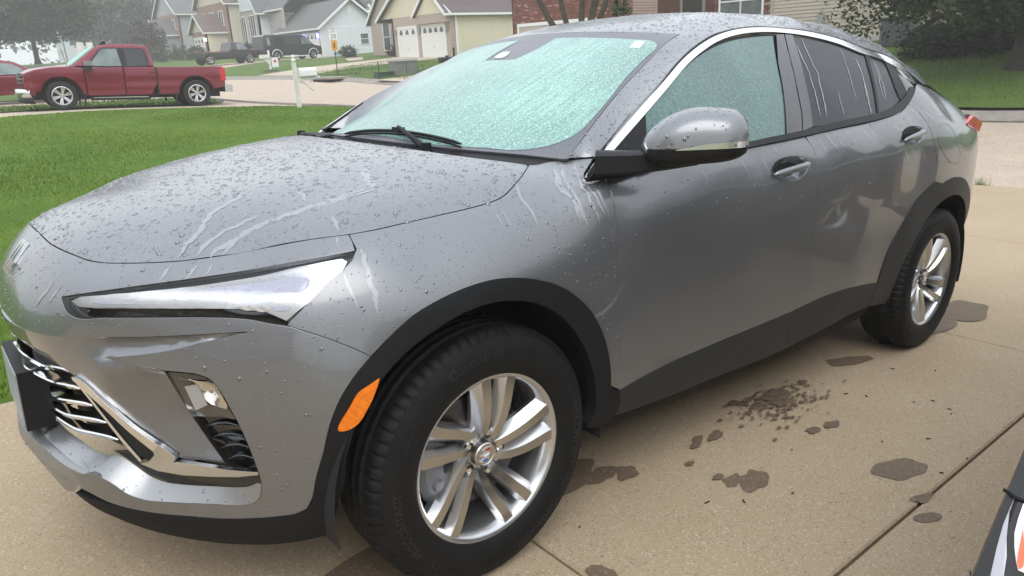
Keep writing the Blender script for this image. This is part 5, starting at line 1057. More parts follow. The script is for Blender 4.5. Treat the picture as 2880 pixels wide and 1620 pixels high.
CAR = {
'hood_side':[(-0.778,-0.0739,0.8918),(-0.7743,-0.1758,0.8895),(-0.7621,-0.2505,0.8862),(-0.7454,-0.3097,0.8815),(-0.7296,-0.3511,0.8767),(-0.7093,-0.383,0.875),(-0.6783,-0.4246,0.8767),(-0.6409,-0.4745,0.881),(-0.5793,-0.5355,0.8876),(-0.5072,-0.5829,0.8973),(-0.426,-0.6369,0.9133),(-0.3502,-0.7037,0.9323),(-0.2842,-0.7446,0.9404),(-0.2083,-0.7679,0.9487),(-0.1759,-0.7728,0.9527),(-0.0546,-0.7849,0.965),(0.0154,-0.7891,0.9714),(0.0817,-0.7882,0.9791),(0.1014,-0.7868,0.9822),(0.1193,-0.7836,0.9866),(0.1385,-0.7785,0.9922),(0.162,-0.7684,1.0011),(0.1895,-0.7548,1.0113),(0.228,-0.7329,1.0242),(0.2715,-0.7017,1.0366),(0.3097,-0.6711,1.0447)],
'hood_rear':[(0.3037,-0.6653,1.0459),(0.2483,-0.6093,1.0553),(0.1864,-0.5282,1.0648),(0.1394,-0.4211,1.0738),(0.1167,-0.2638,1.0789)],
'hl_top':[(-0.7972,-0.372,0.8091),(-0.7035,-0.4864,0.8358),(-0.5925,-0.578,0.8556),(-0.4708,-0.6561,0.874),(-0.3722,-0.7449,0.8985),(-0.2903,-0.7834,0.9106)],
'hl_tip':[(-0.2916,-0.7899,0.9043),(-0.3141,-0.7953,0.8889),(-0.3662,-0.7969,0.8551),(-0.4138,-0.7912,0.8168),(-0.4541,-0.7781,0.7791),(-0.4611,-0.7743,0.7737)],
'hl_bot':[(-0.4848,-0.7505,0.778),(-0.5064,-0.7256,0.7835),(-0.5287,-0.7011,0.7856),(-0.5748,-0.6538,0.7854),(-0.6699,-0.5636,0.7821),(-0.7402,-0.4847,0.7771),(-0.7883,-0.4157,0.7725),(-0.7976,-0.3942,0.7819),(-0.7991,-0.3813,0.7962)],
'hl_in':[(-0.7906,-0.3951,0.8012),(-0.7741,-0.4158,0.8113),(-0.6821,-0.519,0.8317),(-0.5812,-0.5988,0.848),(-0.4239,-0.7062,0.8845),(-0.3217,-0.7774,0.9016),(-0.3146,-0.787,0.8967),(-0.3365,-0.7959,0.8761),(-0.3982,-0.7956,0.8279),(-0.4511,-0.7767,0.788),(-0.4596,-0.7724,0.7814),(-0.481,-0.7451,0.7946),(-0.4867,-0.7363,0.7992),(-0.529,-0.6896,0.803),(-0.6667,-0.5598,0.7995),(-0.7603,-0.451,0.7921),(-0.7828,-0.4165,0.7918)],
'hl_guide':[(-0.7572,-0.4457,0.8065),(-0.5841,-0.6055,0.84),(-0.4109,-0.75,0.8679),(-0.3979,-0.7652,0.8655),(-0.4039,-0.7725,0.8533),(-0.4486,-0.7705,0.804),(-0.4677,-0.7537,0.8022),(-0.4723,-0.7443,0.809),(-0.4673,-0.7315,0.8297),(-0.472,-0.7235,0.8321),(-0.545,-0.6668,0.8133),(-0.735,-0.4777,0.8046)],
'hl_rib':[(-0.5325,-0.683,0.8074),(-0.4757,-0.7237,0.8279),(-0.4717,-0.7295,0.8268),(-0.4758,-0.7397,0.8103),(-0.4819,-0.7406,0.8002),(-0.5287,-0.689,0.8045)],
'seam_hl':[(-0.2842,-0.7446,0.9404),(-0.286,-0.7644,0.927),(-0.287,-0.7809,0.914)],
'fender_bumper':[(-0.4576,-0.7774,0.7734),(-0.4332,-0.8,0.763),(-0.4047,-0.8221,0.7506),(-0.3692,-0.8464,0.7316),(-0.3449,-0.8618,0.7173),(-0.3182,-0.8774,0.6983)],
'fender_top':[(0.3119,-0.6723,1.0444),(0.3806,-0.6683,1.0472),(0.4406,-0.6807,1.0506)],
'fender_pillar':[(0.4733,-0.7023,1.0521),(0.5043,-0.7282,1.0549),(0.4607,-0.7506,1.0365),(0.4202,-0.7745,1.0211),(0.4002,-0.7959,1.0141),(0.3872,-0.821,1.009),(0.4157,-0.8264,1.01),(0.4383,-0.8286,1.0112)],
'shut_front':[(0.4392,-0.8291,1.0112),(0.4268,-0.8576,0.9998),(0.4214,-0.8742,0.9845),(0.4208,-0.8819,0.9698),(0.4231,-0.8888,0.9428),(0.426,-0.8925,0.9171),(0.4293,-0.8964,0.8834),(0.4343,-0.9007,0.7885),(0.4498,-0.8987,0.6372),(0.4584,-0.8964,0.5324),(0.4749,-0.8853,0.4002)],
'shut_front_low':[(0.4766,-0.8835,0.389),(0.4885,-0.8739,0.3394),(0.4796,-0.8666,0.31)],
'arch_out':[(0.4312,-0.89,0.4263),(0.4203,-0.8956,0.4899),(0.4046,-0.8976,0.5458),(0.3752,-0.8985,0.6113),(0.3304,-0.8989,0.6758),(0.2771,-0.8998,0.7239),(0.2097,-0.9026,0.7657),(0.1429,-0.9063,0.7922),(0.0596,-0.9099,0.8138),(-0.0017,-0.9093,0.8209),(-0.0859,-0.9022,0.8132),(-0.1627,-0.8986,0.7954),(-0.2204,-0.8949,0.7734),(-0.2693,-0.8873,0.7399),(-0.3167,-0.8778,0.6989),(-0.354,-0.8696,0.6612),(-0.386,-0.8596,0.6143),(-0.4078,-0.849,0.5605),(-0.4243,-0.8357,0.4869),(-0.438,-0.8188,0.4236),(-0.4459,-0.8045,0.3675),(-0.4541,-0.794,0.3431)],
'arch_in':[(0.3529,-0.8744,0.3167),(0.3743,-0.881,0.3536),(0.3683,-0.8916,0.4228),(0.3381,-0.8977,0.5193),(0.2855,-0.8992,0.6105),(0.2122,-0.9033,0.6876),(0.1338,-0.9107,0.7354),(0.0542,-0.9176,0.7608),(-0.01,-0.9191,0.7702),(-0.0964,-0.9149,0.7617),(-0.1834,-0.9092,0.7329),(-0.2529,-0.8988,0.6917),(-0.3119,-0.8888,0.6362),(-0.3546,-0.8772,0.5678),(-0.3823,-0.8615,0.4761),(-0.3935,-0.8414,0.3795),(-0.4032,-0.8086,0.2716)],
'belt_f':[(0.4472,-0.8254,1.0131),(0.5726,-0.8496,1.025),(0.7778,-0.8704,1.0436),(1.048,-0.8651,1.06),(1.2321,-0.867,1.0707),(1.4091,-0.8646,1.0821)],
'belt_r':[(1.4187,-0.8645,1.0823),(1.5499,-0.863,1.0919),(1.8833,-0.8591,1.114),(2.0636,-0.8615,1.1289),(2.1521,-0.8583,1.1389),(2.2491,-0.845,1.1648)],
'shut_mid':[(1.4119,-0.867,1.0778),(1.439,-0.8797,1.0486),(1.4552,-0.8919,1.0121),(1.4547,-0.9009,0.9765),(1.4554,-0.9058,0.9383),(1.4609,-0.9069,0.8775),(1.4793,-0.8995,0.7495),(1.483,-0.8898,0.5862),(1.4819,-0.8872,0.4997),(1.445,-0.883,0.4471)],
'door_f_bot':[(0.4782,-0.8845,0.3956),(0.6452,-0.8857,0.4195),(0.8887,-0.8845,0.4306),(1.1351,-0.8841,0.4374),(1.441,-0.8829,0.4464)],
'door_r_bot':[(1.4484,-0.883,0.4463),(1.6602,-0.8853,0.4591),(1.8638,-0.8886,0.4573),(2.1107,-0.8847,0.4341)],
'arch_r_front':[(2.1111,-0.8849,0.4357),(2.1429,-0.8989,0.5807),(2.2105,-0.9074,0.6725),(2.3041,-0.9118,0.7609),(2.4209,-0.914,0.8164),(2.4734,-0.9159,0.837)],
'shut_rear':[(2.4758,-0.916,0.84),(2.4827,-0.9168,0.891),(2.4767,-0.9166,0.9178),(2.4231,-0.912,0.9931),(2.3993,-0.9024,1.0523),(2.3627,-0.8869,1.0966),(2.3309,-0.8679,1.1344),(2.3067,-0.8287,1.2025)],
'quarter_top':[(2.3303,-0.8283,1.2081),(2.385,-0.8163,1.2309),(2.4349,-0.797,1.2513),(2.5594,-0.7889,1.2389),(2.7224,-0.7671,1.2185)],
'rocker_bot':[(0.4796,-0.8666,0.31),(0.6926,-0.8587,0.2941),(0.9391,-0.8601,0.2912),(1.2196,-0.854,0.2817),(1.4955,-0.8541,0.2844),(1.7616,-0.8641,0.3083),(1.9623,-0.8644,0.323),(2.0945,-0.8656,0.3252)],
'fuel':[(2.4761,-0.8985,1.0765),(2.5408,-0.8941,1.0851),(2.6036,-0.8939,1.0744),(2.6355,-0.9023,1.0479),(2.6781,-0.9122,0.9887),(2.732,-0.9117,0.9446),(2.7317,-0.913,0.9122),(2.6742,-0.9156,0.9045),(2.6028,-0.9178,0.9183),(2.5147,-0.9167,0.9639),(2.46,-0.9108,1.017),(2.4541,-0.9037,1.0556)],
'handle_f':[(1.1679,-0.894,0.984),(1.1899,-0.8904,1.0033),(1.2447,-0.8893,1.0187),(1.3149,-0.8913,1.02),(1.3795,-0.8945,1.0081),(1.4033,-0.8973,0.9956),(1.3819,-0.9029,0.9663),(1.3387,-0.9055,0.9455),(1.2812,-0.9053,0.9406),(1.2265,-0.9032,0.9468),(1.1828,-0.899,0.9642)],
'handle_f_bar':[(1.1692,-0.8969,0.9714),(1.3936,-0.8982,0.9919)],
'handle_r':[(2.1063,-0.9014,1.0418),(2.1284,-0.8934,1.0688),(2.1872,-0.887,1.0844),(2.2517,-0.8861,1.0855),(2.3131,-0.8911,1.077),(2.3354,-0.8977,1.0603),(2.3102,-0.904,1.0321),(2.2602,-0.9056,1.0159),(2.2027,-0.9063,1.0126),(2.1391,-0.9057,1.0223)],
'handle_r_bar':[(2.1104,-0.9033,1.034),(2.3245,-0.8964,1.0634)],
'tail':[(2.8076,-0.8603,1.0906),(2.9354,-0.8335,1.1021)],
'amber':[(-0.3081,-0.8883,0.6515),(-0.3276,-0.8832,0.6403),(-0.35,-0.876,0.6277),(-0.3696,-0.8694,0.598),(-0.3915,-0.859,0.544),(-0.3797,-0.8655,0.5444),(-0.3587,-0.8756,0.5567),(-0.3393,-0.8829,0.5854)],
'gutter':[(0.4124,-0.8164,1.0664),(0.478,-0.8051,1.1061),(0.6075,-0.7811,1.1852),(0.7701,-0.7366,1.2655),(0.9334,-0.6822,1.3382),(1.0764,-0.6423,1.389),(1.1744,-0.6206,1.418),(1.3149,-0.6004,1.4439),(1.4999,-0.585,1.4623),(1.6878,-0.5799,1.4648),(1.8771,-0.5758,1.4631),(2.1119,-0.5825,1.4439),(2.3119,-0.5975,1.4113),(2.5226,-0.6348,1.3704),(2.5763,-0.6634,1.3428)],
'chrome_o':[(0.362,-0.8347,1.0238),(0.4189,-0.8198,1.0625),(0.4843,-0.8077,1.1035),(0.6158,-0.7833,1.1828),(0.7781,-0.7399,1.2614),(0.9365,-0.6879,1.3314),(1.076,-0.6493,1.3805),(1.1748,-0.6283,1.4087),(1.3116,-0.6078,1.4351),(1.4884,-0.5933,1.4527),(1.6737,-0.5883,1.4556),(1.858,-0.586,1.4524),(2.0848,-0.595,1.4326),(2.275,-0.6125,1.4001),(2.4853,-0.6468,1.3602),(2.5278,-0.6757,1.3342),(2.5011,-0.7319,1.2875),(2.5001,-0.7703,1.254)],
'chrome_i':[(0.3652,-0.8368,1.0209),(0.4283,-0.8285,1.0502),(0.498,-0.8166,1.0918),(0.6281,-0.7934,1.167),(0.7846,-0.7519,1.245),(0.9376,-0.7021,1.314),(1.0731,-0.6641,1.3621),(1.1658,-0.6434,1.3901),(1.3007,-0.6226,1.4175),(1.4674,-0.6082,1.4351),(1.6528,-0.6023,1.4399),(1.8255,-0.603,1.4344),(2.0385,-0.6148,1.4135),(2.2127,-0.6387,1.3789),(2.4145,-0.6714,1.3389),(2.4507,-0.7003,1.3163),(2.4268,-0.7539,1.2752),(2.4488,-0.7847,1.2467)],
'glass_f':[(0.6564,-0.7826,1.1898),(0.7435,-0.7608,1.2301),(0.8815,-0.721,1.2903),(1.033,-0.6779,1.3443),(1.176,-0.6492,1.3834),(1.3141,-0.6311,1.4075),(1.4517,-0.6195,1.4218),(1.5658,-0.6126,1.4293),(1.4746,-0.6938,1.3306),(1.4103,-0.7627,1.2405),(1.3494,-0.8163,1.164),(1.2899,-0.8615,1.0939),(1.163,-0.8605,1.0864),(1.0504,-0.8615,1.0797),(0.789,-0.86,1.0692),(0.5992,-0.8451,1.0664)],
'dlo':[(0.3667,-0.8409,1.0146),(0.4283,-0.8285,1.0502),(0.498,-0.8166,1.0918),(0.6281,-0.7934,1.167),(0.7846,-0.7519,1.245),(0.9376,-0.7021,1.314),(1.0731,-0.6641,1.3621),(1.1658,-0.6434,1.3901),(1.3007,-0.6226,1.4175),(1.4674,-0.6082,1.4351),(1.6528,-0.6023,1.4399),(1.8255,-0.603,1.4344),(2.0385,-0.6148,1.4135),(2.2127,-0.6387,1.3789),(2.4145,-0.6714,1.3389),(2.4507,-0.7003,1.3163),(2.4268,-0.7539,1.2752),(2.4488,-0.7847,1.2467),(2.3708,-0.8178,1.2163),(2.2932,-0.8381,1.1855),(2.1994,-0.8529,1.156),(2.1023,-0.8618,1.1361),(1.8697,-0.8653,1.1147),(1.5407,-0.8677,1.0925),(1.3974,-0.8709,1.083),(1.0354,-0.8732,1.0613),(0.7741,-0.8732,1.0441),(0.5581,-0.8618,1.0272),(0.4237,-0.8473,1.0171)],
'mould_t':[(0.5998,-0.8431,1.0701),(0.7861,-0.8626,1.0643),(1.0471,-0.8641,1.0756),(1.1612,-0.8618,1.0843),(1.2884,-0.8626,1.0923),(1.3997,-0.8599,1.0992),(1.5434,-0.8547,1.1111),(1.8859,-0.8495,1.1351),(2.0207,-0.8474,1.1462),(2.1203,-0.8407,1.1617),(2.2208,-0.8284,1.1851),(2.3023,-0.8132,1.2126),(2.3654,-0.795,1.2382)],
'mould_b':[(0.5577,-0.8622,1.0263),(0.7735,-0.8737,1.0432),(1.0346,-0.8738,1.0602),(1.147,-0.8724,1.0669),(1.2726,-0.8738,1.0743),(1.3963,-0.8717,1.0819),(1.5395,-0.8685,1.0913),(1.868,-0.8663,1.1135),(2.0184,-0.8653,1.1248),(2.1174,-0.8622,1.1371),(2.2315,-0.8497,1.1638),(2.3221,-0.8302,1.198),(2.4047,-0.8049,1.2307)],
'bpillar_f':[(1.5892,-0.6099,1.4321),(1.6472,-0.6061,1.4357),(1.5882,-0.6658,1.3657),(1.5125,-0.7497,1.2577),(1.447,-0.8216,1.1555),(1.3941,-0.8605,1.0983),(1.2935,-0.8621,1.0932),(1.3516,-0.8164,1.1639),(1.4133,-0.7622,1.2411),(1.4794,-0.6938,1.3307)],
'bpillar_r':[(1.6554,-0.6057,1.436),(1.7131,-0.6049,1.4356),(1.6705,-0.653,1.3808),(1.5905,-0.742,1.2702),(1.5311,-0.8076,1.1777),(1.4776,-0.8528,1.1104),(1.4014,-0.8604,1.0986),(1.454,-0.8218,1.1553),(1.5197,-0.7498,1.2577),(1.5958,-0.6657,1.3659)],
'glass_r':[(1.7122,-0.6086,1.4313),(1.858,-0.6066,1.4292),(2.0658,-0.6095,1.4182),(2.2729,-0.6212,1.3919),(2.18,-0.6931,1.325),(2.0842,-0.7732,1.2363),(1.9795,-0.8493,1.1409),(1.8283,-0.853,1.1292),(1.6542,-0.8554,1.1188),(1.4852,-0.8518,1.112),(1.5287,-0.8111,1.1725),(1.6159,-0.7235,1.2949)],
'glass_rq':[(2.3063,-0.6264,1.3844),(2.4035,-0.6478,1.3586),(2.3176,-0.7218,1.2993),(2.2557,-0.7846,1.2353),(2.2286,-0.8235,1.1913),(2.0952,-0.8444,1.1555),(1.9904,-0.8494,1.1416),(2.1003,-0.7738,1.2362),(2.2047,-0.6925,1.3253)],
'divider':[(2.2768,-0.6179,1.3947),(2.3107,-0.6241,1.3862),(2.2072,-0.6924,1.3253),(2.1024,-0.7739,1.2362),(1.9914,-0.8495,1.1416),(1.9773,-0.8499,1.14),(2.0842,-0.7732,1.2363),(2.18,-0.6931,1.325)],
'rear_pillar':[(2.4235,-0.6442,1.3617),(2.4747,-0.654,1.3541),(2.3736,-0.7374,1.2887),(2.3043,-0.8122,1.2139),(2.2249,-0.8254,1.1888),(2.2557,-0.7846,1.2353),(2.3234,-0.722,1.2994)],
'tri':[(2.4813,-0.6572,1.3513),(2.5558,-0.6633,1.3439),(2.5303,-0.7205,1.2951),(2.4965,-0.7687,1.2559),(2.3728,-0.7995,1.2347),(2.3109,-0.8132,1.2139),(2.3794,-0.7376,1.2887)],
'mirror_tri':[(0.4237,-0.8473,1.0171),(0.3667,-0.8409,1.0146),(0.4283,-0.8285,1.0502),(0.498,-0.8166,1.0918),(0.6281,-0.7934,1.167),(0.6469,-0.7886,1.1782),(0.5934,-0.8463,1.0629),(0.5591,-0.8609,1.029)],
'ws_side':[(0.4268,-0.695,1.0541),(0.4979,-0.6785,1.0969),(0.5741,-0.6614,1.1491),(0.7156,-0.6312,1.2405),(0.868,-0.6007,1.3234),(0.9968,-0.5764,1.3909),(1.0781,-0.562,1.4185)],
'header':[(1.0781,-0.562,1.4185),(1.0511,-0.4725,1.4261),(1.0132,-0.309,1.436),(0.989,-0.1155,1.4424),(0.9854,-0.0395,1.4444),(0.9984,0.2125,1.4419),(1.0212,0.35,1.4373),(1.0773,0.5595,1.4245)],
'f_L1':[(-0.8683,-0.2374,0.7144),(-0.8513,-0.2952,0.7158),(-0.8334,-0.3406,0.7173),(-0.7986,-0.4079,0.7244),(-0.7437,-0.4875,0.7329),(-0.688,-0.5519,0.7386),(-0.6318,-0.6102,0.7449),(-0.576,-0.6664,0.7514),(-0.521,-0.7228,0.7582)],
'f_W':[(-0.5407,-0.704,0.7528),(-0.5781,-0.6685,0.7386),(-0.6357,-0.6117,0.7162),(-0.6926,-0.5494,0.699),(-0.7266,-0.5103,0.6913),(-0.7488,-0.483,0.6895)],
'f_L2':[(-0.7519,-0.4792,0.6867),(-0.7225,-0.5159,0.6788),(-0.661,-0.5902,0.6662),(-0.6313,-0.6253,0.6654),(-0.6075,-0.6535,0.6623),(-0.59,-0.6751,0.6512),(-0.5801,-0.6886,0.6305),(-0.5708,-0.7007,0.5991),(-0.5598,-0.7123,0.5626),(-0.5463,-0.7229,0.5075),(-0.5347,-0.7285,0.4498),(-0.528,-0.7297,0.4084),(-0.5278,-0.7277,0.3941),(-0.5297,-0.7224,0.3745),(-0.5399,-0.7062,0.3506)],
'f_shelf':[(-0.5512,-0.6915,0.3435),(-0.6081,-0.6229,0.3341),(-0.6653,-0.5497,0.325),(-0.695,-0.5157,0.3233),(-0.7216,-0.4851,0.3249),(-0.747,-0.4541,0.3357),(-0.7685,-0.4283,0.3577),(-0.8042,-0.3784,0.3776)],
'f_bandleft':[(-0.8159,-0.3552,0.3697),(-0.8333,-0.3094,0.3481),(-0.8263,-0.3151,0.3254),(-0.8051,-0.3533,0.3109),(-0.7777,-0.3961,0.2964),(-0.7554,-0.4318,0.2928)],
'f_cladtop':[(-0.7554,-0.4318,0.2928),(-0.7194,-0.4811,0.2895),(-0.6793,-0.5278,0.288),(-0.6385,-0.5784,0.2912),(-0.5812,-0.6497,0.2974),(-0.5071,-0.7389,0.3168),(-0.466,-0.7822,0.3326),(-0.4538,-0.7942,0.3426)],
'f_cladbot':[(-0.8292,-0.2816,0.2914),(-0.7948,-0.3419,0.2599),(-0.7618,-0.3985,0.2474),(-0.7271,-0.4436,0.2337),(-0.6818,-0.4915,0.2184),(-0.6375,-0.546,0.2141),(-0.5928,-0.5976,0.212),(-0.5503,-0.6558,0.2204),(-0.4926,-0.7266,0.2351),(-0.4468,-0.7718,0.2497),(-0.4012,-0.8069,0.2645)],
'f_cladright':[(-0.401,-0.8065,0.2642),(-0.3999,-0.826,0.3224),(-0.3955,-0.8396,0.376)],
'f_cladseam':[(-0.4451,-0.8043,0.3619),(-0.4192,-0.824,0.3691),(-0.3955,-0.8396,0.376)],
'r1_pocket':[(-0.6554,-0.5641,0.6548),(-0.6337,-0.5666,0.5957),(-0.6104,-0.5655,0.5328),(-0.5887,-0.5878,0.4759),(-0.5663,-0.6159,0.4212)],
'r1_bot':[(-0.5663,-0.6159,0.4212),(-0.6055,-0.5881,0.4324),(-0.6476,-0.5473,0.4336),(-0.6503,-0.5453,0.4392),(-0.6775,-0.5185,0.469),(-0.7147,-0.4769,0.5067),(-0.7548,-0.4262,0.5621),(-0.7959,-0.3596,0.6142)],
'r1_gtop':[(-0.7959,-0.3596,0.6142),(-0.8068,-0.3378,0.6242),(-0.827,-0.287,0.6378),(-0.8496,-0.1988,0.644),(-0.8655,-0.0914,0.6433),(-0.8722,0.0269,0.6353),(-0.8856,-0.068,0.6756)],
'ch_strip_o':[(-0.8023,-0.3663,0.6199),(-0.7977,-0.3744,0.6195),(-0.7568,-0.4395,0.5674),(-0.7169,-0.4894,0.5122),(-0.6799,-0.5301,0.4745)],
'ch_strip_i':[(-0.8013,-0.3638,0.6114),(-0.7972,-0.3717,0.6054),(-0.7604,-0.4302,0.5538),(-0.7205,-0.4788,0.4942),(-0.6886,-0.5129,0.4534)],
'ch_in_o':[(-0.7986,-0.3311,0.6044),(-0.7796,-0.3689,0.5643),(-0.7568,-0.4026,0.5124),(-0.7279,-0.4346,0.4464),(-0.7073,-0.4546,0.4071)],
'ch_in_i':[(-0.7963,-0.336,0.5987),(-0.7774,-0.3718,0.5678),(-0.7546,-0.4058,0.5173),(-0.725,-0.4391,0.4528),(-0.7046,-0.459,0.4126)],
'ch_black':[(-0.7954,-0.3618,0.596),(-0.7594,-0.4202,0.5464),(-0.7192,-0.4687,0.4862),(-0.6888,-0.5012,0.4487),(-0.6851,-0.5038,0.4385),(-0.6945,-0.4847,0.4154),(-0.7045,-0.4592,0.4136),(-0.7245,-0.4363,0.4524),(-0.754,-0.4028,0.5169),(-0.7774,-0.3719,0.5682)],
'ch_corner':[(-0.689,-0.5153,0.4546),(-0.6799,-0.5301,0.4745),(-0.6528,-0.5568,0.4449),(-0.6586,-0.5496,0.4277),(-0.6519,-0.5619,0.4333),(-0.613,-0.6112,0.4307),(-0.573,-0.6665,0.4301),(-0.5298,-0.7278,0.4355),(-0.5298,-0.7269,0.429),(-0.5604,-0.682,0.415),(-0.6009,-0.6254,0.4057),(-0.6428,-0.5701,0.4002),(-0.6846,-0.5133,0.4014),(-0.7089,-0.4608,0.4066),(-0.6951,-0.4877,0.4169),(-0.6865,-0.5111,0.442)],
'ch_ledge':[(-0.6586,-0.5496,0.4277),(-0.6452,-0.543,0.4373),(-0.6041,-0.5804,0.4241),(-0.5624,-0.6201,0.4148),(-0.543,-0.6678,0.4174),(-0.5287,-0.7243,0.4335),(-0.5716,-0.6618,0.4275),(-0.6121,-0.6076,0.4289),(-0.6512,-0.5589,0.4318)],
'slot':[(-0.7503,-0.3823,0.4196),(-0.7203,-0.4246,0.4291),(-0.7077,-0.4529,0.4009),(-0.6819,-0.4987,0.3916),(-0.6398,-0.5557,0.3898),(-0.5976,-0.6116,0.3946),(-0.5577,-0.6719,0.4058),(-0.527,-0.7176,0.4202),(-0.5257,-0.7222,0.4019),(-0.5461,-0.6901,0.3882),(-0.5974,-0.6019,0.3682),(-0.6392,-0.5418,0.3602),(-0.6673,-0.5014,0.358),(-0.695,-0.4639,0.3703),(-0.7227,-0.4165,0.3962)],
'bar0':[(-0.8826,-0.0092,0.6185),(-0.872,-0.1066,0.6132),(-0.8409,-0.1512,0.5859),(-0.8267,-0.2224,0.5998),(-0.8021,-0.295,0.608)],
'bar1':[(-0.8837,-0.0131,0.5786),(-0.8692,-0.1275,0.5765),(-0.8327,-0.2079,0.5584),(-0.8163,-0.2643,0.5648),(-0.7893,-0.3269,0.5706)],
'bar2':[(-0.8723,-0.1165,0.5477),(-0.8498,-0.1021,0.5087),(-0.8293,-0.2281,0.5191),(-0.8076,-0.2902,0.5277),(-0.7742,-0.3558,0.533)],
'bar3':[(-0.8508,-0.0907,0.4795),(-0.8387,-0.1877,0.4862),(-0.8196,-0.2574,0.4846),(-0.7979,-0.3107,0.4908),(-0.7555,-0.3835,0.4934)],
'bar4':[(-0.8441,-0.1511,0.4649),(-0.828,-0.2279,0.4596),(-0.8062,-0.2875,0.4519),(-0.7819,-0.3373,0.454),(-0.7397,-0.402,0.451)],
'grille_back':[(-0.8774,0.0684,0.6353),(-0.8629,-0.0554,0.6327),(-0.8434,-0.1264,0.6213),(-0.811,-0.1269,0.585),(-0.7926,-0.213,0.5809),(-0.7828,-0.2444,0.5674),(-0.7685,-0.2841,0.5316),(-0.7459,-0.3278,0.4808),(-0.7171,-0.3692,0.4159),(-0.712,-0.3754,0.4058),(-0.7428,-0.3291,0.3924),(-0.7581,-0.3015,0.3814),(-0.7873,-0.2414,0.3984),(-0.8455,-0.1341,0.4394),(-0.8761,0.0135,0.3935),(-0.8829,0.0757,0.4567),(-0.8818,0.0914,0.5544)],
'fog':[(-0.6525,-0.5581,0.6501),(-0.6247,-0.5975,0.6531),(-0.6011,-0.629,0.6511),(-0.5865,-0.6561,0.6427),(-0.5776,-0.6734,0.6234),(-0.5682,-0.6856,0.5917),(-0.5563,-0.6936,0.5578),(-0.5852,-0.6253,0.5473),(-0.6102,-0.5656,0.5341),(-0.6325,-0.5617,0.5937)],
'fog_mirror':[(-0.6289,-0.6071,0.6258),(-0.6089,-0.6295,0.6331),(-0.5971,-0.6468,0.5877),(-0.6168,-0.6237,0.5718)],
'fog_chrome':[(-0.6383,-0.6068,0.6474),(-0.6121,-0.6385,0.6452),(-0.5832,-0.6724,0.6373),(-0.576,-0.6825,0.6149),(-0.569,-0.6914,0.5857),(-0.5852,-0.6738,0.5896),(-0.5993,-0.6576,0.5997),(-0.6103,-0.6416,0.6371)],
'vent':[(-0.6082,-0.5639,0.5307),(-0.5791,-0.6027,0.5352),(-0.5499,-0.6748,0.5471),(-0.5369,-0.693,0.4904),(-0.5265,-0.7054,0.4345),(-0.5229,-0.7071,0.4237),(-0.541,-0.6615,0.4138),(-0.5624,-0.6201,0.4148),(-0.5644,-0.6095,0.4178),(-0.5868,-0.5806,0.4724)],
'louvre0':[(-0.6025,-0.6317,0.5307),(-0.5811,-0.6569,0.5399),(-0.552,-0.6889,0.5385)],
'louvre1':[(-0.5927,-0.6398,0.5047),(-0.5687,-0.6687,0.5139),(-0.5451,-0.6945,0.512)],
'louvre2':[(-0.5829,-0.6473,0.4761),(-0.5586,-0.6764,0.4876),(-0.5378,-0.6992,0.4854)],
'louvre3':[(-0.5728,-0.6542,0.4468),(-0.5485,-0.6839,0.4597),(-0.5319,-0.7024,0.4572)],
'shelf':[(-0.87,-0.1286,0.4376),(-0.8406,-0.0962,0.4226),(-0.8072,-0.2421,0.4224),(-0.7637,-0.3397,0.397),(-0.7384,-0.388,0.4038),(-0.7175,-0.422,0.3873),(-0.694,-0.4564,0.3637),(-0.6674,-0.5008,0.3559),(-0.6393,-0.5413,0.3581),(-0.5975,-0.6015,0.3661),(-0.5444,-0.6839,0.3824),(-0.5258,-0.7218,0.3995),(-0.5298,-0.7229,0.3757),(-0.54,-0.7068,0.3518),(-0.5513,-0.6921,0.3447),(-0.6081,-0.6236,0.3358),(-0.6653,-0.5505,0.3267),(-0.695,-0.5165,0.3251),(-0.7215,-0.4859,0.3266),(-0.747,-0.4549,0.3375),(-0.7685,-0.4294,0.3601),(-0.803,-0.3705,0.3754),(-0.8153,-0.3378,0.3778),(-0.8461,-0.2561,0.4052),(-0.8575,-0.1142,0.3933)],
'lip':[(-0.8918,-0.0209,0.4418),(-0.8856,-0.055,0.4131),(-0.8708,-0.1367,0.4395),(-0.8583,-0.1227,0.3954),(-0.8471,-0.2627,0.4059),(-0.8163,-0.3449,0.3794),(-0.8042,-0.3788,0.3777),(-0.8159,-0.3556,0.3699),(-0.8334,-0.3098,0.3483),(-0.8573,-0.2015,0.3249)],
'lip2':[(-0.8918,-0.0209,0.4418),(-0.8573,-0.2015,0.3249),(-0.8334,-0.3098,0.3483),(-0.8264,-0.3155,0.3256),(-0.8052,-0.3537,0.3111),(-0.8206,-0.1943,0.2468),(-0.8555,-0.1188,0.2798)],
'emblem':[(-0.86,0.0529,0.802),(-0.861,-0.0027,0.8021),(-0.8057,-0.0764,0.8687),(-0.8061,-0.0034,0.8678)],
'fogged':[(0.2641,0.2601,1.1065),(0.1978,-0.0758,1.0952),(0.2243,-0.3011,1.0813),(0.3136,-0.4867,1.0772),(0.3975,-0.5933,1.0774),(0.4564,-0.6264,1.0915),(0.5266,-0.6483,1.1242),(0.5803,-0.6442,1.1571),(0.7692,-0.601,1.2745),(0.8855,-0.5784,1.336),(0.9541,-0.5663,1.3731),(0.9755,-0.5447,1.3864),(0.9856,-0.4965,1.3982),(0.9517,-0.2885,1.413),(0.9342,-0.1025,1.4192),(0.8623,-0.1068,1.3886),(0.7464,-0.089,1.3393),(0.7509,0.0767,1.3417),(0.8265,0.1158,1.3729),(0.9178,0.115,1.4119),(0.9412,0.2589,1.4121),(1.0448,0.5158,1.4174),(0.7733,0.4016,1.3188),(0.5257,0.3616,1.2073),(0.3617,0.3148,1.1411)],
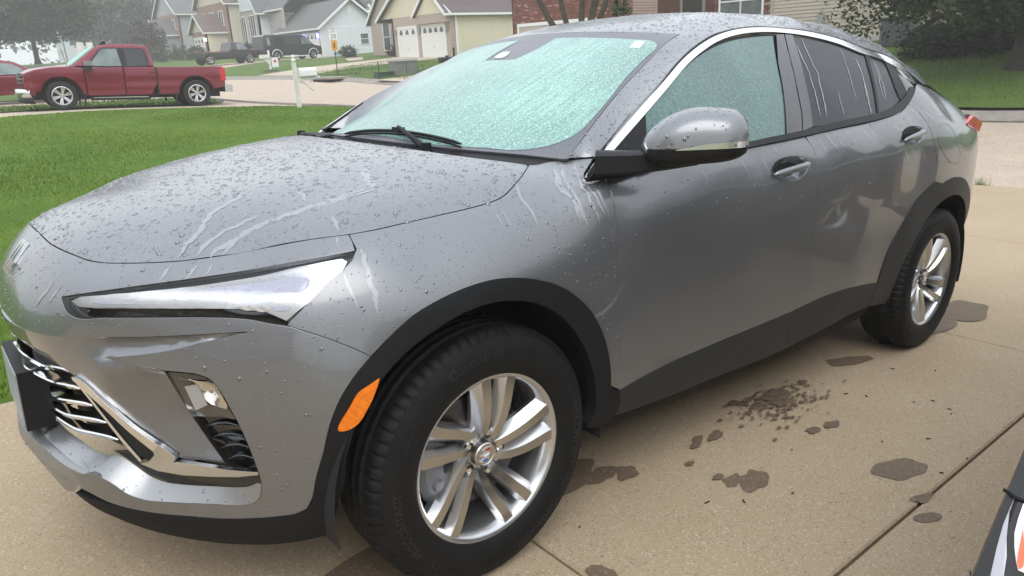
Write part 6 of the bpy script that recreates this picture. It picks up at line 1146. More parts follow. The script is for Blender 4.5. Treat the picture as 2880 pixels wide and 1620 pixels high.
'aperture':[(0.7711,0.0605,1.351),(0.82,0.0707,1.3715),(0.8138,0.0178,1.3699),(0.766,-0.0001,1.3495)],
'sticker':[(0.9671,-0.4617,1.3957),(0.977,-0.499,1.3939),(0.9295,-0.5152,1.3699),(0.9195,-0.4783,1.3727)],
'wind_pts':[(0.17,0,1.085),(0.19,-0.2,1.082),(0.19,0.2,1.082),(0.25,-0.4,1.074),(0.25,0.4,1.074),(0.365,-0.6,1.062),(0.365,0.6,1.062),(0.4268,-0.695,1.0541),(0.4268,0.695,1.0541),(0.427,-0.695,1.054),(0.427,0.695,1.054),(0.4979,-0.6785,1.0969),(0.4979,0.6785,1.0969),(0.5741,-0.6614,1.1491),(0.5741,0.6614,1.1491),(0.7156,-0.6312,1.2405),(0.7156,0.6312,1.2405),(0.868,-0.6007,1.3234),(0.868,0.6007,1.3234),(0.985,-0,1.443),(0.9968,-0.5764,1.3909),(0.9968,0.5764,1.3909),(0.998,-0.2,1.4405),(0.998,0.2,1.4405),(1.034,-0.4,1.431),(1.034,0.4,1.431),(1.078,-0.562,1.419),(1.078,0.562,1.419),(1.0781,-0.562,1.4185),(1.0781,0.562,1.4185),(0.3,0,1.144),(0.3,0.2,1.1305),(0.3,-0.2,1.1305),(0.4,0,1.1891),(0.4,0.2,1.1768),(0.4,-0.2,1.1768),(0.4,0.4,1.1397),(0.4,-0.4,1.1397),(0.5,0,1.2338),(0.5,0.2,1.222),(0.5,-0.2,1.222),(0.5,0.4,1.1866),(0.5,-0.4,1.1866),(0.5,0.52,1.1541),(0.5,-0.52,1.1541),(0.62,0,1.2866),(0.62,0.2,1.2765),(0.62,-0.2,1.2765),(0.62,0.4,1.246),(0.62,-0.4,1.246),(0.62,0.52,1.2179),(0.62,-0.52,1.2179),(0.74,0,1.3386),(0.74,0.2,1.33),(0.74,-0.2,1.33),(0.74,0.4,1.304),(0.74,-0.4,1.304),(0.74,0.52,1.2801),(0.74,-0.52,1.2801),(0.86,0,1.3899),(0.86,0.2,1.3821),(0.86,-0.2,1.3821),(0.86,0.4,1.3587),(0.86,-0.4,1.3587),(0.86,0.52,1.3371),(0.86,-0.52,1.3371),(0.95,0,1.4282),(0.95,0.2,1.4209),(0.95,-0.2,1.4209),(0.95,0.4,1.3993),(0.95,-0.4,1.3993),(0.95,0.52,1.3794),(0.95,-0.52,1.3794)],
'wiper_tip':[(0.1514,0.0884,1.0734),(0.1642,0.0475,1.0811),(0.1913,-0.1245,1.0896),(0.2243,-0.3011,1.0813),(0.246,-0.4092,1.0693)],
'wiper_arm':[(0.1954,-0.1729,1.0866),(0.1973,-0.2407,1.0789),(0.1811,-0.2952,1.0629),(0.1832,-0.3615,1.0519)],
}
TRAILS = [(0.017,[(-0.3644,-0.372,1.0037),(-0.419,-0.416,0.9865),(-0.4693,-0.4342,0.9692),(-0.498,-0.4544,0.9541),(-0.5217,-0.4808,0.9366),(-0.563,-0.5,0.911),(-0.5913,-0.5181,0.8896)]),
(0.012,[(-0.3926,-0.5224,0.9688),(-0.4468,-0.5224,0.9508),(-0.504,-0.5251,0.9275),(-0.5392,-0.5361,0.907),(-0.5626,-0.5444,0.8917)]),
(0.015,[(-0.1373,-0.5979,1.0167),(-0.2012,-0.6023,1.005),(-0.2936,-0.5919,0.9846),(-0.3611,-0.5754,0.9655),(-0.4276,-0.5611,0.9437),(-0.477,-0.5606,0.9227),(-0.5156,-0.5622,0.9047),(-0.5354,-0.569,0.892)]),
(0.013,[(-0.1372,-0.6123,1.0146),(-0.208,-0.6148,1.0017),(-0.3295,-0.5877,0.974),(-0.3947,-0.5685,0.9546),(-0.4482,-0.5593,0.9358),(-0.4802,-0.5681,0.9176),(-0.5124,-0.579,0.8971)]),
(0.026,[(-0.0847,-0.4603,1.0444),(-0.1162,-0.5277,1.03),(-0.1345,-0.5859,1.0188),(-0.1386,-0.611,1.0145)]),
(0.01,[(-0.4042,-0.498,0.9722),(-0.4257,-0.506,0.9634),(-0.4422,-0.5069,0.9577)]),
(0.012,[(-0.6015,-0.5281,0.8796),(-0.6228,-0.5369,0.8631),(-0.6377,-0.5417,0.8507)]),
(0.011,[(-0.5609,-0.5657,0.8813),(-0.5768,-0.5721,0.8691),(-0.592,-0.5769,0.8567)]),
(0.011,[(-0.5348,-0.5882,0.8815),(-0.5473,-0.5939,0.8719),(-0.5581,-0.5999,0.8622)]),
(0.01,[(-0.7993,-0.3177,0.8348),(-0.8205,-0.3065,0.8083),(-0.8443,-0.2808,0.7716)]),
(0.009,[(-0.792,-0.3501,0.83),(-0.8088,-0.3438,0.8075),(-0.8229,-0.3301,0.7862)]),
(0.014,[(-0.2851,-0.6719,0.97),(-0.2988,-0.7078,0.953),(-0.306,-0.7241,0.9429)]),
(0.011,[(-0.3104,-0.7355,0.9352),(-0.319,-0.7551,0.9197)]),
(0.012,[(-0.276,-0.4742,1.0086),(-0.2873,-0.5273,0.9975),(-0.2948,-0.555,0.9908)]),
(0.013,[(-0.2754,-0.7865,0.9138),(-0.2803,-0.8064,0.8931),(-0.2859,-0.8324,0.8591),(-0.288,-0.8571,0.8149),(-0.2899,-0.8671,0.7876)]),
(0.01,[(-0.3303,-0.8038,0.8708),(-0.3283,-0.8289,0.8361),(-0.3282,-0.8445,0.8033)]),
(0.011,[(0.3659,-0.7119,1.0353),(0.3234,-0.7648,1.018),(0.2976,-0.804,0.9992),(0.2958,-0.8285,0.9851),(0.2992,-0.8473,0.9716),(0.2998,-0.8671,0.9464),(0.3086,-0.8832,0.9091)]),
(0.009,[(0.3711,-0.7135,1.035),(0.3299,-0.767,1.0176),(0.3058,-0.811,0.9977),(0.302,-0.8376,0.9809),(0.3024,-0.8529,0.9674),(0.3061,-0.8693,0.946),(0.3159,-0.8845,0.9084)]),
(0.01,[(0.3894,-0.7155,1.0355),(0.3463,-0.7728,1.0169),(0.3198,-0.8165,0.9985),(0.3145,-0.8445,0.9805),(0.3135,-0.8636,0.9599),(0.3185,-0.8814,0.9231),(0.3244,-0.8871,0.9016)]),
(0.01,[(0.4397,-0.7201,1.0405),(0.3953,-0.7726,1.0192),(0.3631,-0.8165,1.0072),(0.3494,-0.8527,0.9889),(0.3473,-0.8728,0.9652),(0.3554,-0.8854,0.9349),(0.3608,-0.8914,0.8976)]),
(0.01,[(0.3932,-0.7907,1.0148),(0.3689,-0.8373,1.0026),(0.3648,-0.868,0.9815),(0.3716,-0.884,0.9516),(0.3861,-0.891,0.9165)]),
(0.011,[(0.3737,-0.8567,0.9949),(0.3753,-0.8729,0.9795),(0.3847,-0.8841,0.9581),(0.3958,-0.8898,0.931),(0.4021,-0.8922,0.9116)]),
(0.009,[(0.1927,-0.7533,1.0124),(0.1805,-0.7771,0.9979),(0.1737,-0.8013,0.9803),(0.1727,-0.8253,0.9595),(0.1733,-0.8427,0.9409),(0.1716,-0.8605,0.9168)]),
(0.009,[(0.0748,-0.8152,0.9572),(0.0744,-0.8316,0.9421),(0.0744,-0.8473,0.9258)]),
(0.008,[(0.0941,-0.8074,0.9657),(0.097,-0.8266,0.9489),(0.096,-0.8503,0.9235)]),
(0.009,[(0.7995,-0.8809,1.0222),(0.8095,-0.8898,0.9954),(0.8253,-0.8977,0.96)]),
(0.008,[(1.0047,-0.8769,1.0354),(1.0234,-0.8862,1.0065),(1.0408,-0.8946,0.9732)]),
(0.007,[(0.9259,-0.8879,1.0097),(0.9378,-0.8933,0.9894),(0.9512,-0.8985,0.9628)]),
(0.007,[(1.12,-0.8724,1.0443),(1.1421,-0.8862,1.0063),(1.1509,-0.8922,0.9872)]),
(0.007,[(1.2046,-0.8707,1.0603),(1.2195,-0.8839,1.0306)]),
(0.012,[(1.1185,-0.873,1.0424),(1.1412,-0.8848,1.0106),(1.1543,-0.894,0.9809)]),
(0.011,[(1.1955,-0.8699,1.0608),(1.2152,-0.8788,1.0434),(1.2262,-0.8875,1.0212)]),
(0.011,[(1.4957,-0.8672,1.0784),(1.518,-0.8813,1.044),(1.5319,-0.8937,1.0097)]),
(0.013,[(1.5395,-0.8646,1.0877),(1.5775,-0.8836,1.0502),(1.6187,-0.897,1.0162)]),
(0.01,[(1.6103,-0.8793,1.0668),(1.6354,-0.8886,1.0475),(1.6564,-0.8965,1.0257)]),
(0.01,[(1.7026,-0.8815,1.072),(1.7305,-0.8901,1.0522),(1.7517,-0.8979,1.0276)]),
(0.012,[(1.809,-0.8722,1.0909),(1.8449,-0.8835,1.0657),(1.8744,-0.895,1.0344)]),
(0.01,[(1.8829,-0.8729,1.088),(1.9178,-0.8892,1.0527)]),
(0.012,[(2.0496,-0.8768,1.1019),(2.0884,-0.8884,1.0805),(2.111,-0.8956,1.0619)]),
(0.012,[(2.1284,-0.9075,1.0125),(2.1607,-0.9111,0.9742),(2.1904,-0.9117,0.9378)]),
(0.013,[(2.1922,-0.907,1.009),(2.2345,-0.9098,0.9695),(2.2747,-0.91,0.9345)]),
(0.011,[(2.2918,-0.9069,1.009),(2.3314,-0.91,0.969),(2.3693,-0.912,0.9281)]),
(0.01,[(1.9276,-0.904,1.0032),(1.964,-0.9101,0.9498)]),
(0.01,[(1.8748,-0.9025,1.0062),(1.9042,-0.9087,0.9539)]),
(0.009,[(1.7466,-0.904,0.9994),(1.7682,-0.9085,0.962)]),
(0.009,[(1.6152,-0.8989,1.0072),(1.6486,-0.9067,0.9679)]),
(0.011,[(2.1886,-0.8579,1.1406),(2.2178,-0.869,1.1219),(2.2535,-0.8774,1.1052)]),
(0.013,[(2.2649,-0.8494,1.1595),(2.2997,-0.8647,1.1353),(2.3345,-0.8811,1.1054),(2.375,-0.896,1.0721)]),
(0.011,[(2.3179,-0.8536,1.1612),(2.3587,-0.8733,1.1285),(2.3873,-0.887,1.1011)]),
(0.011,[(2.3687,-0.8671,1.1443),(2.4188,-0.883,1.1163),(2.4695,-0.8934,1.092)]),
(0.011,[(2.4062,-0.832,1.2104),(2.422,-0.8513,1.1806)]),
(0.012,[(2.476,-0.8316,1.2068),(2.4637,-0.851,1.1799),(2.4607,-0.8681,1.1502)]),
(0.01,[(2.4786,-0.8721,1.1417),(2.5622,-0.883,1.1064)])]
GLASS_TRAILS = [(0.008,[(1.7706,-0.6091,1.4293),(1.7492,-0.6465,1.3869),(1.7296,-0.6825,1.3454),(1.7148,-0.7198,1.3011),(1.6636,-0.7754,1.2292),(1.605,-0.8368,1.1411)]),
(0.007,[(1.6999,-0.6357,1.4005),(1.6736,-0.6715,1.3591),(1.6583,-0.714,1.3079),(1.6351,-0.7475,1.2648),(1.6004,-0.7931,1.2018),(1.5669,-0.8341,1.1421)]),
(0.006,[(1.5807,-0.7186,1.3001),(1.5794,-0.7296,1.286),(1.5595,-0.7557,1.2509),(1.5419,-0.7903,1.2026),(1.5024,-0.8302,1.1439)]),
(0.007,[(2.121,-0.661,1.3605),(2.0964,-0.6989,1.32),(2.0553,-0.7411,1.2724),(1.988,-0.7977,1.2036),(1.9415,-0.8471,1.1409)]),
(0.005,[(2.1281,-0.6644,1.3566),(2.0877,-0.7134,1.304),(2.0298,-0.7672,1.2414),(1.9678,-0.8184,1.1776),(1.9305,-0.8463,1.1412)]),
(0.005,[(1.7866,-0.7737,1.2318),(1.7598,-0.8016,1.1959),(1.7218,-0.843,1.1396)]),
(0.005,[(2.2809,-0.6775,1.3386),(2.2085,-0.7442,1.2726),(2.1252,-0.8122,1.1941)]),
(0.005,[(2.2895,-0.6634,1.3513),(2.2109,-0.7286,1.2887),(2.1247,-0.7983,1.2097),(2.1082,-0.8213,1.1828)]),
(0.005,[(2.0505,-0.6276,1.3992),(1.9955,-0.6934,1.3267),(1.9403,-0.7492,1.2609),(1.888,-0.803,1.1938)]),
(0.006,[(1.6119,-0.6281,1.4106),(1.5981,-0.6607,1.372),(1.5563,-0.7073,1.3141),(1.5058,-0.7596,1.2443),(1.4661,-0.8001,1.1869)])]
# ------------------------------------------------------------------ the grey car: its skin and its measured lines
SK = Skin()
CAR = {k: np.array(v) for k, v in CAR.items()}
GPT = np.array([(.40,1.02,.842),(.7,1.052,.862),(1.1,1.083,.86),(1.5,1.105,.857),(1.9,1.14,.846),(2.2,1.2,.812),(2.4,1.27,.762),(2.8,1.27,.72),
 (.6,1.25,.74),(.9,1.25,.752),(1.3,1.26,.75),(1.7,1.27,.745),(2.1,1.28,.735),
 (.9,1.42,.612),(1.3,1.43,.612),(1.7,1.43,.610),(2.1,1.40,.625),(2.4,1.34,.67),(2.8,1.35,.64),(.6,1.42,.60)])
GWT = tpsfit(GPT[:, :2], GPT[:, 2], 1e-6)
def surf_side(P, nb):
    t = np.zeros(len(P)); h = 1e-3
    F = lambda t: (P+t[:, None]*nb)[:, 1]+tpsev(GPT[:, :2], GWT, (P+t[:, None]*nb)[:, [0, 2]])
    for _ in range(8):
        f = F(t); t = t-np.clip(f/((F(t+h)-f)/h), -.1, .1)
    return t
def sy(x, z):
    """skin point on the visible side at (x, z)"""
    x = np.atleast_1d(x).astype(float); z = np.atleast_1d(z).astype(float)
    return SK.hit(np.stack([x, np.full_like(x, -1.3), z], 1), [0, 1, 0], 0, 1.3, 80)
WPT = CAR['wind_pts']; WWT = tpsfit(WPT[:, :2], WPT[:, 2], 1e-6)
def surf_wind(P, nb):
    t = np.zeros(len(P)); h = 1e-3
    F = lambda t: (P+t[:, None]*nb)[:, 2]-tpsev(WPT[:, :2], WWT, (P+t[:, None]*nb)[:, :2])
    for _ in range(8):
        f = F(t); t = t-np.clip(f/((F(t+h)-f)/h), -.1, .1)
    return t
M1 = np.array([1, -1, 1])

def paint_mat():
    m = bpy.data.materials.new('grey_metallic_paint'); m.use_nodes = True; nt = m.node_tree; b = nt.nodes['Principled BSDF']
    tc = _n(nt, 'ShaderNodeTexCoord')
    vo = _n(nt, 'ShaderNodeTexVoronoi'); vo.inputs['Scale'].default_value = 900
    mx = _n(nt, 'ShaderNodeMix', data_type='RGBA'); mx.inputs[6].default_value = (.158, .163, .172, 1); mx.inputs[7].default_value = (.205, .21, .22, 1)
    nt.links.new(tc.outputs['Object'], vo.inputs[0]); nt.links.new(vo.outputs['Color'], mx.inputs[0]); nt.links.new(mx.outputs[2], b.inputs['Base Color'])
    b.inputs['Metallic'].default_value = .66; b.inputs['Roughness'].default_value = .38
    b.inputs['Coat Weight'].default_value = 1; b.inputs['Coat IOR'].default_value = 1.5
    # a mist of fine drops on the upward faces dulls the clear coat
    ge = _n(nt, 'ShaderNodeNewGeometry'); sx = _n(nt, 'ShaderNodeSeparateXYZ'); rp = _n(nt, 'ShaderNodeMapRange')
    rp.inputs[1].default_value = .25; rp.inputs[2].default_value = .8; rp.inputs[3].default_value = .03; rp.inputs[4].default_value = .16
    nt.links.new(ge.outputs['Normal'], sx.inputs[0]); nt.links.new(sx.outputs[2], rp.inputs[0]); nt.links.new(rp.outputs[0], b.inputs['Coat Roughness'])
    no = _n(nt, 'ShaderNodeTexNoise'); no.inputs['Scale'].default_value = 260; no.inputs['Detail'].default_value = 3
    bp = _n(nt, 'ShaderNodeBump'); bp.inputs['Distance'].default_value = .0006
    r2 = _n(nt, 'ShaderNodeMapRange'); r2.inputs[1].default_value = .1; r2.inputs[2].default_value = .6; r2.inputs[3].default_value = .01; r2.inputs[4].default_value = .22
    nt.links.new(sx.outputs[2], r2.inputs[0]); nt.links.new(r2.outputs[0], bp.inputs['Strength'])
    nt.links.new(tc.outputs['Object'], no.inputs[0]); nt.links.new(no.outputs[0], bp.inputs['Height']); nt.links.new(bp.outputs[0], b.inputs['Coat Normal'])
    return m
PAINT = paint_mat()
BLACK = mat('black_plastic', (.010, .010, .011), .5, spec=.3, bump=.25, bscale=900, bdist=.0005)
CLAD = mat('grained_cladding', (.011, .0115, .012), .6, spec=.18, bump=.3, bscale=1100, bdist=.0005)
GLOSSB = mat('gloss_black', (.008, .008, .009), .08, coat=.5)
DARK = mat('dark_void', (.004, .004, .004), .9)
CHROME = mat('chrome', (.84, .84, .85), .11, 1.0)
TAILR = mat('tail_red', (.50, .003, .012), .2, coat=.6)
SATIN = mat('satin_chrome', (.62, .63, .64), .22, 1.0)
RUBBER = mat('tyre_rubber', (.007, .007, .0075), .6, spec=.22, bump=.15, bscale=500, bdist=.0006, var=.4, vscale=25, col2=(.011, .011, .011))
ALLOY = mat('silver_alloy', (.56, .565, .575), .27, .9, coat=.4)
ALLOYD = mat('machined_alloy', (.50, .48, .45), .22, .95, coat=.4)
SILVER = mat('silver_trim', (.30, .305, .31), .38, .75)
CLADG = mat('dark_grey_trim', (.020, .0215, .024), .45, spec=.3)
TINT = mat('tinted_glass', (.016, .0175, .020), .22, spec=.22, var=.35, vscale=2.2, col2=(.022, .024, .027))
WSBLACK = mat('misted_black_glass', (.085, .087, .098), .30, var=.5, vscale=260, col2=(.16, .165, .18), bump=.5, bscale=420, bdist=.0012)
CONDENS = None
def fog_glass_mat(name, ca, cb, cc, sc, streak):
    """condensation on greenish glass: fine beads, run marks down the slope"""
    m = bpy.data.materials.new(name); m.use_nodes = True; nt = m.node_tree; b = nt.nodes['Principled BSDF']
    tc = _n(nt, 'ShaderNodeTexCoord')
    mp = _n(nt, 'ShaderNodeMapping'); mp.inputs['Scale'].default_value = streak
    n1 = _n(nt, 'ShaderNodeTexNoise'); n1.inputs['Scale'].default_value = 5; n1.inputs['Detail'].default_value = 6; n1.inputs['Roughness'].default_value = .7
    n2 = _n(nt, 'ShaderNodeTexNoise'); n2.inputs['Scale'].default_value = sc; n2.inputs['Detail'].default_value = 3; n2.inputs['Roughness'].default_value = .75
    n3 = _n(nt, 'ShaderNodeTexNoise'); n3.inputs['Scale'].default_value = 2.3; n3.inputs['Detail'].default_value = 3
    nt.links.new(tc.outputs['Object'], mp.inputs[0]); nt.links.new(mp.outputs[0], n1.inputs[0])
    nt.links.new(tc.outputs['Object'], n2.inputs[0]); nt.links.new(tc.outputs['Object'], n3.inputs[0])
    r1 = _n(nt, 'ShaderNodeMapRange'); r1.inputs[1].default_value = .42; r1.inputs[2].default_value = .60
    r3 = _n(nt, 'ShaderNodeMapRange'); r3.inputs[1].default_value = .35; r3.inputs[2].default_value = .68
    r2 = _n(nt, 'ShaderNodeMapRange'); r2.inputs[1].default_value = .50; r2.inputs[2].default_value = .70
    mA = _n(nt, 'ShaderNodeMix', data_type='RGBA'); mA.inputs[6].default_value = (*ca, 1); mA.inputs[7].default_value = (*cb, 1)
    mB = _n(nt, 'ShaderNodeMix', data_type='RGBA'); mB.inputs[7].default_value = (*cb, 1)
    mC = _n(nt, 'ShaderNodeMix', data_type='RGBA'); mC.inputs[7].default_value = (*cc, 1)
    L = nt.links.new
    L(n1.outputs[0], r1.inputs[0]); L(n2.outputs[0], r2.inputs[0]); L(n3.outputs[0], r3.inputs[0])
    L(r3.outputs[0], mA.inputs[0])
    s1 = _n(nt, 'ShaderNodeMath', operation='MULTIPLY'); s1.inputs[1].default_value = .75; L(r1.outputs[0], s1.inputs[0])
    L(mA.outputs[2], mB.inputs[6]); L(s1.outputs[0], mB.inputs[0])
    s2 = _n(nt, 'ShaderNodeMath', operation='MULTIPLY'); s2.inputs[1].default_value = .8; L(r2.outputs[0], s2.inputs[0])
    L(mB.outputs[2], mC.inputs[6]); L(s2.outputs[0], mC.inputs[0]); L(mC.outputs[2], b.inputs['Base Color'])
    b.inputs['Roughness'].default_value = .34; b.inputs['Coat Weight'].default_value = .35; b.inputs['Coat Roughness'].default_value = .12
    bp = _n(nt, 'ShaderNodeBump'); bp.inputs['Strength'].default_value = .55; bp.inputs['Distance'].default_value = .0015
    ad = _n(nt, 'ShaderNodeMath', operation='ADD'); L(n1.outputs[0], ad.inputs[0]); L(n2.outputs[0], ad.inputs[1]); L(ad.outputs[0], bp.inputs['Height'])
    L(bp.outputs[0], b.inputs['Normal'])
    return m
FOGW = fog_glass_mat('condensed_windscreen', (.225, .42, .36), (.115, .225, .195), (.54, .75, .68), 150, (.9, 17, .9))
FOGS = fog_glass_mat('condensed_side_glass', (.085, .175, .152), (.04, .088, .08), (.15, .29, .25), 150, (14, 14, 1.0))
def lens_mat():
    m = bpy.data.materials.new('clear_lens'); m.use_nodes = True; nt = m.node_tree; nt.nodes.remove(nt.nodes['Principled BSDF'])
    tr = _n(nt, 'ShaderNodeBsdfTransparent'); gl = _n(nt, 'ShaderNodeBsdfGlossy'); gl.inputs['Roughness'].default_value = .03
    fr = _n(nt, 'ShaderNodeFresnel'); fr.inputs[0].default_value = 1.5; mx = _n(nt, 'ShaderNodeMixShader')
    tr.inputs[0].default_value = (.93, .94, .95, 1)
    nt.links.new(fr.outputs[0], mx.inputs[0]); nt.links.new(tr.outputs[0], mx.inputs[1]); nt.links.new(gl.outputs[0], mx.inputs[2])
    nt.links.new(mx.outputs[0], nt.nodes['Material Output'].inputs[0]); return m
LENS = lens_mat()
GUIDE = mat('pale_light_guide', (.58, .57, .68), .25, 0., coat=.5, var=.2, vscale=30, stretch=(1, 1, 60))
REFL = mat('bright_reflector', (.88, .88, .89), .30, .55, bump=.5, bscale=240, bdist=.001)
AMBER = mat('amber_reflector', (.80, .21, .004), .25, coat=.5, bump=.3, bscale=300, bdist=.0008, var=.25, vscale=120, col2=(.62, .12, 0))
RED = mat('red_lamp', (.50, .012, .02), .15, coat=1.)

car = empty('parked_car', (0, 0, 0), (0, TH, 0))
tag(car, 'wet grey crossover close up with fogged green glass and black cladding, parked on the driveway', 'car')
K = CAR
def both(o, nm=None): return [o, mirror(o, name=nm)]
# ---- hood
hs = K['hood_side']
def cline(z0, z1, n=8):
    zz = np.linspace(z0, z1, n); return SK.hit(np.stack([np.full(n, -1.2), np.zeros(n), zz], 1), [1, 0, 0], .2, 1.3, 140)
hf0 = cline(.8925, .8925, 1)
rear = np.array([(.302, -.667, 1.046), (.248, -.609, 1.055), (.187, -.527, 1.065), (.141, -.419, 1.074), (.118, -.262, 1.081), (.110, -.12, 1.0835), (.108, 0, 1.084)])
hood_n = np.concatenate([hf0, hs, rear])
hood_loop = [np.concatenate([hf0, hs]), rear, (rear*M1)[::-1], (np.concatenate([hf0, hs])*M1)[::-1]]
hood = panel('hood', hood_loop, PAINT, car, inset=.0026, spacing=.035, n=(-.15, 0, 1))
# ---- front bumper and nose
lip0 = cline(.712, .712, 1)
cl = cline(.712, .8925, 10)
bl = [cl, np.concatenate([hf0, hs[:13]]), K['seam_hl'], K['hl_top'][::-1],
      np.concatenate([K['hl_top'][:1], K['hl_bot'][::-1], K['hl_tip'][-1:]]), np.concatenate([K['hl_tip'][-1:], K['fender_bumper']]),
      K['arch_out'][14:], np.concatenate([K['arch_out'][-1:], K['f_cladtop'][::-1]]), K['f_bandleft'][::-1], np.concatenate([K['f_bandleft'][:1], K['f_shelf'][::-1]]),
      np.concatenate([K['f_shelf'][:1], K['f_L2'][::-1]]), np.concatenate([K['f_L2'][:1], K['f_W'][::-1]]), np.concatenate([K['f_W'][:1], K['f_L1'][::-1], lip0])]
both(panel('front_bumper', bl, PAINT, car, centre=True, n=(-.72, -.62, .25), inset=.0016, spacing=.026))
gw = K['f_L1'][4:]; wl = K['f_W'][::-1]
sm = (K['f_L1'][4]+K['f_L2'][0])/2; sm = sm-SK.normal(sm[None])[0]*.016; tipL = K['f_L2'][0]; lseg = np.stack([K['f_L1'][4], sm, tipL])
a = resample(gw, .02); b_ = resample(wl, .02); bb = b_[np.linspace(0, len(b_)-1, len(a)).astype(int)]; mid = a*.55+bb*.45
gap = np.linalg.norm(a-bb, axis=1); ex = (mid-SK.normal(mid)*(np.minimum(gap*.26, .016))[:, None])[2:]
both(panel('front_bumper_groove', [gw, np.concatenate([gw[-1:], K['f_W'][:-1], tipL[None]]), lseg[::-1]], PAINT, car, mode='patch', extra=ex, inset=0, flange=0, n=(-.72, -.62, .0), spacing=.012, keep='bumper_crease'))
r1 = [np.concatenate([lip0, K['f_L1'][:5]]), lseg, K['f_L2'][:3], K['r1_pocket'], K['r1_bot'], K['r1_gtop'], np.array([K['r1_gtop'][-1], (-.866, 0, .689)]), np.array([(-.866, 0, .689), lip0[0]])]
both(panel('inner_fascia', r1, PAINT, car, mode='patch', centre=True, inset=0, flange=.006, n=(-.8, -.6, -.1)))
# ---- fender
fl = [hs[12:], np.concatenate([hs[-1:], K['fender_top']]), K['fender_pillar'][:2], K['fender_pillar'][1:5], K['fender_pillar'][4:], K['shut_front'], np.stack([K['shut_front'][-1], K['arch_out'][0]]),
      K['arch_out'][:15], K['fender_bumper'][::-1], np.concatenate([K['fender_bumper'][:1], K['hl_tip'][::-1]]), K['seam_hl'][::-1]]
both(panel('fender', fl, PAINT, car, n=(-.1, -.8, .55), inset=.0018, spacing=.03))
# ---- doors
hole_f = [np.concatenate([K['handle_f'], K['handle_f'][:1]])]; hole_r = [np.concatenate([K['handle_r'], K['handle_r'][:1]])]
dl = [K['belt_f'], np.concatenate([K['belt_f'][-1:], K['shut_mid']]), np.concatenate([K['shut_mid'][-1:], K['door_f_bot'][::-1]]), np.concatenate([K['door_f_bot'][:1], K['shut_front'][::-1]])]
df = panel('front_door', dl, PAINT, car, holes=[hole_f], n=(0, -1, .1)); dfm = mirror(df)
dr = [K['belt_r'], np.concatenate([K['belt_r'][-1:], K['shut_rear'][::-1]]), K['arch_r_front'][::-1], np.concatenate([K['arch_r_front'][:1], K['door_r_bot'][::-1]]), np.concatenate([K['door_r_bot'][:1], K['shut_mid'][::-1]])]
drr = panel('rear_door', dr, PAINT, car, holes=[hole_r], n=(0, -1, .1)); drm = mirror(drr)
for nm, door, doorm in (('handle_f', df, dfm), ('handle_r', drr, drm)):
    h = np.concatenate([K[nm], K[nm][:1]]); c = K[nm].mean(0); N = SK.normal(c[None])[0]
    ex = [c-N*.030]+[c+.55*(p-c)-N*.024 for p in K[nm]]+[c+.82*(p-c)-N*.012 for p in K[nm]]
    cup = panel('handle_cup', [h], PAINT, door, mode='patch', extra=ex, n=N, inset=0, flange=0, spacing=.012)
    a, b_ = K[nm+'_bar']; P = np.array([a, a*.7+b_*.3, a*.3+b_*.7, b_]); d = (b_-a)/np.linalg.norm(b_-a); up = np.cross(d, N); up *= np.sign(up[2])
    V = []; F = []; ns = 14
    for i in range(ns):
        t = i/(ns-1); p = a*(1-t)+b_*t; w = .0125*(1-.35*(2*t-1)**4)*(1 if 0 < i < ns-1 else .35); hgt = .004+.016*math.sin(math.pi*min(1, max(0, t*.98+.01)))**.45
        for k in range(10):
            an = 2*math.pi*k/10; V.append(p+up*(w*math.cos(an)-.002)+N*(hgt+.007*math.sin(an)*(1 if 0 < i < ns-1 else .3)))
    for i in range(ns-1):
        for k in range(10): F.append((i*10+k, i*10+(k+1) % 10, (i+1)*10+(k+1) % 10, (i+1)*10+k))
    F += [tuple(range(9, -1, -1)), tuple((ns-1)*10+k for k in range(10))]
    hb = mesh('door_handle', V, F, PAINT, door, smooth=True)
    mb = MB(); mb.mi = 0
    e = a*.06+b_*.94; V2 = []; kk = 18
    mb.tube([e-N*.004-d*.004, e+N*.008-d*.002], .011, 14); mb.build('lock_cap', SATIN, door, True, 40)
    for q in (cup, hb): mirror(q, doorm)
# ---- quarter panel with fuel door, rear end
th = np.radians(np.linspace(106, 2, 22)); ro = sy(2.7+.495*np.cos(th), .345+.495*np.sin(th))
ql = [K['shut_rear'], np.concatenate([K['shut_rear'][-1:], K['quarter_top']]),
      np.concatenate([K['quarter_top'][-1:], sy([2.9, 3.05, 3.2], [1.165, 1.115, 1.075])]), sy([3.2, 3.28, 3.3, 3.3, 3.26], [1.075, .95, .8, .55, .33]), np.concatenate([sy([3.26], [.33]), ro[::-1]]), np.stack([ro[0], K['shut_rear'][0]])]
hole_q = [np.concatenate([K['fuel'], K['fuel'][:1]])]
q = panel('quarter_panel', ql, PAINT, car, holes=[hole_q], n=(.1, -1, .25)); mirror(q)
panel('fuel_door', hole_q, PAINT, q, n=(.05, -1, .15), inset=.0022)
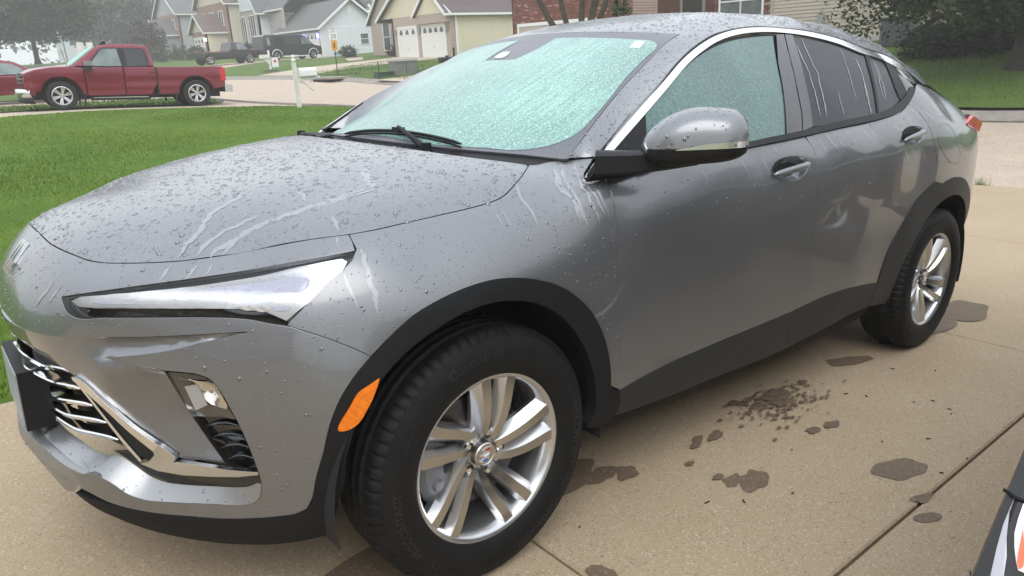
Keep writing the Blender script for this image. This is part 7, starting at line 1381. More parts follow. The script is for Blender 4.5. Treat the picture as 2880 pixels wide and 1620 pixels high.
# ---- claddings
fa = [K['arch_out'], np.concatenate([K['arch_out'][-1:], K['f_cladseam']]), np.concatenate([K['f_cladseam'][-1:], K['arch_in'][::-1][1:]]), np.concatenate([K['arch_in'][:1], K['shut_front_low'][::-1]]), np.stack([K['shut_front_low'][0], K['arch_out'][0]])]
both(panel('arch_cladding', fa, CLAD, car, off=.004, flange=.035, n=(-.25, -1, .1), spacing=.022, inset=.0012))
lc = [K['f_cladtop'], np.concatenate([K['f_cladtop'][-1:], K['f_cladseam']]), K['f_cladright'][::-1], K['f_cladbot'][::-1], np.stack([K['f_cladbot'][0], K['f_cladtop'][0]])]
both(panel('lower_cladding', lc, CLAD, car, off=.002, flange=.03, n=(-.6, -.8, 0), inset=.0012))
rk = K['rocker_bot']
seam = np.stack([K['door_f_bot'][-1], sy(1.425, .37)[0], rk[4]])
both(panel('rocker_cladding', [K['shut_front_low'], rk[:5], seam[::-1], K['door_f_bot'][::-1]], CLADG, car, off=.003, flange=.02, n=(0, -1, -.1)))
both(panel('rocker_cladding', [seam, rk[4:], np.stack([rk[-1], K['arch_r_front'][0]]), K['door_r_bot'][::-1]], CLADG, car, off=.003, flange=.02, n=(0, -1, -.1)))
ti = np.radians(np.linspace(4, 186, 30)); ri = sy(2.7+.412*np.cos(ti), .345+.412*np.sin(ti))
both(panel('arch_cladding', [np.concatenate([K['arch_r_front'], ro]), np.stack([ro[-1], ri[0]]), ri, np.stack([ri[-1], rk[-1]]), np.stack([rk[-1], K['arch_r_front'][0]])], CLADG, car, off=.004, flange=.035, n=(0, -1, 0), spacing=.022))
# ---- amber reflector on the front arch
am = panel('side_marker', [np.concatenate([K['amber'], K['amber'][:1]])], AMBER, car, off=.009, flange=.012, inset=0, step=.006, spacing=.012); mirror(am)
# ---- headlights
hl_loop = [K['hl_top'], np.concatenate([K['hl_top'][-1:], K['hl_tip']]), np.concatenate([K['hl_tip'][-1:], K['hl_bot']]), np.stack([K['hl_bot'][-1], K['hl_top'][0]])]
hi = np.concatenate([K['hl_in'], K['hl_in'][:1]]); lg = np.concatenate([K['hl_guide'], K['hl_guide'][:1]]); rb = np.concatenate([K['hl_rib'], K['hl_rib'][:1]])
hn = (-.6, -.75, .35)
head = panel('headlight', hl_loop, GLOSSB, car, off=-.016, flange=0, inset=0, n=hn)
lin = lambda P: np.concatenate([np.stack([P[i], P[i+1]]) if i == 0 else P[i+1:i+2] for i in range(len(P)-1)])
def seglin(P): return [np.stack([P[i], P[i+1]]) for i in range(len(P)-1)]
def bowl(P): return -.006*np.sin(np.clip((P[:, 2]-.74)/.17, 0, 1)*math.pi*3)
panel('reflector', seglin(hi), REFL, head, off=-.010, flange=.004, inset=0, n=hn, spacing=.014, lift=bowl)
panel('light_guide', seglin(lg), GUIDE, head, off=-.006, flange=.006, inset=0, n=hn, spacing=.02)
panel('ribbed_insert', seglin(rb), mat('ribbed_insert', (.50, .46, .41), .3, .4), head, off=-.007, flange=.004, inset=0, n=hn, spacing=.004, step=.006,
      lift=lambda P: .0022*np.abs(((P[:, 2]*.8+P[:, 0]*.6)*90) % 1-.5))
panel('lens', hl_loop, LENS, head, off=-.0015, flange=0, inset=.0018, n=hn)
headm = mirror(head)
for ch in list(head.children): mirror(ch, headm)
# ---- grille: backing, bars, chrome surround, plate holder
gb = K['grille_back']; gbl = np.concatenate([gb[3:], ]);
gpoly = np.concatenate([[(-.80, 0, .655)], K['r1_gtop'][::-1][1:]*1.0, gb[6:11], [(-.745, -.30, .385), (-.775, -.15, .375), (-.785, 0, .372)]])
panel('grille_mesh', [np.concatenate([gpoly, (gpoly*M1)[::-1], gpoly[:1]])], mat('grille_black', (.006, .006, .0065), .5), car, mode='patch', off=-.03, inset=0, flange=0, n=(-1, 0, 0), extra=[(-.80, 0, .5), (-.78, -.2, .5), (-.78, .2, .5)])
def blade(P, h, dpt, name, m, parent, tilt=.25):
    """a grille bar of wedge section along P"""
    P = resample(P, .02); V = []; F = []
    for i in range(len(P)):
        t = P[min(i+1, len(P)-1)]-P[max(i-1, 0)]; t /= np.linalg.norm(t); o = np.cross(t, [0, 0, 1.]); o /= np.linalg.norm(o)
        if o[0] > 0: o = -o
        k = min(1, i/2+.25, (len(P)-1-i)/2+.35)
        for (a, c) in ((0, .5), (-.002, 1), (-dpt, 1.0), (-dpt, -1), (-.003, -.6)):
            V.append(P[i]+o*a+np.array([0, 0, c*h*k]))
    n = 5
    for i in range(len(P)-1):
        for k in range(n): F.append((i*n+k, i*n+(k+1) % n, (i+1)*n+(k+1) % n, (i+1)*n+k))
    F += [tuple(range(n)), tuple((len(P)-1)*n+k for k in range(n))[::-1]]
    b = MB(); b.V = [tuple(v) for v in V]; b.F = F; b.M = [0]*len(F)
    return b.build(name, m, parent, True, 30)
for i in range(5):
    b = K['bar%d' % i]; c0 = b[0].copy()
    P = np.concatenate([[(-.868+.004*i, 0, b[0][2]+.002)], [(-.864+.004*i, -.10, b[0][2])] if b[0][1] < -.13 else np.zeros((0, 3)), b[b[:, 1] < -.03]])
    P = np.concatenate([(P*M1)[::-1], P[1:]])
    blade(P, .0075, .030, 'grille_bar', CHROME, car)
surr = np.concatenate([K['ch_strip_o']])
def ribbon(A, B, name, m, parent=None, off=0., n=(-.75, -.65, 0), flange=.01, mode='patch', **k):
    return panel(name, [A, np.stack([A[-1], B[-1]]), B[::-1], np.stack([B[0], A[0]])], m, parent or car, mode=mode, off=off, n=n, flange=flange, inset=0, spacing=.01, step=.012, **k)
both(ribbon(K['ch_strip_o'], K['ch_strip_i'], 'grille_surround', CHROME, off=.004))
both(ribbon(K['ch_in_o'], K['ch_in_i'], 'grille_surround', CHROME, off=.004))
both(panel('surround_insert', seglin(np.concatenate([K['ch_black'], K['ch_black'][:1]])), BLACK, car, mode='patch', off=-.002, inset=0, flange=.006, n=(-.75, -.65, 0)))
both(panel('surround_corner', seglin(np.concatenate([K['ch_corner'], K['ch_corner'][:1]])), SATIN, car, mode='patch', off=.004, inset=0, flange=.012, n=(-.75, -.65, .1)))
both(panel('surround_ledge', seglin(np.concatenate([K['ch_ledge'], K['ch_ledge'][:1]])), GLOSSB, car, mode='patch', off=.001, inset=0, flange=.004, n=(-.7, -.6, .4)))
both(panel('lower_slot', seglin(np.concatenate([K['slot'], K['slot'][:1]])), GLOSSB, car, mode='patch', off=-.002, inset=0, flange=.0, n=(-.75, -.65, 0)))
sh = K['shelf']
both(panel('skid_trim', [np.concatenate([sh[:18]]), sh[17:], np.stack([sh[-1], sh[0]])], SILVER, car, mode='patch', inset=0, flange=.006, n=(-.72, -.5, .5), off=.001))
lp = K['f_bandleft']
mouth = np.array([(-.84, 0, .41), (-.838, -.10, .408), (-.825, -.20, .405), (-.812, -.29, .395), (-.803, -.372, .377)])
lipn = np.array([(-.898, 0, .405), (-.89, -.10, .40), (-.868, -.20, .390), (-.845, -.28, .375), tuple(lp[0])])
lipo = np.array([(-.902, 0, .365), (-.894, -.10, .36), (-.872, -.20, .352), (-.85, -.27, .347), tuple(lp[1])])
lipb = np.array([(-.86, 0, .26), (-.852, -.10, .258), (-.84, -.20, .262), (-.83, -.26, .285), tuple(lp[2])])
for A, B, nn in ((mouth, lipn, (-.2, 0, 1)), (lipn, lipo, (-1, -.2, .4)), (lipo, lipb, (-1, -.2, -.3))):
    both(panel('lower_lip', [A, np.stack([A[-1], B[-1]]), B[::-1], np.stack([B[0], A[0]])], SILVER, car, mode='patch', inset=0, flange=0, n=nn, centre=True))
pl = MB(); pl.boxp((-.893, -.150, .425), (-.83, .150, .580)); plate = pl.build('plate_holder', BLACK, car)
pb = MB(); pb.boxp((-.896, -.135, .435), (-.8925, .135, .572)); pb.build('number_plate', mat('plate_white', (.32, .34, .38), .35), plate)
# ---- fog lamp pocket and side vent
both(panel('fog_lamp', [K['fog'][:7], K['fog'][6:9], np.concatenate([K['fog'][8:], K['fog'][:1]])], mat('smoked_lens', (.055, .052, .048), .10, coat=.6), car, mode='patch', inset=0, flange=.004, n=(-.7, -.7, 0)))
both(panel('fog_reflector', seglin(np.concatenate([K['fog_mirror'], K['fog_mirror'][:1]])), mat('fog_mirror', (.42, .42, .44), .35, .6), car, mode='patch', inset=0, flange=.006, off=.0, n=(-.7, -.7, 0)))
both(panel('fog_reflector', [np.concatenate([K['fog_chrome'], K['fog_chrome'][:1]])], mat('fog_chrome', (.62, .58, .52), .13, 1.), car, mode='patch', inset=0, flange=.006, off=.0, n=(-.7, -.7, 0), extra=[K['fog_chrome'].mean(0)+np.array([.012, .012, 0])]))
vt = K['vent']
both(panel('side_vent', [vt[:3], vt[2:6], vt[5:], np.stack([vt[-1], vt[0]])], GLOSSB, car, mode='patch', inset=0, flange=0, off=-.012, n=(-.7, -.7, 0)))
for i in range(4):
    b = blade(K['louvre%d' % i], .006, .02, 'vent_louvre', GLOSSB, car); mirror(b)
# ---- emblem: three slanted shields
em = K['emblem']; ec = cline(.838, .838, 1)[0]; en = SK.normal(ec[None])[0]; eu = np.array([en[2], 0, -en[0]]); eu = eu/np.linalg.norm(eu)*(-1 if eu[2] > 0 else 1)*-1
eb = MB(); es = np.array([0, 1., 0])
for i in range(3):
    o = ec+es*(i-1)*.030+en*.001; sl = .010
    Q = [o+es*(-.009+sl)+eu*.045, o+es*(.009+sl)+eu*.040, o+es*(.008-sl*.2)-eu*.015, o+es*(-.002-sl)-eu*.045, o+es*(-.011-sl*.2)-eu*.012]
    eb.prism(Q, en*.006)
eb.build('emblem', CHROME, car)
# ---- windscreen with misted border, fogged field, camera shroud, sticker
hdr = np.array([(.985, 0, 1.443), (.988, -.1, 1.4425), (.998, -.2, 1.4405), (1.013, -.309, 1.436), (1.034, -.4, 1.431), (1.051, -.472, 1.426), (1.078, -.562, 1.419)])
wsb = np.array([(.427, -.695, 1.054), (.365, -.6, 1.062), (.25, -.4, 1.074), (.19, -.2, 1.082), (.17, 0, 1.085)])
near = [hdr, K['ws_side'][::-1], wsb]
wl = near+[(s*M1)[::-1] for s in near[::-1]]
ws = panel('windscreen', wl, WSBLACK, car, surf=surf_wind, mode='patch', n=(-.5, 0, .85), inset=.003, flange=.012, spacing=.05)
fg = K['fogged']; fn = fg[1:15]
fcl = np.concatenate([[(.192, 0, 1.094)], fn, ])
far = (fcl[1:]*M1)[::-1]
cam_n = np.array([(.955, -.115, 1.43), (.86, -.108, 1.39), (.748, -.085, 1.34), (.742, 0, 1.342), (.748, .085, 1.34), (.86, .108, 1.39), (.955, .115, 1.43)])
ff = panel('fogged_field', [np.concatenate([fcl[:4]]), fcl[3:9], fcl[8:13], fcl[12:], np.concatenate([fcl[-1:], cam_n[1:3]]), cam_n[2:5], np.concatenate([cam_n[4:6], far[:1]]), far[:3], far[2:7], np.concatenate([far[6:], fcl[:1]])], FOGW, ws, surf=surf_wind, mode='patch', n=(-.5, 0, .85), inset=0, flange=0, off=.0012, spacing=.05)
panel('camera_window', [np.concatenate([K['aperture'], K['aperture'][:1]])], mat('camera_glass', (.55, .66, .64), .25), ws, surf=surf_wind, mode='patch', n=(-.5, 0, .85), inset=0, flange=0, off=.0016, spacing=.02)
st = K['sticker']
panel('inspection_sticker', seglin(np.concatenate([st, st[:1]])), mat('pale_sticker', (.55, .80, .72), .4), ws, surf=surf_wind, mode='patch', n=(-.5, 0, .85), inset=0, flange=0, off=.002, spacing=.02)
# ---- cowl under the hood's rear edge, wipers
cb = MB()
cw_a = np.concatenate([rear, (rear[:-1]*M1)[::-1]]); cw_b = np.concatenate([wsb[::1], (wsb[:-1]*M1)[::-1]])
ca = resample(cw_a, .03); cb2 = resample(cw_b, .03); n = min(len(ca), len(cb2)); ca = ca[np.linspace(0, len(ca)-1, n).astype(int)]; cb2 = cb2[np.linspace(0, len(cb2)-1, n).astype(int)]
V = np.concatenate([ca+[.004, 0, -.012], (ca+cb2)/2+[0, 0, -.022], cb2+[.01, 0, -.004]]); F = [(r*n+i, r*n+i+1, (r+1)*n+i+1, (r+1)*n+i) for r in range(2) for i in range(n-1)]
mesh('cowl', V, F, BLACK, car, smooth=True)
cc = MB(); cc.add([(.29, .66, 1.046), (.44, .70, 1.056), (.33, .79, 1.06), (.20, .77, 1.04)], [(0, 1, 2, 3)]); cc.build('cowl_corner', BLACK, car)
def wiper(tip, root, pivot):
    w = MB(); tip = np.array(tip); root = np.array(root); P = resample(np.array([tip, tip*.5+root*.5, root]), .03)
    P[:, 2] = tpsev(WPT[:, :2], WWT, P[:, :2])+.014
    w.tube(P, np.r_[.003, np.full(len(P)-2, .0055), .003], 6)
    P2 = P.copy(); P2[:, 2] -= .009; w.tube(P2, .003, 4)
    b = w.build('wiper_blade', BLACK, car, True, 40)
    a = MB(); m = P[len(P)//2]; piv = np.array(pivot); Q = resample(np.array([piv, piv*.5+m*.5+[-.006, 0, .012], m+[0, 0, .014]]), .03)
    a.tube(Q, np.linspace(.011, .006, len(Q)), 8); a.box(m+[0, 0, .006], (.022, .045, .014)); a.lathe([(.0, .02), (.016, .018), (.018, -.02)], 14, 'z', piv)
    a.build('wiper_arm', BLACK, car, True, 40)
wiper((.170, .13, 1.09), (.262, -.42, 1.08), (.197, -.33, 1.072))
wiper((.20, .62, 1.09), (.17, .22, 1.09), (.23, .62, 1.06))
# ---- roof with the windscreen pillars, hatch
gut = K['gutter']; gut[:, 0]
ctr = np.array([(3.1, 0, 1.405), (3.0, 0, 1.43), (2.6, 0, 1.508), (2.2, 0, 1.542), (1.9, 0, 1.551), (1.6, 0, 1.543), (1.3, 0, 1.513), (1.13, 0, 1.481), (.985, 0, 1.443)])
rr = np.array([(2.576, -.663, 1.343), (2.8, -.63, 1.30), (3.0, -.60, 1.262), (3.1, -.58, 1.243)])
re_ = np.array([(3.1, -.58, 1.243), (3.1, -.45, 1.315), (3.1, -.25, 1.380), (3.1, 0, 1.405)])
ex = [(1.3, .35, 1.497), (1.6, .35, 1.527), (1.9, .35, 1.535), (2.2, .35, 1.525), (2.6, .35, 1.487), (3.0, .35, 1.39), (1.5, .5, 1.503), (1.9, .5, 1.509), (2.3, .5, 1.484), (1.25, .5, 1.468), (2.7, .5, 1.43)]
ex += [(x, 0, z) for x, _, z in ctr[1:-1].tolist()]+[(1.3, .18, 1.509), (1.9, .18, 1.547), (2.5, .18, 1.514)]
ex = np.array(ex); ex = np.concatenate([ex, ex*M1])
full = np.concatenate([gut, rr])*M1
ex = np.concatenate([ex, full[::2], K['ws_side']*M1, hdr*M1, re_*M1])
near_roof = [hdr, K['ws_side'][::-1], np.concatenate([K['ws_side'][:1], K['fender_pillar'][:2]+[0, 0, .004], gut[:1]]), np.concatenate([gut, rr[1:]]), re_, ctr]
both(panel('roof', near_roof, PAINT, car, mode='patch', extra=ex, n=(0, -.25, 1), centre=True, inset=.0012, flange=.01, spacing=.03))
qt = K['quarter_top']; qr = sy([2.9, 3.05, 3.2, 3.4], [1.165, 1.115, 1.075, 1.065])
hq = [np.concatenate([rr, ])[::1], re_, np.array([(3.1, 0, 1.405), (3.4, 0, 1.27), (3.68, 0, 1.12)]), np.array([(3.68, 0, 1.12), (3.66, -.4, 1.09), (3.42, -.66, 1.07)]), np.concatenate([qr[::-1], qt[::-1][:3]]), np.stack([qt[2], rr[0]])]
both(panel('hatch', hq, GLOSSB, car, mode='patch', n=(.3, -.4, 1), centre=True, inset=.001, flange=.006, spacing=.05))
sp = MB(); sp.prism([(2.60, -.68, 1.335), (2.78, -.645, 1.318), (2.93, -.64, 1.25), (2.74, -.745, 1.225), (2.60, -.765, 1.25)], (0, .03, .004)); q = sp.build('pillar_trim', SATIN, car); mirror(q)
# ---- side glass, pillars, bright strip
def side(name, P, m, off, parent=None, fl=.006, lin_=False, **k):
    seg = seglin(np.concatenate([P, P[:1]])) if lin_ else [P, np.stack([P[-1], P[0]])]
    return panel(name, seg, m, parent or car, mode='patch', surf=surf_side, n=(0, -.82, .57), off=off, inset=0, flange=fl, spacing=.04, step=.02, **k)
both(side('window_frame', K['dlo'], BLACK, -.006, lin_=True))
g = K['glass_f']
both(panel('side_window', [g[:8], g[7:12], g[11:], np.stack([g[-1], g[0]])], FOGS, car, mode='patch', surf=surf_side, n=(0, -.82, .57), off=-.001, inset=0, flange=.004, spacing=.04))
both(side('side_window', K['glass_r'], TINT, -.001, lin_=True)); both(side('quarter_window', K['glass_rq'], TINT, -.001, lin_=True))
both(side('window_divider', K['divider'], BLACK, .003, lin_=True)); both(side('pillar_cover', K['bpillar_f'], GLOSSB, .003, lin_=True)); both(side('pillar_cover', K['bpillar_r'], GLOSSB, .003, lin_=True))
both(side('pillar_cover', K['rear_pillar'], BLACK, .003, lin_=True)); both(side('pillar_cover', K['tri'], GLOSSB, .002, lin_=True)); both(side('mirror_base', K['mirror_tri'], BLACK, .002, lin_=True))
def sstrip(A, B, name, m, off, fl=.008):
    return panel(name, [A, np.stack([A[-1], B[-1]]), B[::-1], np.stack([B[0], A[0]])], m, car, mode='patch', surf=surf_side, n=(0, -.82, .57), off=off, inset=0, flange=fl, spacing=.012, step=.016)
both(sstrip(K['chrome_o'], K['chrome_i'], 'bright_strip', CHROME, .006))
both(sstrip(np.concatenate([K['gutter']]), K['chrome_o'][1:16], 'roof_gutter', BLACK, -.003, .01))
both(sstrip(K['mould_t'], K['mould_b'], 'belt_moulding', BLACK, .007))
# ---- tail lamp
tl = MB(); TLP = np.array([(2.841, -.847, 1.084), (3.007, -.827, 1.111), (3.247, -.80, 1.069), (3.165, -.822, 1.002), (2.875, -.852, 1.042)])
tl.prism(TLP, (.05, .09, 0)); tlo = tl.build('tail_lamp', mat('lamp_black', (.012, .010, .010), .6), car); mirror(tlo)
t2 = MB(); T2 = np.array([(2.895, -.849, 1.074), (2.997, -.839, 1.104), (3.205, -.814, 1.067), (3.120, -.834, 1.024), (2.900, -.854, 1.062)])+[0, -.003, 0]; T2 = T2+[0, -.012, 0]; t2.prism(T2, (.02, .05, 0)); mirror(t2.build('tail_lens', TAILR, tlo))
# ---- dark shell behind the gaps, wheel wells, floor
def inner_body():
    xs = np.linspace(-.70, 3.25, 80); th = np.linspace(-.55, math.pi+.55, 60); V = []; F = []
    O = []; D = []
    for x in xs:
        for t in th: O.append((x, 0, .62)); D.append((0, -math.cos(t)*1., math.sin(t)*1.))
    O = np.array(O); D = np.array(D); h = SK.hit(O+D*1.5, -D, 0, 1.5, 90)
    N = SK.normal(np.where(np.isnan(h), 0, h)); P = h-N*.022
    n = len(th); ok = ~np.isnan(h[:, 0])
    for cx, r in ((0., .50), (2.7, .50)):
        ok &= ~((np.hypot(P[:, 0]-cx, P[:, 2]-.345) < r) & (np.abs(P[:, 1]) > .4))
    ok &= ~((P[:, 0] < -.30) & (P[:, 2] < .76))
    ok &= P[:, 2] < np.where(P[:, 0] < .3, 1.2, 1.08)
    for i in range(len(xs)-1):
        for j in range(n-1):
            q = (i*n+j, i*n+j+1, (i+1)*n+j+1, (i+1)*n+j)
            if all(ok[k] for k in q): F.append(q)
    P[~ok] = (0, 0, .5)
    mesh('inner_body', P, F, DARK, car, smooth=True)
inner_body()
wb = MB()
for cx in (0., 2.7):
    for s in (-1, 1):
        A = np.radians(np.linspace(-12, 192, 28)); V = []; F = []
        for a in A:
            for y in (.872, .56): V.append((cx+.425*math.cos(a), s*y, .345+.42*math.sin(a)))
        for i in range(len(A)-1): F.append((2*i, 2*i+1, 2*i+3, 2*i+2))
        wb.add(V, F); wb.add([(cx+.425*math.cos(a), s*.56, .345+.42*math.sin(a)) for a in A], [tuple(range(len(A)))])
wb.boxp((-.45, -.55, .21), (3.2, .55, .27)); wb.boxp((.48, -.80, .24), (2.2, .80, .32))
wb.build('underbody', mat('wheel_well', (.010, .010, .011), .85), car)
# cabin block so that nothing shows through the gaps
cbk = MB(); cbk.add([(.5, -.60, .95), (.5, .60, .95), (2.9, .60, .95), (2.9, -.60, .95), (1.2, -.48, 1.36), (1.2, .48, 1.36), (2.2, .48, 1.40), (2.2, -.48, 1.40)], [(0, 1, 2, 3), (4, 5, 6, 7), (0, 1, 5, 4), (1, 2, 6, 5), (2, 3, 7, 6), (3, 0, 4, 7)])
cbk.build('cabin', DARK, car)
# ---- door mirror
def mirror_head():
    A = np.array([.500, -.905, 1.098]); B = np.array([.685, -1.110, 1.112]); d = (B-A)/np.linalg.norm(B-A)
    f = np.cross(d, [0, 0, 1.]); f = f if f[0] < 0 else -f; f /= np.linalg.norm(f)     # forward and outward
    ns, nk = 22, 28; V = []
    for i in range(ns):
        t = i/(ns-1); c = A+(B-A)*t
        prof = max(1e-3, 1-(abs(2*t-1.0)/1.0)**4.5)**.5
        top = (.020+.078*math.sin(min(1, t*1.25+.16)*math.pi*.60))*prof**.8; bot = .056*prof*(1.0-.25*t); dep = .100*prof
        for k in range(nk):
            w = 2*math.pi*k/nk; cs, sn = math.cos(w), math.sin(w)
            se = lambda v, p: math.copysign(abs(v)**p, v)
            z = (top if sn > 0 else bot)*se(sn, .72 if sn > 0 else .6); fo = (dep if cs > 0 else .035)*se(cs, .8)
            V.append(c+f*fo+np.array([0, 0, z]))
    F = []
    for i in range(ns-1):
        for k in range(nk): F.append((i*nk+k, i*nk+(k+1) % nk, (i+1)*nk+(k+1) % nk, (i+1)*nk+k))
    F += [tuple(range(nk))[::-1], tuple((ns-1)*nk+k for k in range(nk))]
    V = np.array(V); zs = V[:, 2]
    mi = []
    up, dn = [], []
    for fc in F:
        zc = V[list(fc), 2].mean(); dn.append(fc) if zc < A[2]+(B[2]-A[2])*((V[list(fc)].mean(0)-A)@(B-A)/((B-A)@(B-A)))-.004 else up.append(fc)
    def sub(fs, nm, m):
        us = sorted({i for q in fs for i in q}); ix = {v: i for i, v in enumerate(us)}
        b = MB(); b.V = [tuple(V[i]) for i in us]; b.F = [tuple(ix[i] for i in q) for q in fs]; b.M = [0]*len(fs)
        return b.build(nm, m, car, True)
    cap = sub(up, 'mirror_cap', PAINT); base = sub(dn, 'mirror_housing', BLACK)
    me = cap.data; P = np.array([v.co for v in me.vertices]); N = np.array([v.normal for v in me.vertices]); TR_ = []
    for p in me.polygons:
        vs_ = list(p.vertices)
        for q in range(1, len(vs_)-1): TR_.append((vs_[0], vs_[q], vs_[q+1]))
    PANELS['mirror_cap'] = [(P, np.array(TR_), N)]
    # turn signal strip and bright lower edge
    S1, S2 = [], []
    for t in np.linspace(.30, .93, 16):
        i = t*(ns-1); j = int(i); fr = i-j
        ring = V[j*nk:(j+1)*nk]*(1-fr)+V[(j+1)*nk:(j+2)*nk]*fr
        k = np.argmin(np.abs(ring[:nk//4+1, 2]-1.085)+0); r_ = ring[[0, 1, nk-1]].mean(0)
        c = A+(B-A)*t; o = r_-c; o[2] = 0; o /= np.linalg.norm(o)
        p = ring[0]; p = p+o*.0025; wz = .012*min(1, (t-.28)/.3)
        S1.append(p+[0, 0, -.004]); S2.append(p+[0, 0, -.004+wz+.004*t])
    b = MB(); m_ = len(S1); b.add(S1+S2, [(i, i+1, m_+i+1, m_+i) for i in range(m_-1)]); sg = b.build('turn_signal', mat('signal_chrome', (.72, .70, .66), .14, .8), car, True)
    ar = MB(); P = np.array([(.40, -.835, 1.055), (.47, -.885, 1.058), (.55, -.95, 1.066), (.62, -1.0, 1.072)])
    V2 = []; F2 = []
    for i, p in enumerate(P):
        w, h = [.075, .070, .07, .06][i], [.034, .030, .026, .02][i]
        for (a_, c_) in ((-1, -.7), (-.6, -1), (.6, -1), (1, -.7), (1, .7), (.6, 1), (-.6, 1), (-1, .7)): V2.append(p+f*(-a_*w*.6)+np.array([0, 0, c_*h]))
    for i in range(3):
        for k in range(8): F2.append((i*8+k, i*8+(k+1) % 8, (i+1)*8+(k+1) % 8, (i+1)*8+k))
    F2 += [tuple(range(8)), tuple(24+k for k in range(8))]
    ar.add(V2, F2); arm = ar.build('mirror_arm', BLACK, car, True, 35)
mirror_head()
# ------------------------------------------------------------------ wheels
def text_mesh(s, size, ext):
    cu = bpy.data.curves.new('lettering', 'FONT'); cu.body = s; cu.size = size; cu.extrude = ext; cu.resolution_u = 2
    o = bpy.data.objects.new('lettering', cu); COL.objects.link(o); dg = bpy.context.evaluated_depsgraph_get()
    me = bpy.data.meshes.new_from_object(o.evaluated_get(dg)); bpy.data.objects.remove(o); bpy.data.curves.remove(cu)
    V = np.array([v.co for v in me.vertices]); F = [tuple(p.vertices) for p in me.polygons]; bpy.data.meshes.remove(me)
    return V, F
def wheel_parts(dark=False, simple=False):
    """the outer (visible) side faces -y; hub at the origin, y = 0 on the tyre's centre plane"""
    P = {}
    prof = [(.226, -.098), (.238, -.107), (.262, -.1125), (.290, -.1125), (.312, -.106), (.324, -.100), (.3255, -.1015), (.332, -.0945), (.3385, -.087), (.3425, -.078)]
    ys = np.r_[np.linspace(-.074, .074, 34)]
    grooves = [-.047, -.016, .016, .047]; pr = []
    for y in ys:
        d = .008 if min(abs(y-g) for g in grooves) < .0048 else 0
        pr.append((.3455-.0025*(y/.075)**2-d, y))
    prof2 = [(.3385, .087), (.326, .100), (.29, .112), (.25, .108), (.226, .098)]
    allp = prof+pr+prof2; n = 96 if simple else 288
    V = []; F = []; m = len(allp)
    for k in range(n):
        w = 2*math.pi*k/n
        for j, (r, y) in enumerate(allp):
            rr_ = r; ph = (k % 4)
            if not simple:
                if abs(y) > .051 and r > .331 and ph == 0: rr_ -= .0055
                elif abs(y) < .044 and r > .340 and (k+int(abs(y)*260)) % 6 == 0: rr_ -= .003
            V.append((rr_*math.cos(w), y, rr_*math.sin(w)))
    for k in range(n):
        q = (k+1) % n
        for j in range(m-1): F.append((k*m+j, k*m+j+1, q*m+j+1, q*m+j))
    P['tyre'] = (V, F)
    return P
SHIELD_R = mat('enamel_red', (.35, .03, .04), .25); SHIELD_W = mat('enamel_white', (.7, .7, .7), .25); SHIELD_B = mat('enamel_blue', (.03, .12, .35), .25)
DISC = mat('brake_disc', (.14, .13, .125), .35, .9); CALIPER = mat('brake_caliper', (.22, .225, .235), .5, .3)
def tyre_letters(b):
    for s, rad, ang, size in (('Continental', .291, 101, .036), ('Continental', .291, -58, .036), ('PROCONTACT', .289, 196, .030), ('PROCONTACT', .289, -2, .030), ('TX', .289, 228, .026), ('225/60R17', .288, 150, .017), ('225/60R17', .288, -30, .017), ('M+S', .288, 25, .017)):
        V, F = text_mesh(s, size, .0011)
        V = V-np.array([(V[:, 0].min()+V[:, 0].max())/2, 0, 0]); W = []
        for x, y, z in V:
            a = math.radians(ang)-x/rad; r = rad-size*.36+y
            d = -.1122 if r < .293 else -.1122+(r-.293)*.30
            W.append((r*math.cos(a), d-z-.0006, r*math.sin(a)))
        b.add(W, F)
def spoke(a_root, a_end, w0, w1):
    V = []; F = []; N = 16
    for i in range(N):
        t = i/(N-1); r = .045+t*(.214-.045); e = t*t*(3-2*t)
        a = math.radians(a_root+(a_end-a_root)*(1-(1-t)**1.7)); c = np.array([r*math.cos(a), 0, r*math.sin(a)]); tn = np.array([-math.sin(a), 0, math.cos(a)])
        w = w0+(w1-w0)*t**.8; y0 = -.058-.034*math.sin(t*math.pi*.5)**.8
        # flat machined face, long flank on one side
        for (s, dy) in ((-.50, .006), (-.42, 0), (.36, .001), (.50, .006), (.95, .026), (.75, .045), (-.62, .045), (-.72, .022)):
            V.append(c+tn*(s*w)+np.array([0, y0+dy*(1.0+.25*(1-t)), 0]))
    n = 8; M = []
    for i in range(N-1):
        for k in range(n): F.append((i*n+k, i*n+(k+1) % n, (i+1)*n+(k+1) % n, (i+1)*n+k)); M.append(1 if k == 1 else 0)
    F += [tuple(range(n)), tuple((N-1)*n+k for k in range(n))[::-1]]; M += [0, 0]
    return V, F, M
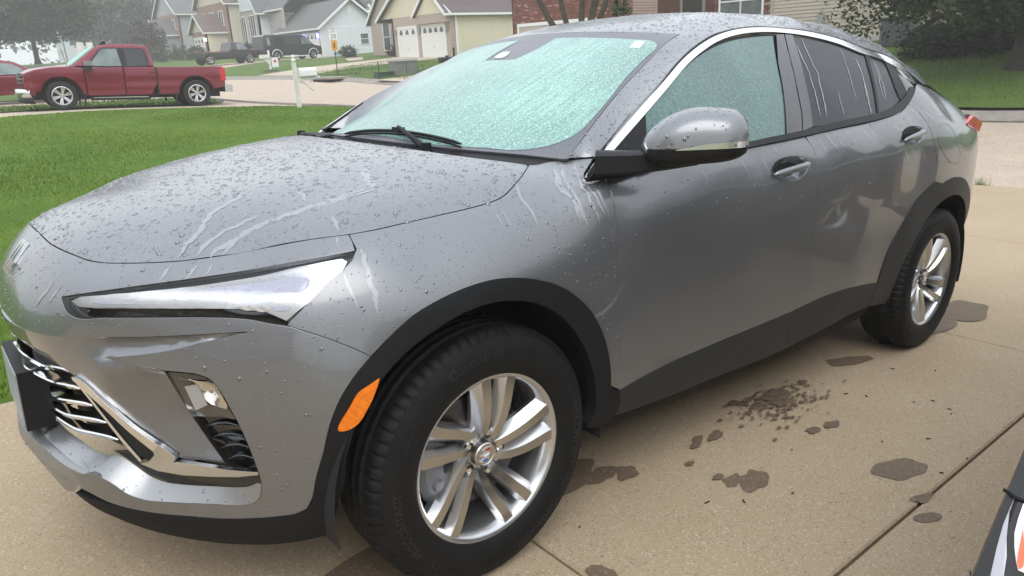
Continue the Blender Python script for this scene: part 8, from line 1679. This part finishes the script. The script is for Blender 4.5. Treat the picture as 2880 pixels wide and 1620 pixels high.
def make_wheel(parent, loc, rz=0, rot=0, letters=True, name='wheel'):
    b = MB(); T = wheel_parts()['tyre']
    prof = [(.150, .09), (.214, .095), (.228, .10), (.229, .085), (.205, .06), (.198, .0), (.200, -.040), (.206, -.070), (.212, -.088), (.221, -.0965), (.2285, -.098), (.2305, -.094), (.229, -.088)]
    b.lathe(prof, 72, 'y')
    w = b.build(name, ALLOY, parent, True, 40); w.location = loc; w.rotation_euler = (0, 0, rz)
    t = mesh('tyre', T[0], T[1], RUBBER, w, smooth=True, sharp=28)
    if letters:
        l = MB(); tyre_letters(l); l.build('tyre_lettering', mat('raised_rubber', (.016, .016, .0165), .5), w, recalc=False)['kind'] = 'stuff'
    k = 0
    for base in (82, 10, -62, -134, 154):
        for a0, a1, w0, w1 in ((base+4, base+11, .024, .036), (base-36, base-11, .026, .036)):
            V, F, M = spoke(a0+rot, a1+rot, w0, w1)
            s = MB(); s.V = [tuple(v) for v in V]; s.F = F; s.M = M; s.build('spoke', [ALLOY, ALLOYD], w, True, 30)
        a = math.radians(base-10+rot); c = (.057*math.cos(a), 0, .057*math.sin(a))
        n = MB(); n.lathe([(.0, -.062), (.0085, -.062), (.0105, -.058), (.0105, -.045)], 6, 'y', c); n.build('lug_nut', CHROME, w, True, 30)
        n = MB(); n.lathe([(.0165, -.050), (.0155, -.0605), (.0185, -.0585), (.021, -.040)], 20, 'y', c); n.build('lug_seat', mat('lug_recess_shade', (.10, .10, .10), .4, .7), w, True, 40)  # dark colour put in for the shade inside the lug pockets
    h = MB(); h.lathe([(.001, -.050), (.072, -.050), (.080, -.035), (.08, .0)], 40, 'y'); h.build('hub', ALLOY, w, True, 40)
    h = MB(); h.lathe([(.0005, -.0705), (.026, -.0705), (.0275, -.072), (.0315, -.0735), (.034, -.071), (.035, -.05)], 40, 'y')
    for i, (x, z) in enumerate(((.004, .0145), (0, 0), (-.004, -.0145))):
        h.mi = 1; o = np.array([x, -.0712, z])
        Q = [o+np.array(q) for q in ((-.015, 0, .001), (-.004, 0, .0055), (.015, 0, .0055), (.012, 0, -.002), (.002, 0, -.0055), (-.008, 0, -.004))]
        h.prism(Q, (0, -.0018, 0)); h.mi = 2+i
        Q2 = [o+np.array([.2, 1, .2])*0+(q-o)*.62+np.array([.002, -.0022, 0]) for q in Q]; h.prism(Q2, (0, -.0008, 0))
    h.build('centre_cap', [ALLOYD, CHROME, SHIELD_R, SHIELD_W, SHIELD_B], w, True, 30)
    d = MB(); d.lathe([(.06, -.012), (.08, -.018), (.155, -.018), (.156, .0), (.06, .0)], 48, 'y'); d.build('brake_disc', DISC, w, True, 30)
    c = MB(); A = np.radians(np.linspace(152, 212, 9)); V = []; F = []
    for a in A:
        for (r, y) in ((.100, -.020), (.112, -.042), (.165, -.045), (.182, -.030), (.182, .03), (.10, .03)): V.append((r*math.cos(a), y, r*math.sin(a)))
    for i in range(8):
        for k_ in range(6): F.append((i*6+k_, i*6+(k_+1) % 6, (i+1)*6+(k_+1) % 6, (i+1)*6+k_))
    F += [tuple(range(6)), tuple(48+k_ for k_ in range(6))]; c.add(V, F)
    for a in (165, 199): c.lathe([(.0, -.058), (.014, -.058), (.016, -.04)], 12, 'y', (.14*math.cos(math.radians(a)), 0, .14*math.sin(math.radians(a))))
    if rot == 0: c.build('brake_caliper', CALIPER, w, True, 30)
    v = MB(); v.tube([(.196*math.cos(1.0), -.055, .196*math.sin(1.0)), (.178*math.cos(1.02), -.075, .178*math.sin(1.02))], .004, 8); v.build('valve_stem', BLACK, w, True)
    bk = MB(); bk.lathe([(.0, .03), (.195, .03)], 40, 'y'); bk.build('wheel_back', mat('wheel_shadow', (.012, .012, .012), .8), w)
    return w
fw = make_wheel(car, (0, -.789, .345), .012)
rw = make_wheel(car, (2.7, -.789, .345), 0, -37)
for w_, x in ((fw, 0), (rw, 2.7)):
    c = copy_tree(w_, car); c.location = (x, .789, .345); c.rotation_euler = (0, 0, math.pi)
    for ch in list(c.children):
        if ch.name.startswith(('tyre_lettering', 'valve', 'lug')): bpy.data.objects.remove(ch)
# ------------------------------------------------------------------ water on the car: run marks and standing drops
TRAILM = bpy.data.materials.new('wet_run_sheen'); TRAILM.use_nodes = True
_b = TRAILM.node_tree.nodes['Principled BSDF']; _b.inputs['Base Color'].default_value = (.27, .275, .285, 1); _b.inputs['Metallic'].default_value = .5; _b.inputs['Roughness'].default_value = .40; _b.inputs['Coat Weight'].default_value = 1; _b.inputs['Coat Roughness'].default_value = .10  # paler base colour carries the sky reflection of the wet film
GTRAIL = mat('glass_run_mark', (.20, .205, .215), .3, coat=.5)
def ribbons(name, trails, m, normal, seed):
    rg = np.random.default_rng(seed); V = []; F = []
    for w, P in trails:
        C = resample(np.array(P), .008); N = normal(C); n = len(C); k = len(V)
        wn = np.convolve(rg.normal(size=n+6), np.ones(5)/5, 'same')[3:3+n]; wv = np.convolve(rg.normal(size=n+6), np.ones(3)/3, 'same')[3:3+n]
        for i in range(n):
            t = C[min(i+1, n-1)]-C[max(i-1, 0)]; s = np.cross(N[i], t); s /= np.linalg.norm(s)+1e-9
            ww = .95*w/2*(.85+.30*wn[i])*min(1, .25+i/4, .15+(n-1-i)/5); c = C[i]+s*w*.35*wv[i]+N[i]*.0003
            V += [c-s*ww, c+s*ww]
        F += [(k+2*i, k+2*i+1, k+2*i+3, k+2*i+2) for i in range(n-1)]
    o = mesh(name, V, F, m, car, smooth=True); o['kind'] = 'stuff'; return o
ribbons('run_marks', TRAILS, TRAILM, SK.normal, 3)
def gnorm(P):
    h = 1e-3; g = lambda d: tpsev(GPT[:, :2], GWT, P[:, [0, 2]]+d); gx = (g([h, 0])-g([-h, 0]))/(2*h); gz = (g([0, h])-g([0, -h]))/(2*h)
    N = np.stack([-gx, -np.ones(len(P)), -gz], 1); return N/np.linalg.norm(N, axis=1)[:, None]
ribbons('glass_run_marks', [(w, np.array(P)) for w, P in GLASS_TRAILS], GTRAIL, gnorm, 4)
def water_mat():
    m = bpy.data.materials.new('water'); m.use_nodes = True; nt = m.node_tree; nt.nodes.remove(nt.nodes['Principled BSDF'])
    tr = _n(nt, 'ShaderNodeBsdfTransparent'); tr.inputs[0].default_value = (.90, .91, .92, 1); gl = _n(nt, 'ShaderNodeBsdfGlossy'); gl.inputs['Roughness'].default_value = .04
    lw = _n(nt, 'ShaderNodeLayerWeight'); lw.inputs[0].default_value = .28; ge = _n(nt, 'ShaderNodeNewGeometry'); iv = _n(nt, 'ShaderNodeMath', operation='SUBTRACT'); iv.inputs[0].default_value = 1; nt.links.new(ge.outputs['Backfacing'], iv.inputs[1])
    mu = _n(nt, 'ShaderNodeMath', operation='MULTIPLY'); nt.links.new(lw.outputs['Fresnel'], mu.inputs[0]); nt.links.new(iv.outputs[0], mu.inputs[1])
    mx = _n(nt, 'ShaderNodeMixShader'); nt.links.new(mu.outputs[0], mx.inputs[0]); nt.links.new(tr.outputs[0], mx.inputs[1]); nt.links.new(gl.outputs[0], mx.inputs[2]); nt.links.new(mx.outputs[0], nt.nodes['Material Output'].inputs[0]); return m
WATER = water_mat()
BEAD = mat('water_bead', (.165, .17, .18), .22, .8, coat=1., coat_rough=.02)
def drops(plan, wm, seed):
    rg = np.random.default_rng(seed); Vs = []; Fs = []; off = 0
    for nm, dens, r0, sg, zmin in plan:
        for P, T_, N in PANELS.get(nm, []):
            A = .5*np.linalg.norm(np.cross(P[T_[:, 1]]-P[T_[:, 0]], P[T_[:, 2]]-P[T_[:, 0]]), axis=1); tot = A.sum(); n = int(tot*dens)
            if n < 1: continue
            t = rg.choice(len(T_), n, p=A/tot); a = rg.random(n); b = rg.random(n); fl = a+b > 1; a[fl] = 1-a[fl]; b[fl] = 1-b[fl]
            C = P[T_[t, 0]]*(1-a-b)[:, None]+P[T_[t, 1]]*a[:, None]+P[T_[t, 2]]*b[:, None]; n_ = N[T_[t, 0]]*(1-a-b)[:, None]+N[T_[t, 1]]*a[:, None]+N[T_[t, 2]]*b[:, None]; n_ /= np.linalg.norm(n_, axis=1)[:, None]
            # fewer drops on steep faces; none low on the doors
            keep = rg.random(n) < np.clip(.35+n_[:, 2]*1.1, .22, 1); keep &= C[:, 2] > zmin
            C, n_ = C[keep], n_[keep]; n = len(C)
            if not n: continue
            r = np.minimum(r0*np.exp(rg.normal(size=n)*sg), .0068)
            g = np.array([0, 0, -1.])-n_*(-n_[:, 2])[:, None]; gl = np.linalg.norm(g, axis=1)[:, None]; ang = rg.uniform(0, 6.28, n); u = np.where(gl > .35, g/(gl+1e-9), np.stack([np.cos(ang), np.sin(ang), 0*ang], 1)); u = u-n_*(u*n_).sum(1)[:, None]; u /= np.linalg.norm(u, axis=1)[:, None]+1e-9; v = np.cross(n_, u)
            el = 1+np.abs(rg.normal(size=n))*.28; hgt = r*rg.uniform(.34, .52, n)
            k = 8; th_ = np.arange(k)*2*math.pi/k; wob = 1+.13*rg.normal(size=(n, k)); wob = (wob+np.roll(wob, 1, 1))/2
            ring = lambda q, h: (C[:, None]+n_[:, None]*(hgt*h)[:, None, None]+(u[:, None]*(np.cos(th_)[None, :, None]*(r*el)[:, None, None])+v[:, None]*(np.sin(th_)[None, :, None]*r[:, None, None]))*(wob*q)[:, :, None])
            X = np.concatenate([ring(1.0, -.06), ring(.93, .42), ring(.58, .86), (C+n_*hgt[:, None])[:, None]], 1).reshape(-1, 3); m = 3*k+1
            f = [[i, (i+1) % k, k+(i+1) % k, k+i] for i in range(k)]+[[k+i, k+(i+1) % k, 2*k+(i+1) % k, 2*k+i] for i in range(k)]; f3 = [[2*k+i, 2*k+(i+1) % k, 3*k, 3*k] for i in range(k)]
            base_ = (np.arange(n)*m)[:, None, None]+off
            Fs.append((base_+np.array(f)[None]).reshape(-1, 4)); Fs.append(('t', (base_+np.array(f3)[None, :, :3]).reshape(-1, 3))); Vs.append(X); off += len(X)
    nq = 0
    V = np.concatenate(Vs); Q = np.concatenate([f for f in Fs if not isinstance(f, tuple)]); Tt = np.concatenate([f[1] for f in Fs if isinstance(f, tuple)])
    me = bpy.data.meshes.new('water_drops'); me.vertices.add(len(V)); me.vertices.foreach_set('co', V.astype(np.float32).ravel())
    me.loops.add(Q.size+Tt.size); me.loops.foreach_set('vertex_index', np.concatenate([Q.ravel(), Tt.ravel()]).astype(np.int32)); me.polygons.add(len(Q)+len(Tt))
    me.polygons.foreach_set('loop_start', np.concatenate([np.arange(len(Q))*4, Q.size+np.arange(len(Tt))*3]).astype(np.int32)); me.polygons.foreach_set('loop_total', np.concatenate([np.full(len(Q), 4), np.full(len(Tt), 3)]).astype(np.int32))
    me.polygons.foreach_set('use_smooth', [True]*len(me.polygons)); me.materials.append(wm); me.update(); me.validate()
    o = bpy.data.objects.new('water_drops', me); COL.objects.link(o); o.parent = car; o['kind'] = 'stuff'
drops([('hood', 2600, .0025, .5, 0.0), ('hood', 4500, .0012, .3, 0), ('front_bumper', 1800, .0018, .4, 0), ('front_bumper', 1900, .0011, .3, 0), ('fender', 1800, .0019, .4, 0), ('fender', 2200, .0012, .3, 0), ('roof', 2200, .0026, .45, 0), ('roof', 2600, .0014, .3, 0),
       ('mirror_cap', 3200, .0020, .4, 0), ('front_door', 700, .0017, .35, .86), ('rear_door', 700, .0017, .35, .86), ('quarter_panel', 700, .0017, .35, .9), ('skid_trim', 1000, .0018, .4, 0), ('lower_lip', 1200, .0018, .4, 0)], BEAD, 12)
drops([('lens', 3500, .0018, .45, 0), ('arch_cladding', 500, .0014, .3, 0), ('side_window', 500, .0012, .3, 0), ('pillar_cover', 900, .0013, .3, 0), ('bright_strip', 600, .0013, .3, 0), ('mirror_base', 600, .0014, .3, 0)], WATER, 13)
# ------------------------------------------------------------------ the dark car alongside
def neighbour_car():
    hw = .93; X0 = 1.42
    wf = lambda X, z: 1-.10*np.clip((X-.45)/.85, 0, 1)**2-.05*np.clip((z-.75)/.4, 0, 1)**2-.05*np.clip((.35-z)/.2, 0, 1)
    low = [(.72, .24), (.46, .24)]+arch_pts(0, .35, .44, 2, 178, 12)+[(-1.91, .24)]+arch_pts(-2.35, .35, .44, 2, 178, 12)+[(-3.2, .3), (-3.3, .6), (-3.2, 1.05), (-.7, 1.02), (.3, .93), (.62, .82), (.72, .60), (.72, .30)]
    cabp = [(-.55, .98), (-1.35, 1.50), (-1.8, 1.62), (-2.5, 1.60), (-3.0, 1.06)]
    def extra(r):
        for s in (-1, 1):
            for cx in (0, -2.35):
                b = MB(); b.tube(np.array([(x, s*.925, z) for x, z in arch_pts(cx, .35, .465, -4, 184, 20)]), .036, 8); b.build('arch_cladding', CLAD, r, True)
            b = MB(); b.boxp((-1.85, s*.86, .20), (-.5, s*.94, .34)); b.build('rocker_cladding', CLAD, r)
        # leaning nose panel; points in the grey car's frame, turned into this car's own
        def loc(P, o=0): return [(1.42-(x-.732*o), -(y+2.80), z+.681*o) for x, y, z in P]
        nose = [(.60, .80), (.411, .653), (.237, .466), (.16, .38), (.15, .30), (.20, .22), (.8, .22), (.8, .80)]
        b = MB(); P = loc([(x, -1.905, z) for x, z in nose]); b.prism(P, (0, 1.75, 0))
        Q = loc([(x+.012 if z < .7 and x < .7 else x, -1.884, z) for x, z in nose]); R = loc([(x+.04 if z < .7 and x < .7 else x, -1.877, z) for x, z in nose]); n = len(P)
        b.add(P+Q+R, [(k*n+i, k*n+(i+1) % n, (k+1)*n+(i+1) % n, (k+1)*n+i) for k in range(2) for i in range(n)]+[tuple(2*n+i for i in range(n))]); b.build('nose_panel', mat('nose_black', (.012, .0115, .011), .32, coat=.3), r, True, 30)
        def plate(name, P, o, m, par):
            b = MB(); q = loc(P, o); b.prism(q, (-.0073, 0, -.0068)); return b.build(name, m, par)
        plate('silver_strip', [(.343, -1.898, .58), (.329, -1.898, .566), (.308, -1.898, .543), (.28, -1.902, .513), (.265, -1.905, .497), (.249, -1.908, .479), (.235, -1.912, .465), (.235, -1.93, .465), (.275, -1.919, .507), (.295, -1.909, .529), (.325, -1.899, .561)], .003, mat('bumper_silver', (.40, .40, .42), .35, .5), r)
        l = plate('corner_lamp', [(.339, -1.913, .577), (.321, -1.914, .557), (.303, -1.917, .538), (.288, -1.924, .521), (.272, -1.934, .505), (.265, -1.94, .497), (.265, -1.99, .497), (.339, -1.99, .577)], .005, mat('lamp_white', (.78, .78, .77), .15, coat=1), r)
        plate('orange_strip', [(.311, -1.926, .546), (.298, -1.929, .532), (.28, -1.933, .513), (.271, -1.936, .504), (.266, -1.941, .498), (.271, -1.945, .503), (.283, -1.942, .516)], .008, mat('orange_strip', (.75, .12, .03), .2, coat=1), l)
        b = MB(); b.tube([tuple(p) for p in loc([(.348, -1.879, .586), (.347, -1.885, .585), (.343, -1.899, .581), (.343, -1.93, .581)], .001)], .0035, 5); b.build('panel_seam', DARK, r)
        b = MB(); b.boxp((-1.05, -.70, .3), (.6, .70, .7)); b.build('engine_bay', DARK, r)
    boxy('neighbour_car', 'dark car cut off by the lower right corner, showing a white lamp with orange strip', 'car', 0, 0, math.pi, low, cabp, hw, lambda X, z: .89-.22*np.clip((z-1.0)/.6, 0, 1), mat('graphite_paint', (.020, .021, .023), .3, .4, coat=1.), (0, -2.35), .35,
         [([(-.95, 1.06), (-1.45, 1.44), (-1.95, 1.52), (-1.98, 1.06)], VTINT), ([(-2.08, 1.06), (-2.06, 1.52), (-2.5, 1.50), (-2.75, 1.12)], VTINT)], extra, pitch=-TH)
    r = bpy.data.objects['neighbour_car']; r.location = (X0*math.cos(TH), -2.80, -X0*math.sin(TH))
neighbour_car()
def home_house():
    # driveway's own house and an added neighbour, unseen: placed to darken the paint's reflections
    r = empty('home_house', (-9.0, -7.5, .58)); tag(r, 'brick house with white garage door at the head of the driveway, behind the viewer', 'house')
    BR = brick_mat('home_brick', (.26, .17, .13), (.33, .23, .18), (.38, .34, .3), 'y')
    quad_wall('wall', [(0, 0, -.6), (0, 8.6, -.6), (0, 8.6, 2.8), (0, 0, 2.8)], BR, r, .2, (1, 0, 0)); quad_wall('wall', [(-9, 8.6, -.6), (0, 8.6, -.6), (0, 8.6, 2.8), (-9, 8.6, 2.8)], TANS, r, .2, (0, 1, 0))
    gable_roof(r, -9, 0, 0, 8.6, 2.8, 2.6, 'x', ROOFM, .4, gable_m=TANS); garage(r, (.02, 4.3, -.05), 5.2, 2.2, 'y', 1, 4)
    far_house('added_side_house', 'unseen tan house behind the viewer, added for the reflections in the car doors', -8.0, -34, 15, 10, 3.0, 3.0, TANS, ROOFB, wing=False)
home_house()
# ------------------------------------------------------------------ grass
def blades(name, poly, n, hmin, hmax, w0, mats, seed, falloff=1.0, tilt=.35, az=(-12, 85), dmin=2.0, kmax=None):
    rg = np.random.default_rng(seed); P = np.array(poly, float); cx, cy = CAMW[0], CAMW[1]
    a = np.radians(rg.uniform(az[0], az[1], n*3)); lo, hi = dmin, 60.; u = rg.random(n*3); d = (lo**(2-falloff)+(hi**(2-falloff)-lo**(2-falloff))*u)**(1/(2-falloff)) if falloff != 2 else lo*(hi/lo)**u
    Q = np.c_[cx+d*np.sin(a), cy+d*np.cos(a)]; k = inside(P, Q); Q = Q[k][:n]; d = d[k][:n]; m = len(Q)
    z = T(Q[:, 0], Q[:, 1]); h = rg.uniform(hmin, hmax, m)*(1+.25*np.sin(Q[:, 0]*1.3+2*np.sin(Q[:, 1]*.9))); w = w0*np.maximum(1, d/7.)*rg.uniform(.7, 1.3, m)
    t = rg.uniform(0, 6.283, m); dx, dy = np.cos(t), np.sin(t); ln = rg.normal(size=m)*tilt*h; l2 = rg.uniform(0, 6.283, m)
    B = np.c_[Q, z-.012]; S = np.c_[dx, dy, 0*dx]*w[:, None]*.5; M_ = B+np.c_[.35*ln*np.cos(l2), .35*ln*np.sin(l2), h*.6]; TT = B+np.c_[ln*np.cos(l2), ln*np.sin(l2), h]
    V = np.stack([B-S, B+S, M_+S*.75, M_-S*.75, TT], 1).reshape(-1, 3); i5 = np.arange(m)*5
    F = np.stack([i5, i5+1, i5+2, i5+3], 1); F2 = np.stack([i5+3, i5+2, i5+4, i5+4], 1)
    ton = np.clip(np.round(rg.normal(1, .75, m)+.9*np.sin(Q[:, 0]*.55+1.7*np.sin(Q[:, 1]*.45))*.7), 0, 2).astype(int)
    me = bpy.data.meshes.new(name); me.vertices.add(len(V)); me.vertices.foreach_set('co', V.astype(np.float32).ravel()); me.loops.add(m*7)
    me.loops.foreach_set('vertex_index', np.concatenate([F.ravel(), F2[:, :3].ravel()]).astype(np.int32)); me.polygons.add(2*m)
    me.polygons.foreach_set('loop_start', np.concatenate([np.arange(m)*4, 4*m+np.arange(m)*3]).astype(np.int32)); me.polygons.foreach_set('loop_total', np.concatenate([np.full(m, 4), np.full(m, 3)]).astype(np.int32))
    for x in mats: me.materials.append(x)
    me.polygons.foreach_set('material_index', np.concatenate([ton, ton]).astype(np.int32)); me.update(); me.validate()
    o = bpy.data.objects.new(name, me); COL.objects.link(o); o['kind'] = 'stuff'; return o
GB = [mat('blade_dark', (.070, .125, .014), .55, spec=.35), mat('blade_mid', (.130, .205, .020), .55, spec=.35), mat('blade_light', (.195, .262, .034), .55, spec=.35)]
GF = [mat('blade_far_dark', (.065, .115, .022), .6, spec=.3), mat('blade_far_mid', (.105, .165, .032), .6, spec=.3), mat('blade_far_light', (.145, .20, .045), .6, spec=.3)]
tag(blades('lawn_grass', [(-12, 1.28), (9.3, 1.28), (9.3, 8), (9.15, 14), (8.5, 17.6), (7.6, 19.4), (6.1, 20.3), (-12, 20.5)], 230000, .018, .045, .0055, GB, 31, 1.15, az=(-14, 52)), 'bright green mown grass of the front lawn')
tag(blades('far_grass', [(x+.5, y) for x, y in FARC[:4]]+[(26, 44), (23.8, 30), (23.8, -2), (15.95, -2)], 70000, .05, .10, .007, GF, 33, 1.0, az=(24, 96), dmin=12), 'green grass of the lawns across the street')
tag(blades('side_grass', [(-14, 24.7), (7.8, 24.3), (8.3, 26), (8.4, 29.3), (-14, 29.5)], 16000, .05, .10, .008, GF, 34, 1.0, az=(-10, 24), dmin=20), 'grass strip behind the red pickup')
def tuft():
    rg = np.random.default_rng(2); V = []; F = []
    x0, y0 = 9.55, 1.12; z = tz(x0, y0)
    for i in range(90):
        a = rg.uniform(0, 6.28); d = abs(rg.normal())*.07; h = rg.uniform(.04, .15); l = rg.normal(size=2)*.05; x, y = x0+d*math.cos(a)*.6, y0+d*math.sin(a); k = len(V); w = .005
        V += [(x-w, y, z-.02), (x+w, y, z-.02), (x+l[0], y+l[1], z+h)]; F.append((k, k+1, k+2))
    o = mesh('weed_tuft', V, F, GB[1]); tag(o, 'small weed tuft growing in the gap at the driveway end', 'weeds')
tuft()
# ------------------------------------------------------------------ mist
def haze():
    b = MB(); b.boxp((-420, -420, -6), (420, 520, 40)); m = bpy.data.materials.new('mist'); m.use_nodes = True; nt = m.node_tree; nt.nodes.remove(nt.nodes['Principled BSDF'])
    v = _n(nt, 'ShaderNodeVolumePrincipled'); v.inputs['Color'].default_value = (.93, .94, .95, 1); v.inputs['Density'].default_value = .0021; v.inputs['Anisotropy'].default_value = .0
    nt.links.new(v.outputs[0], nt.nodes['Material Output'].inputs['Volume']); o = b.build('haze', m); o['kind'] = 'stuff'; tag(o, 'thin morning mist lying over the whole street')
haze()
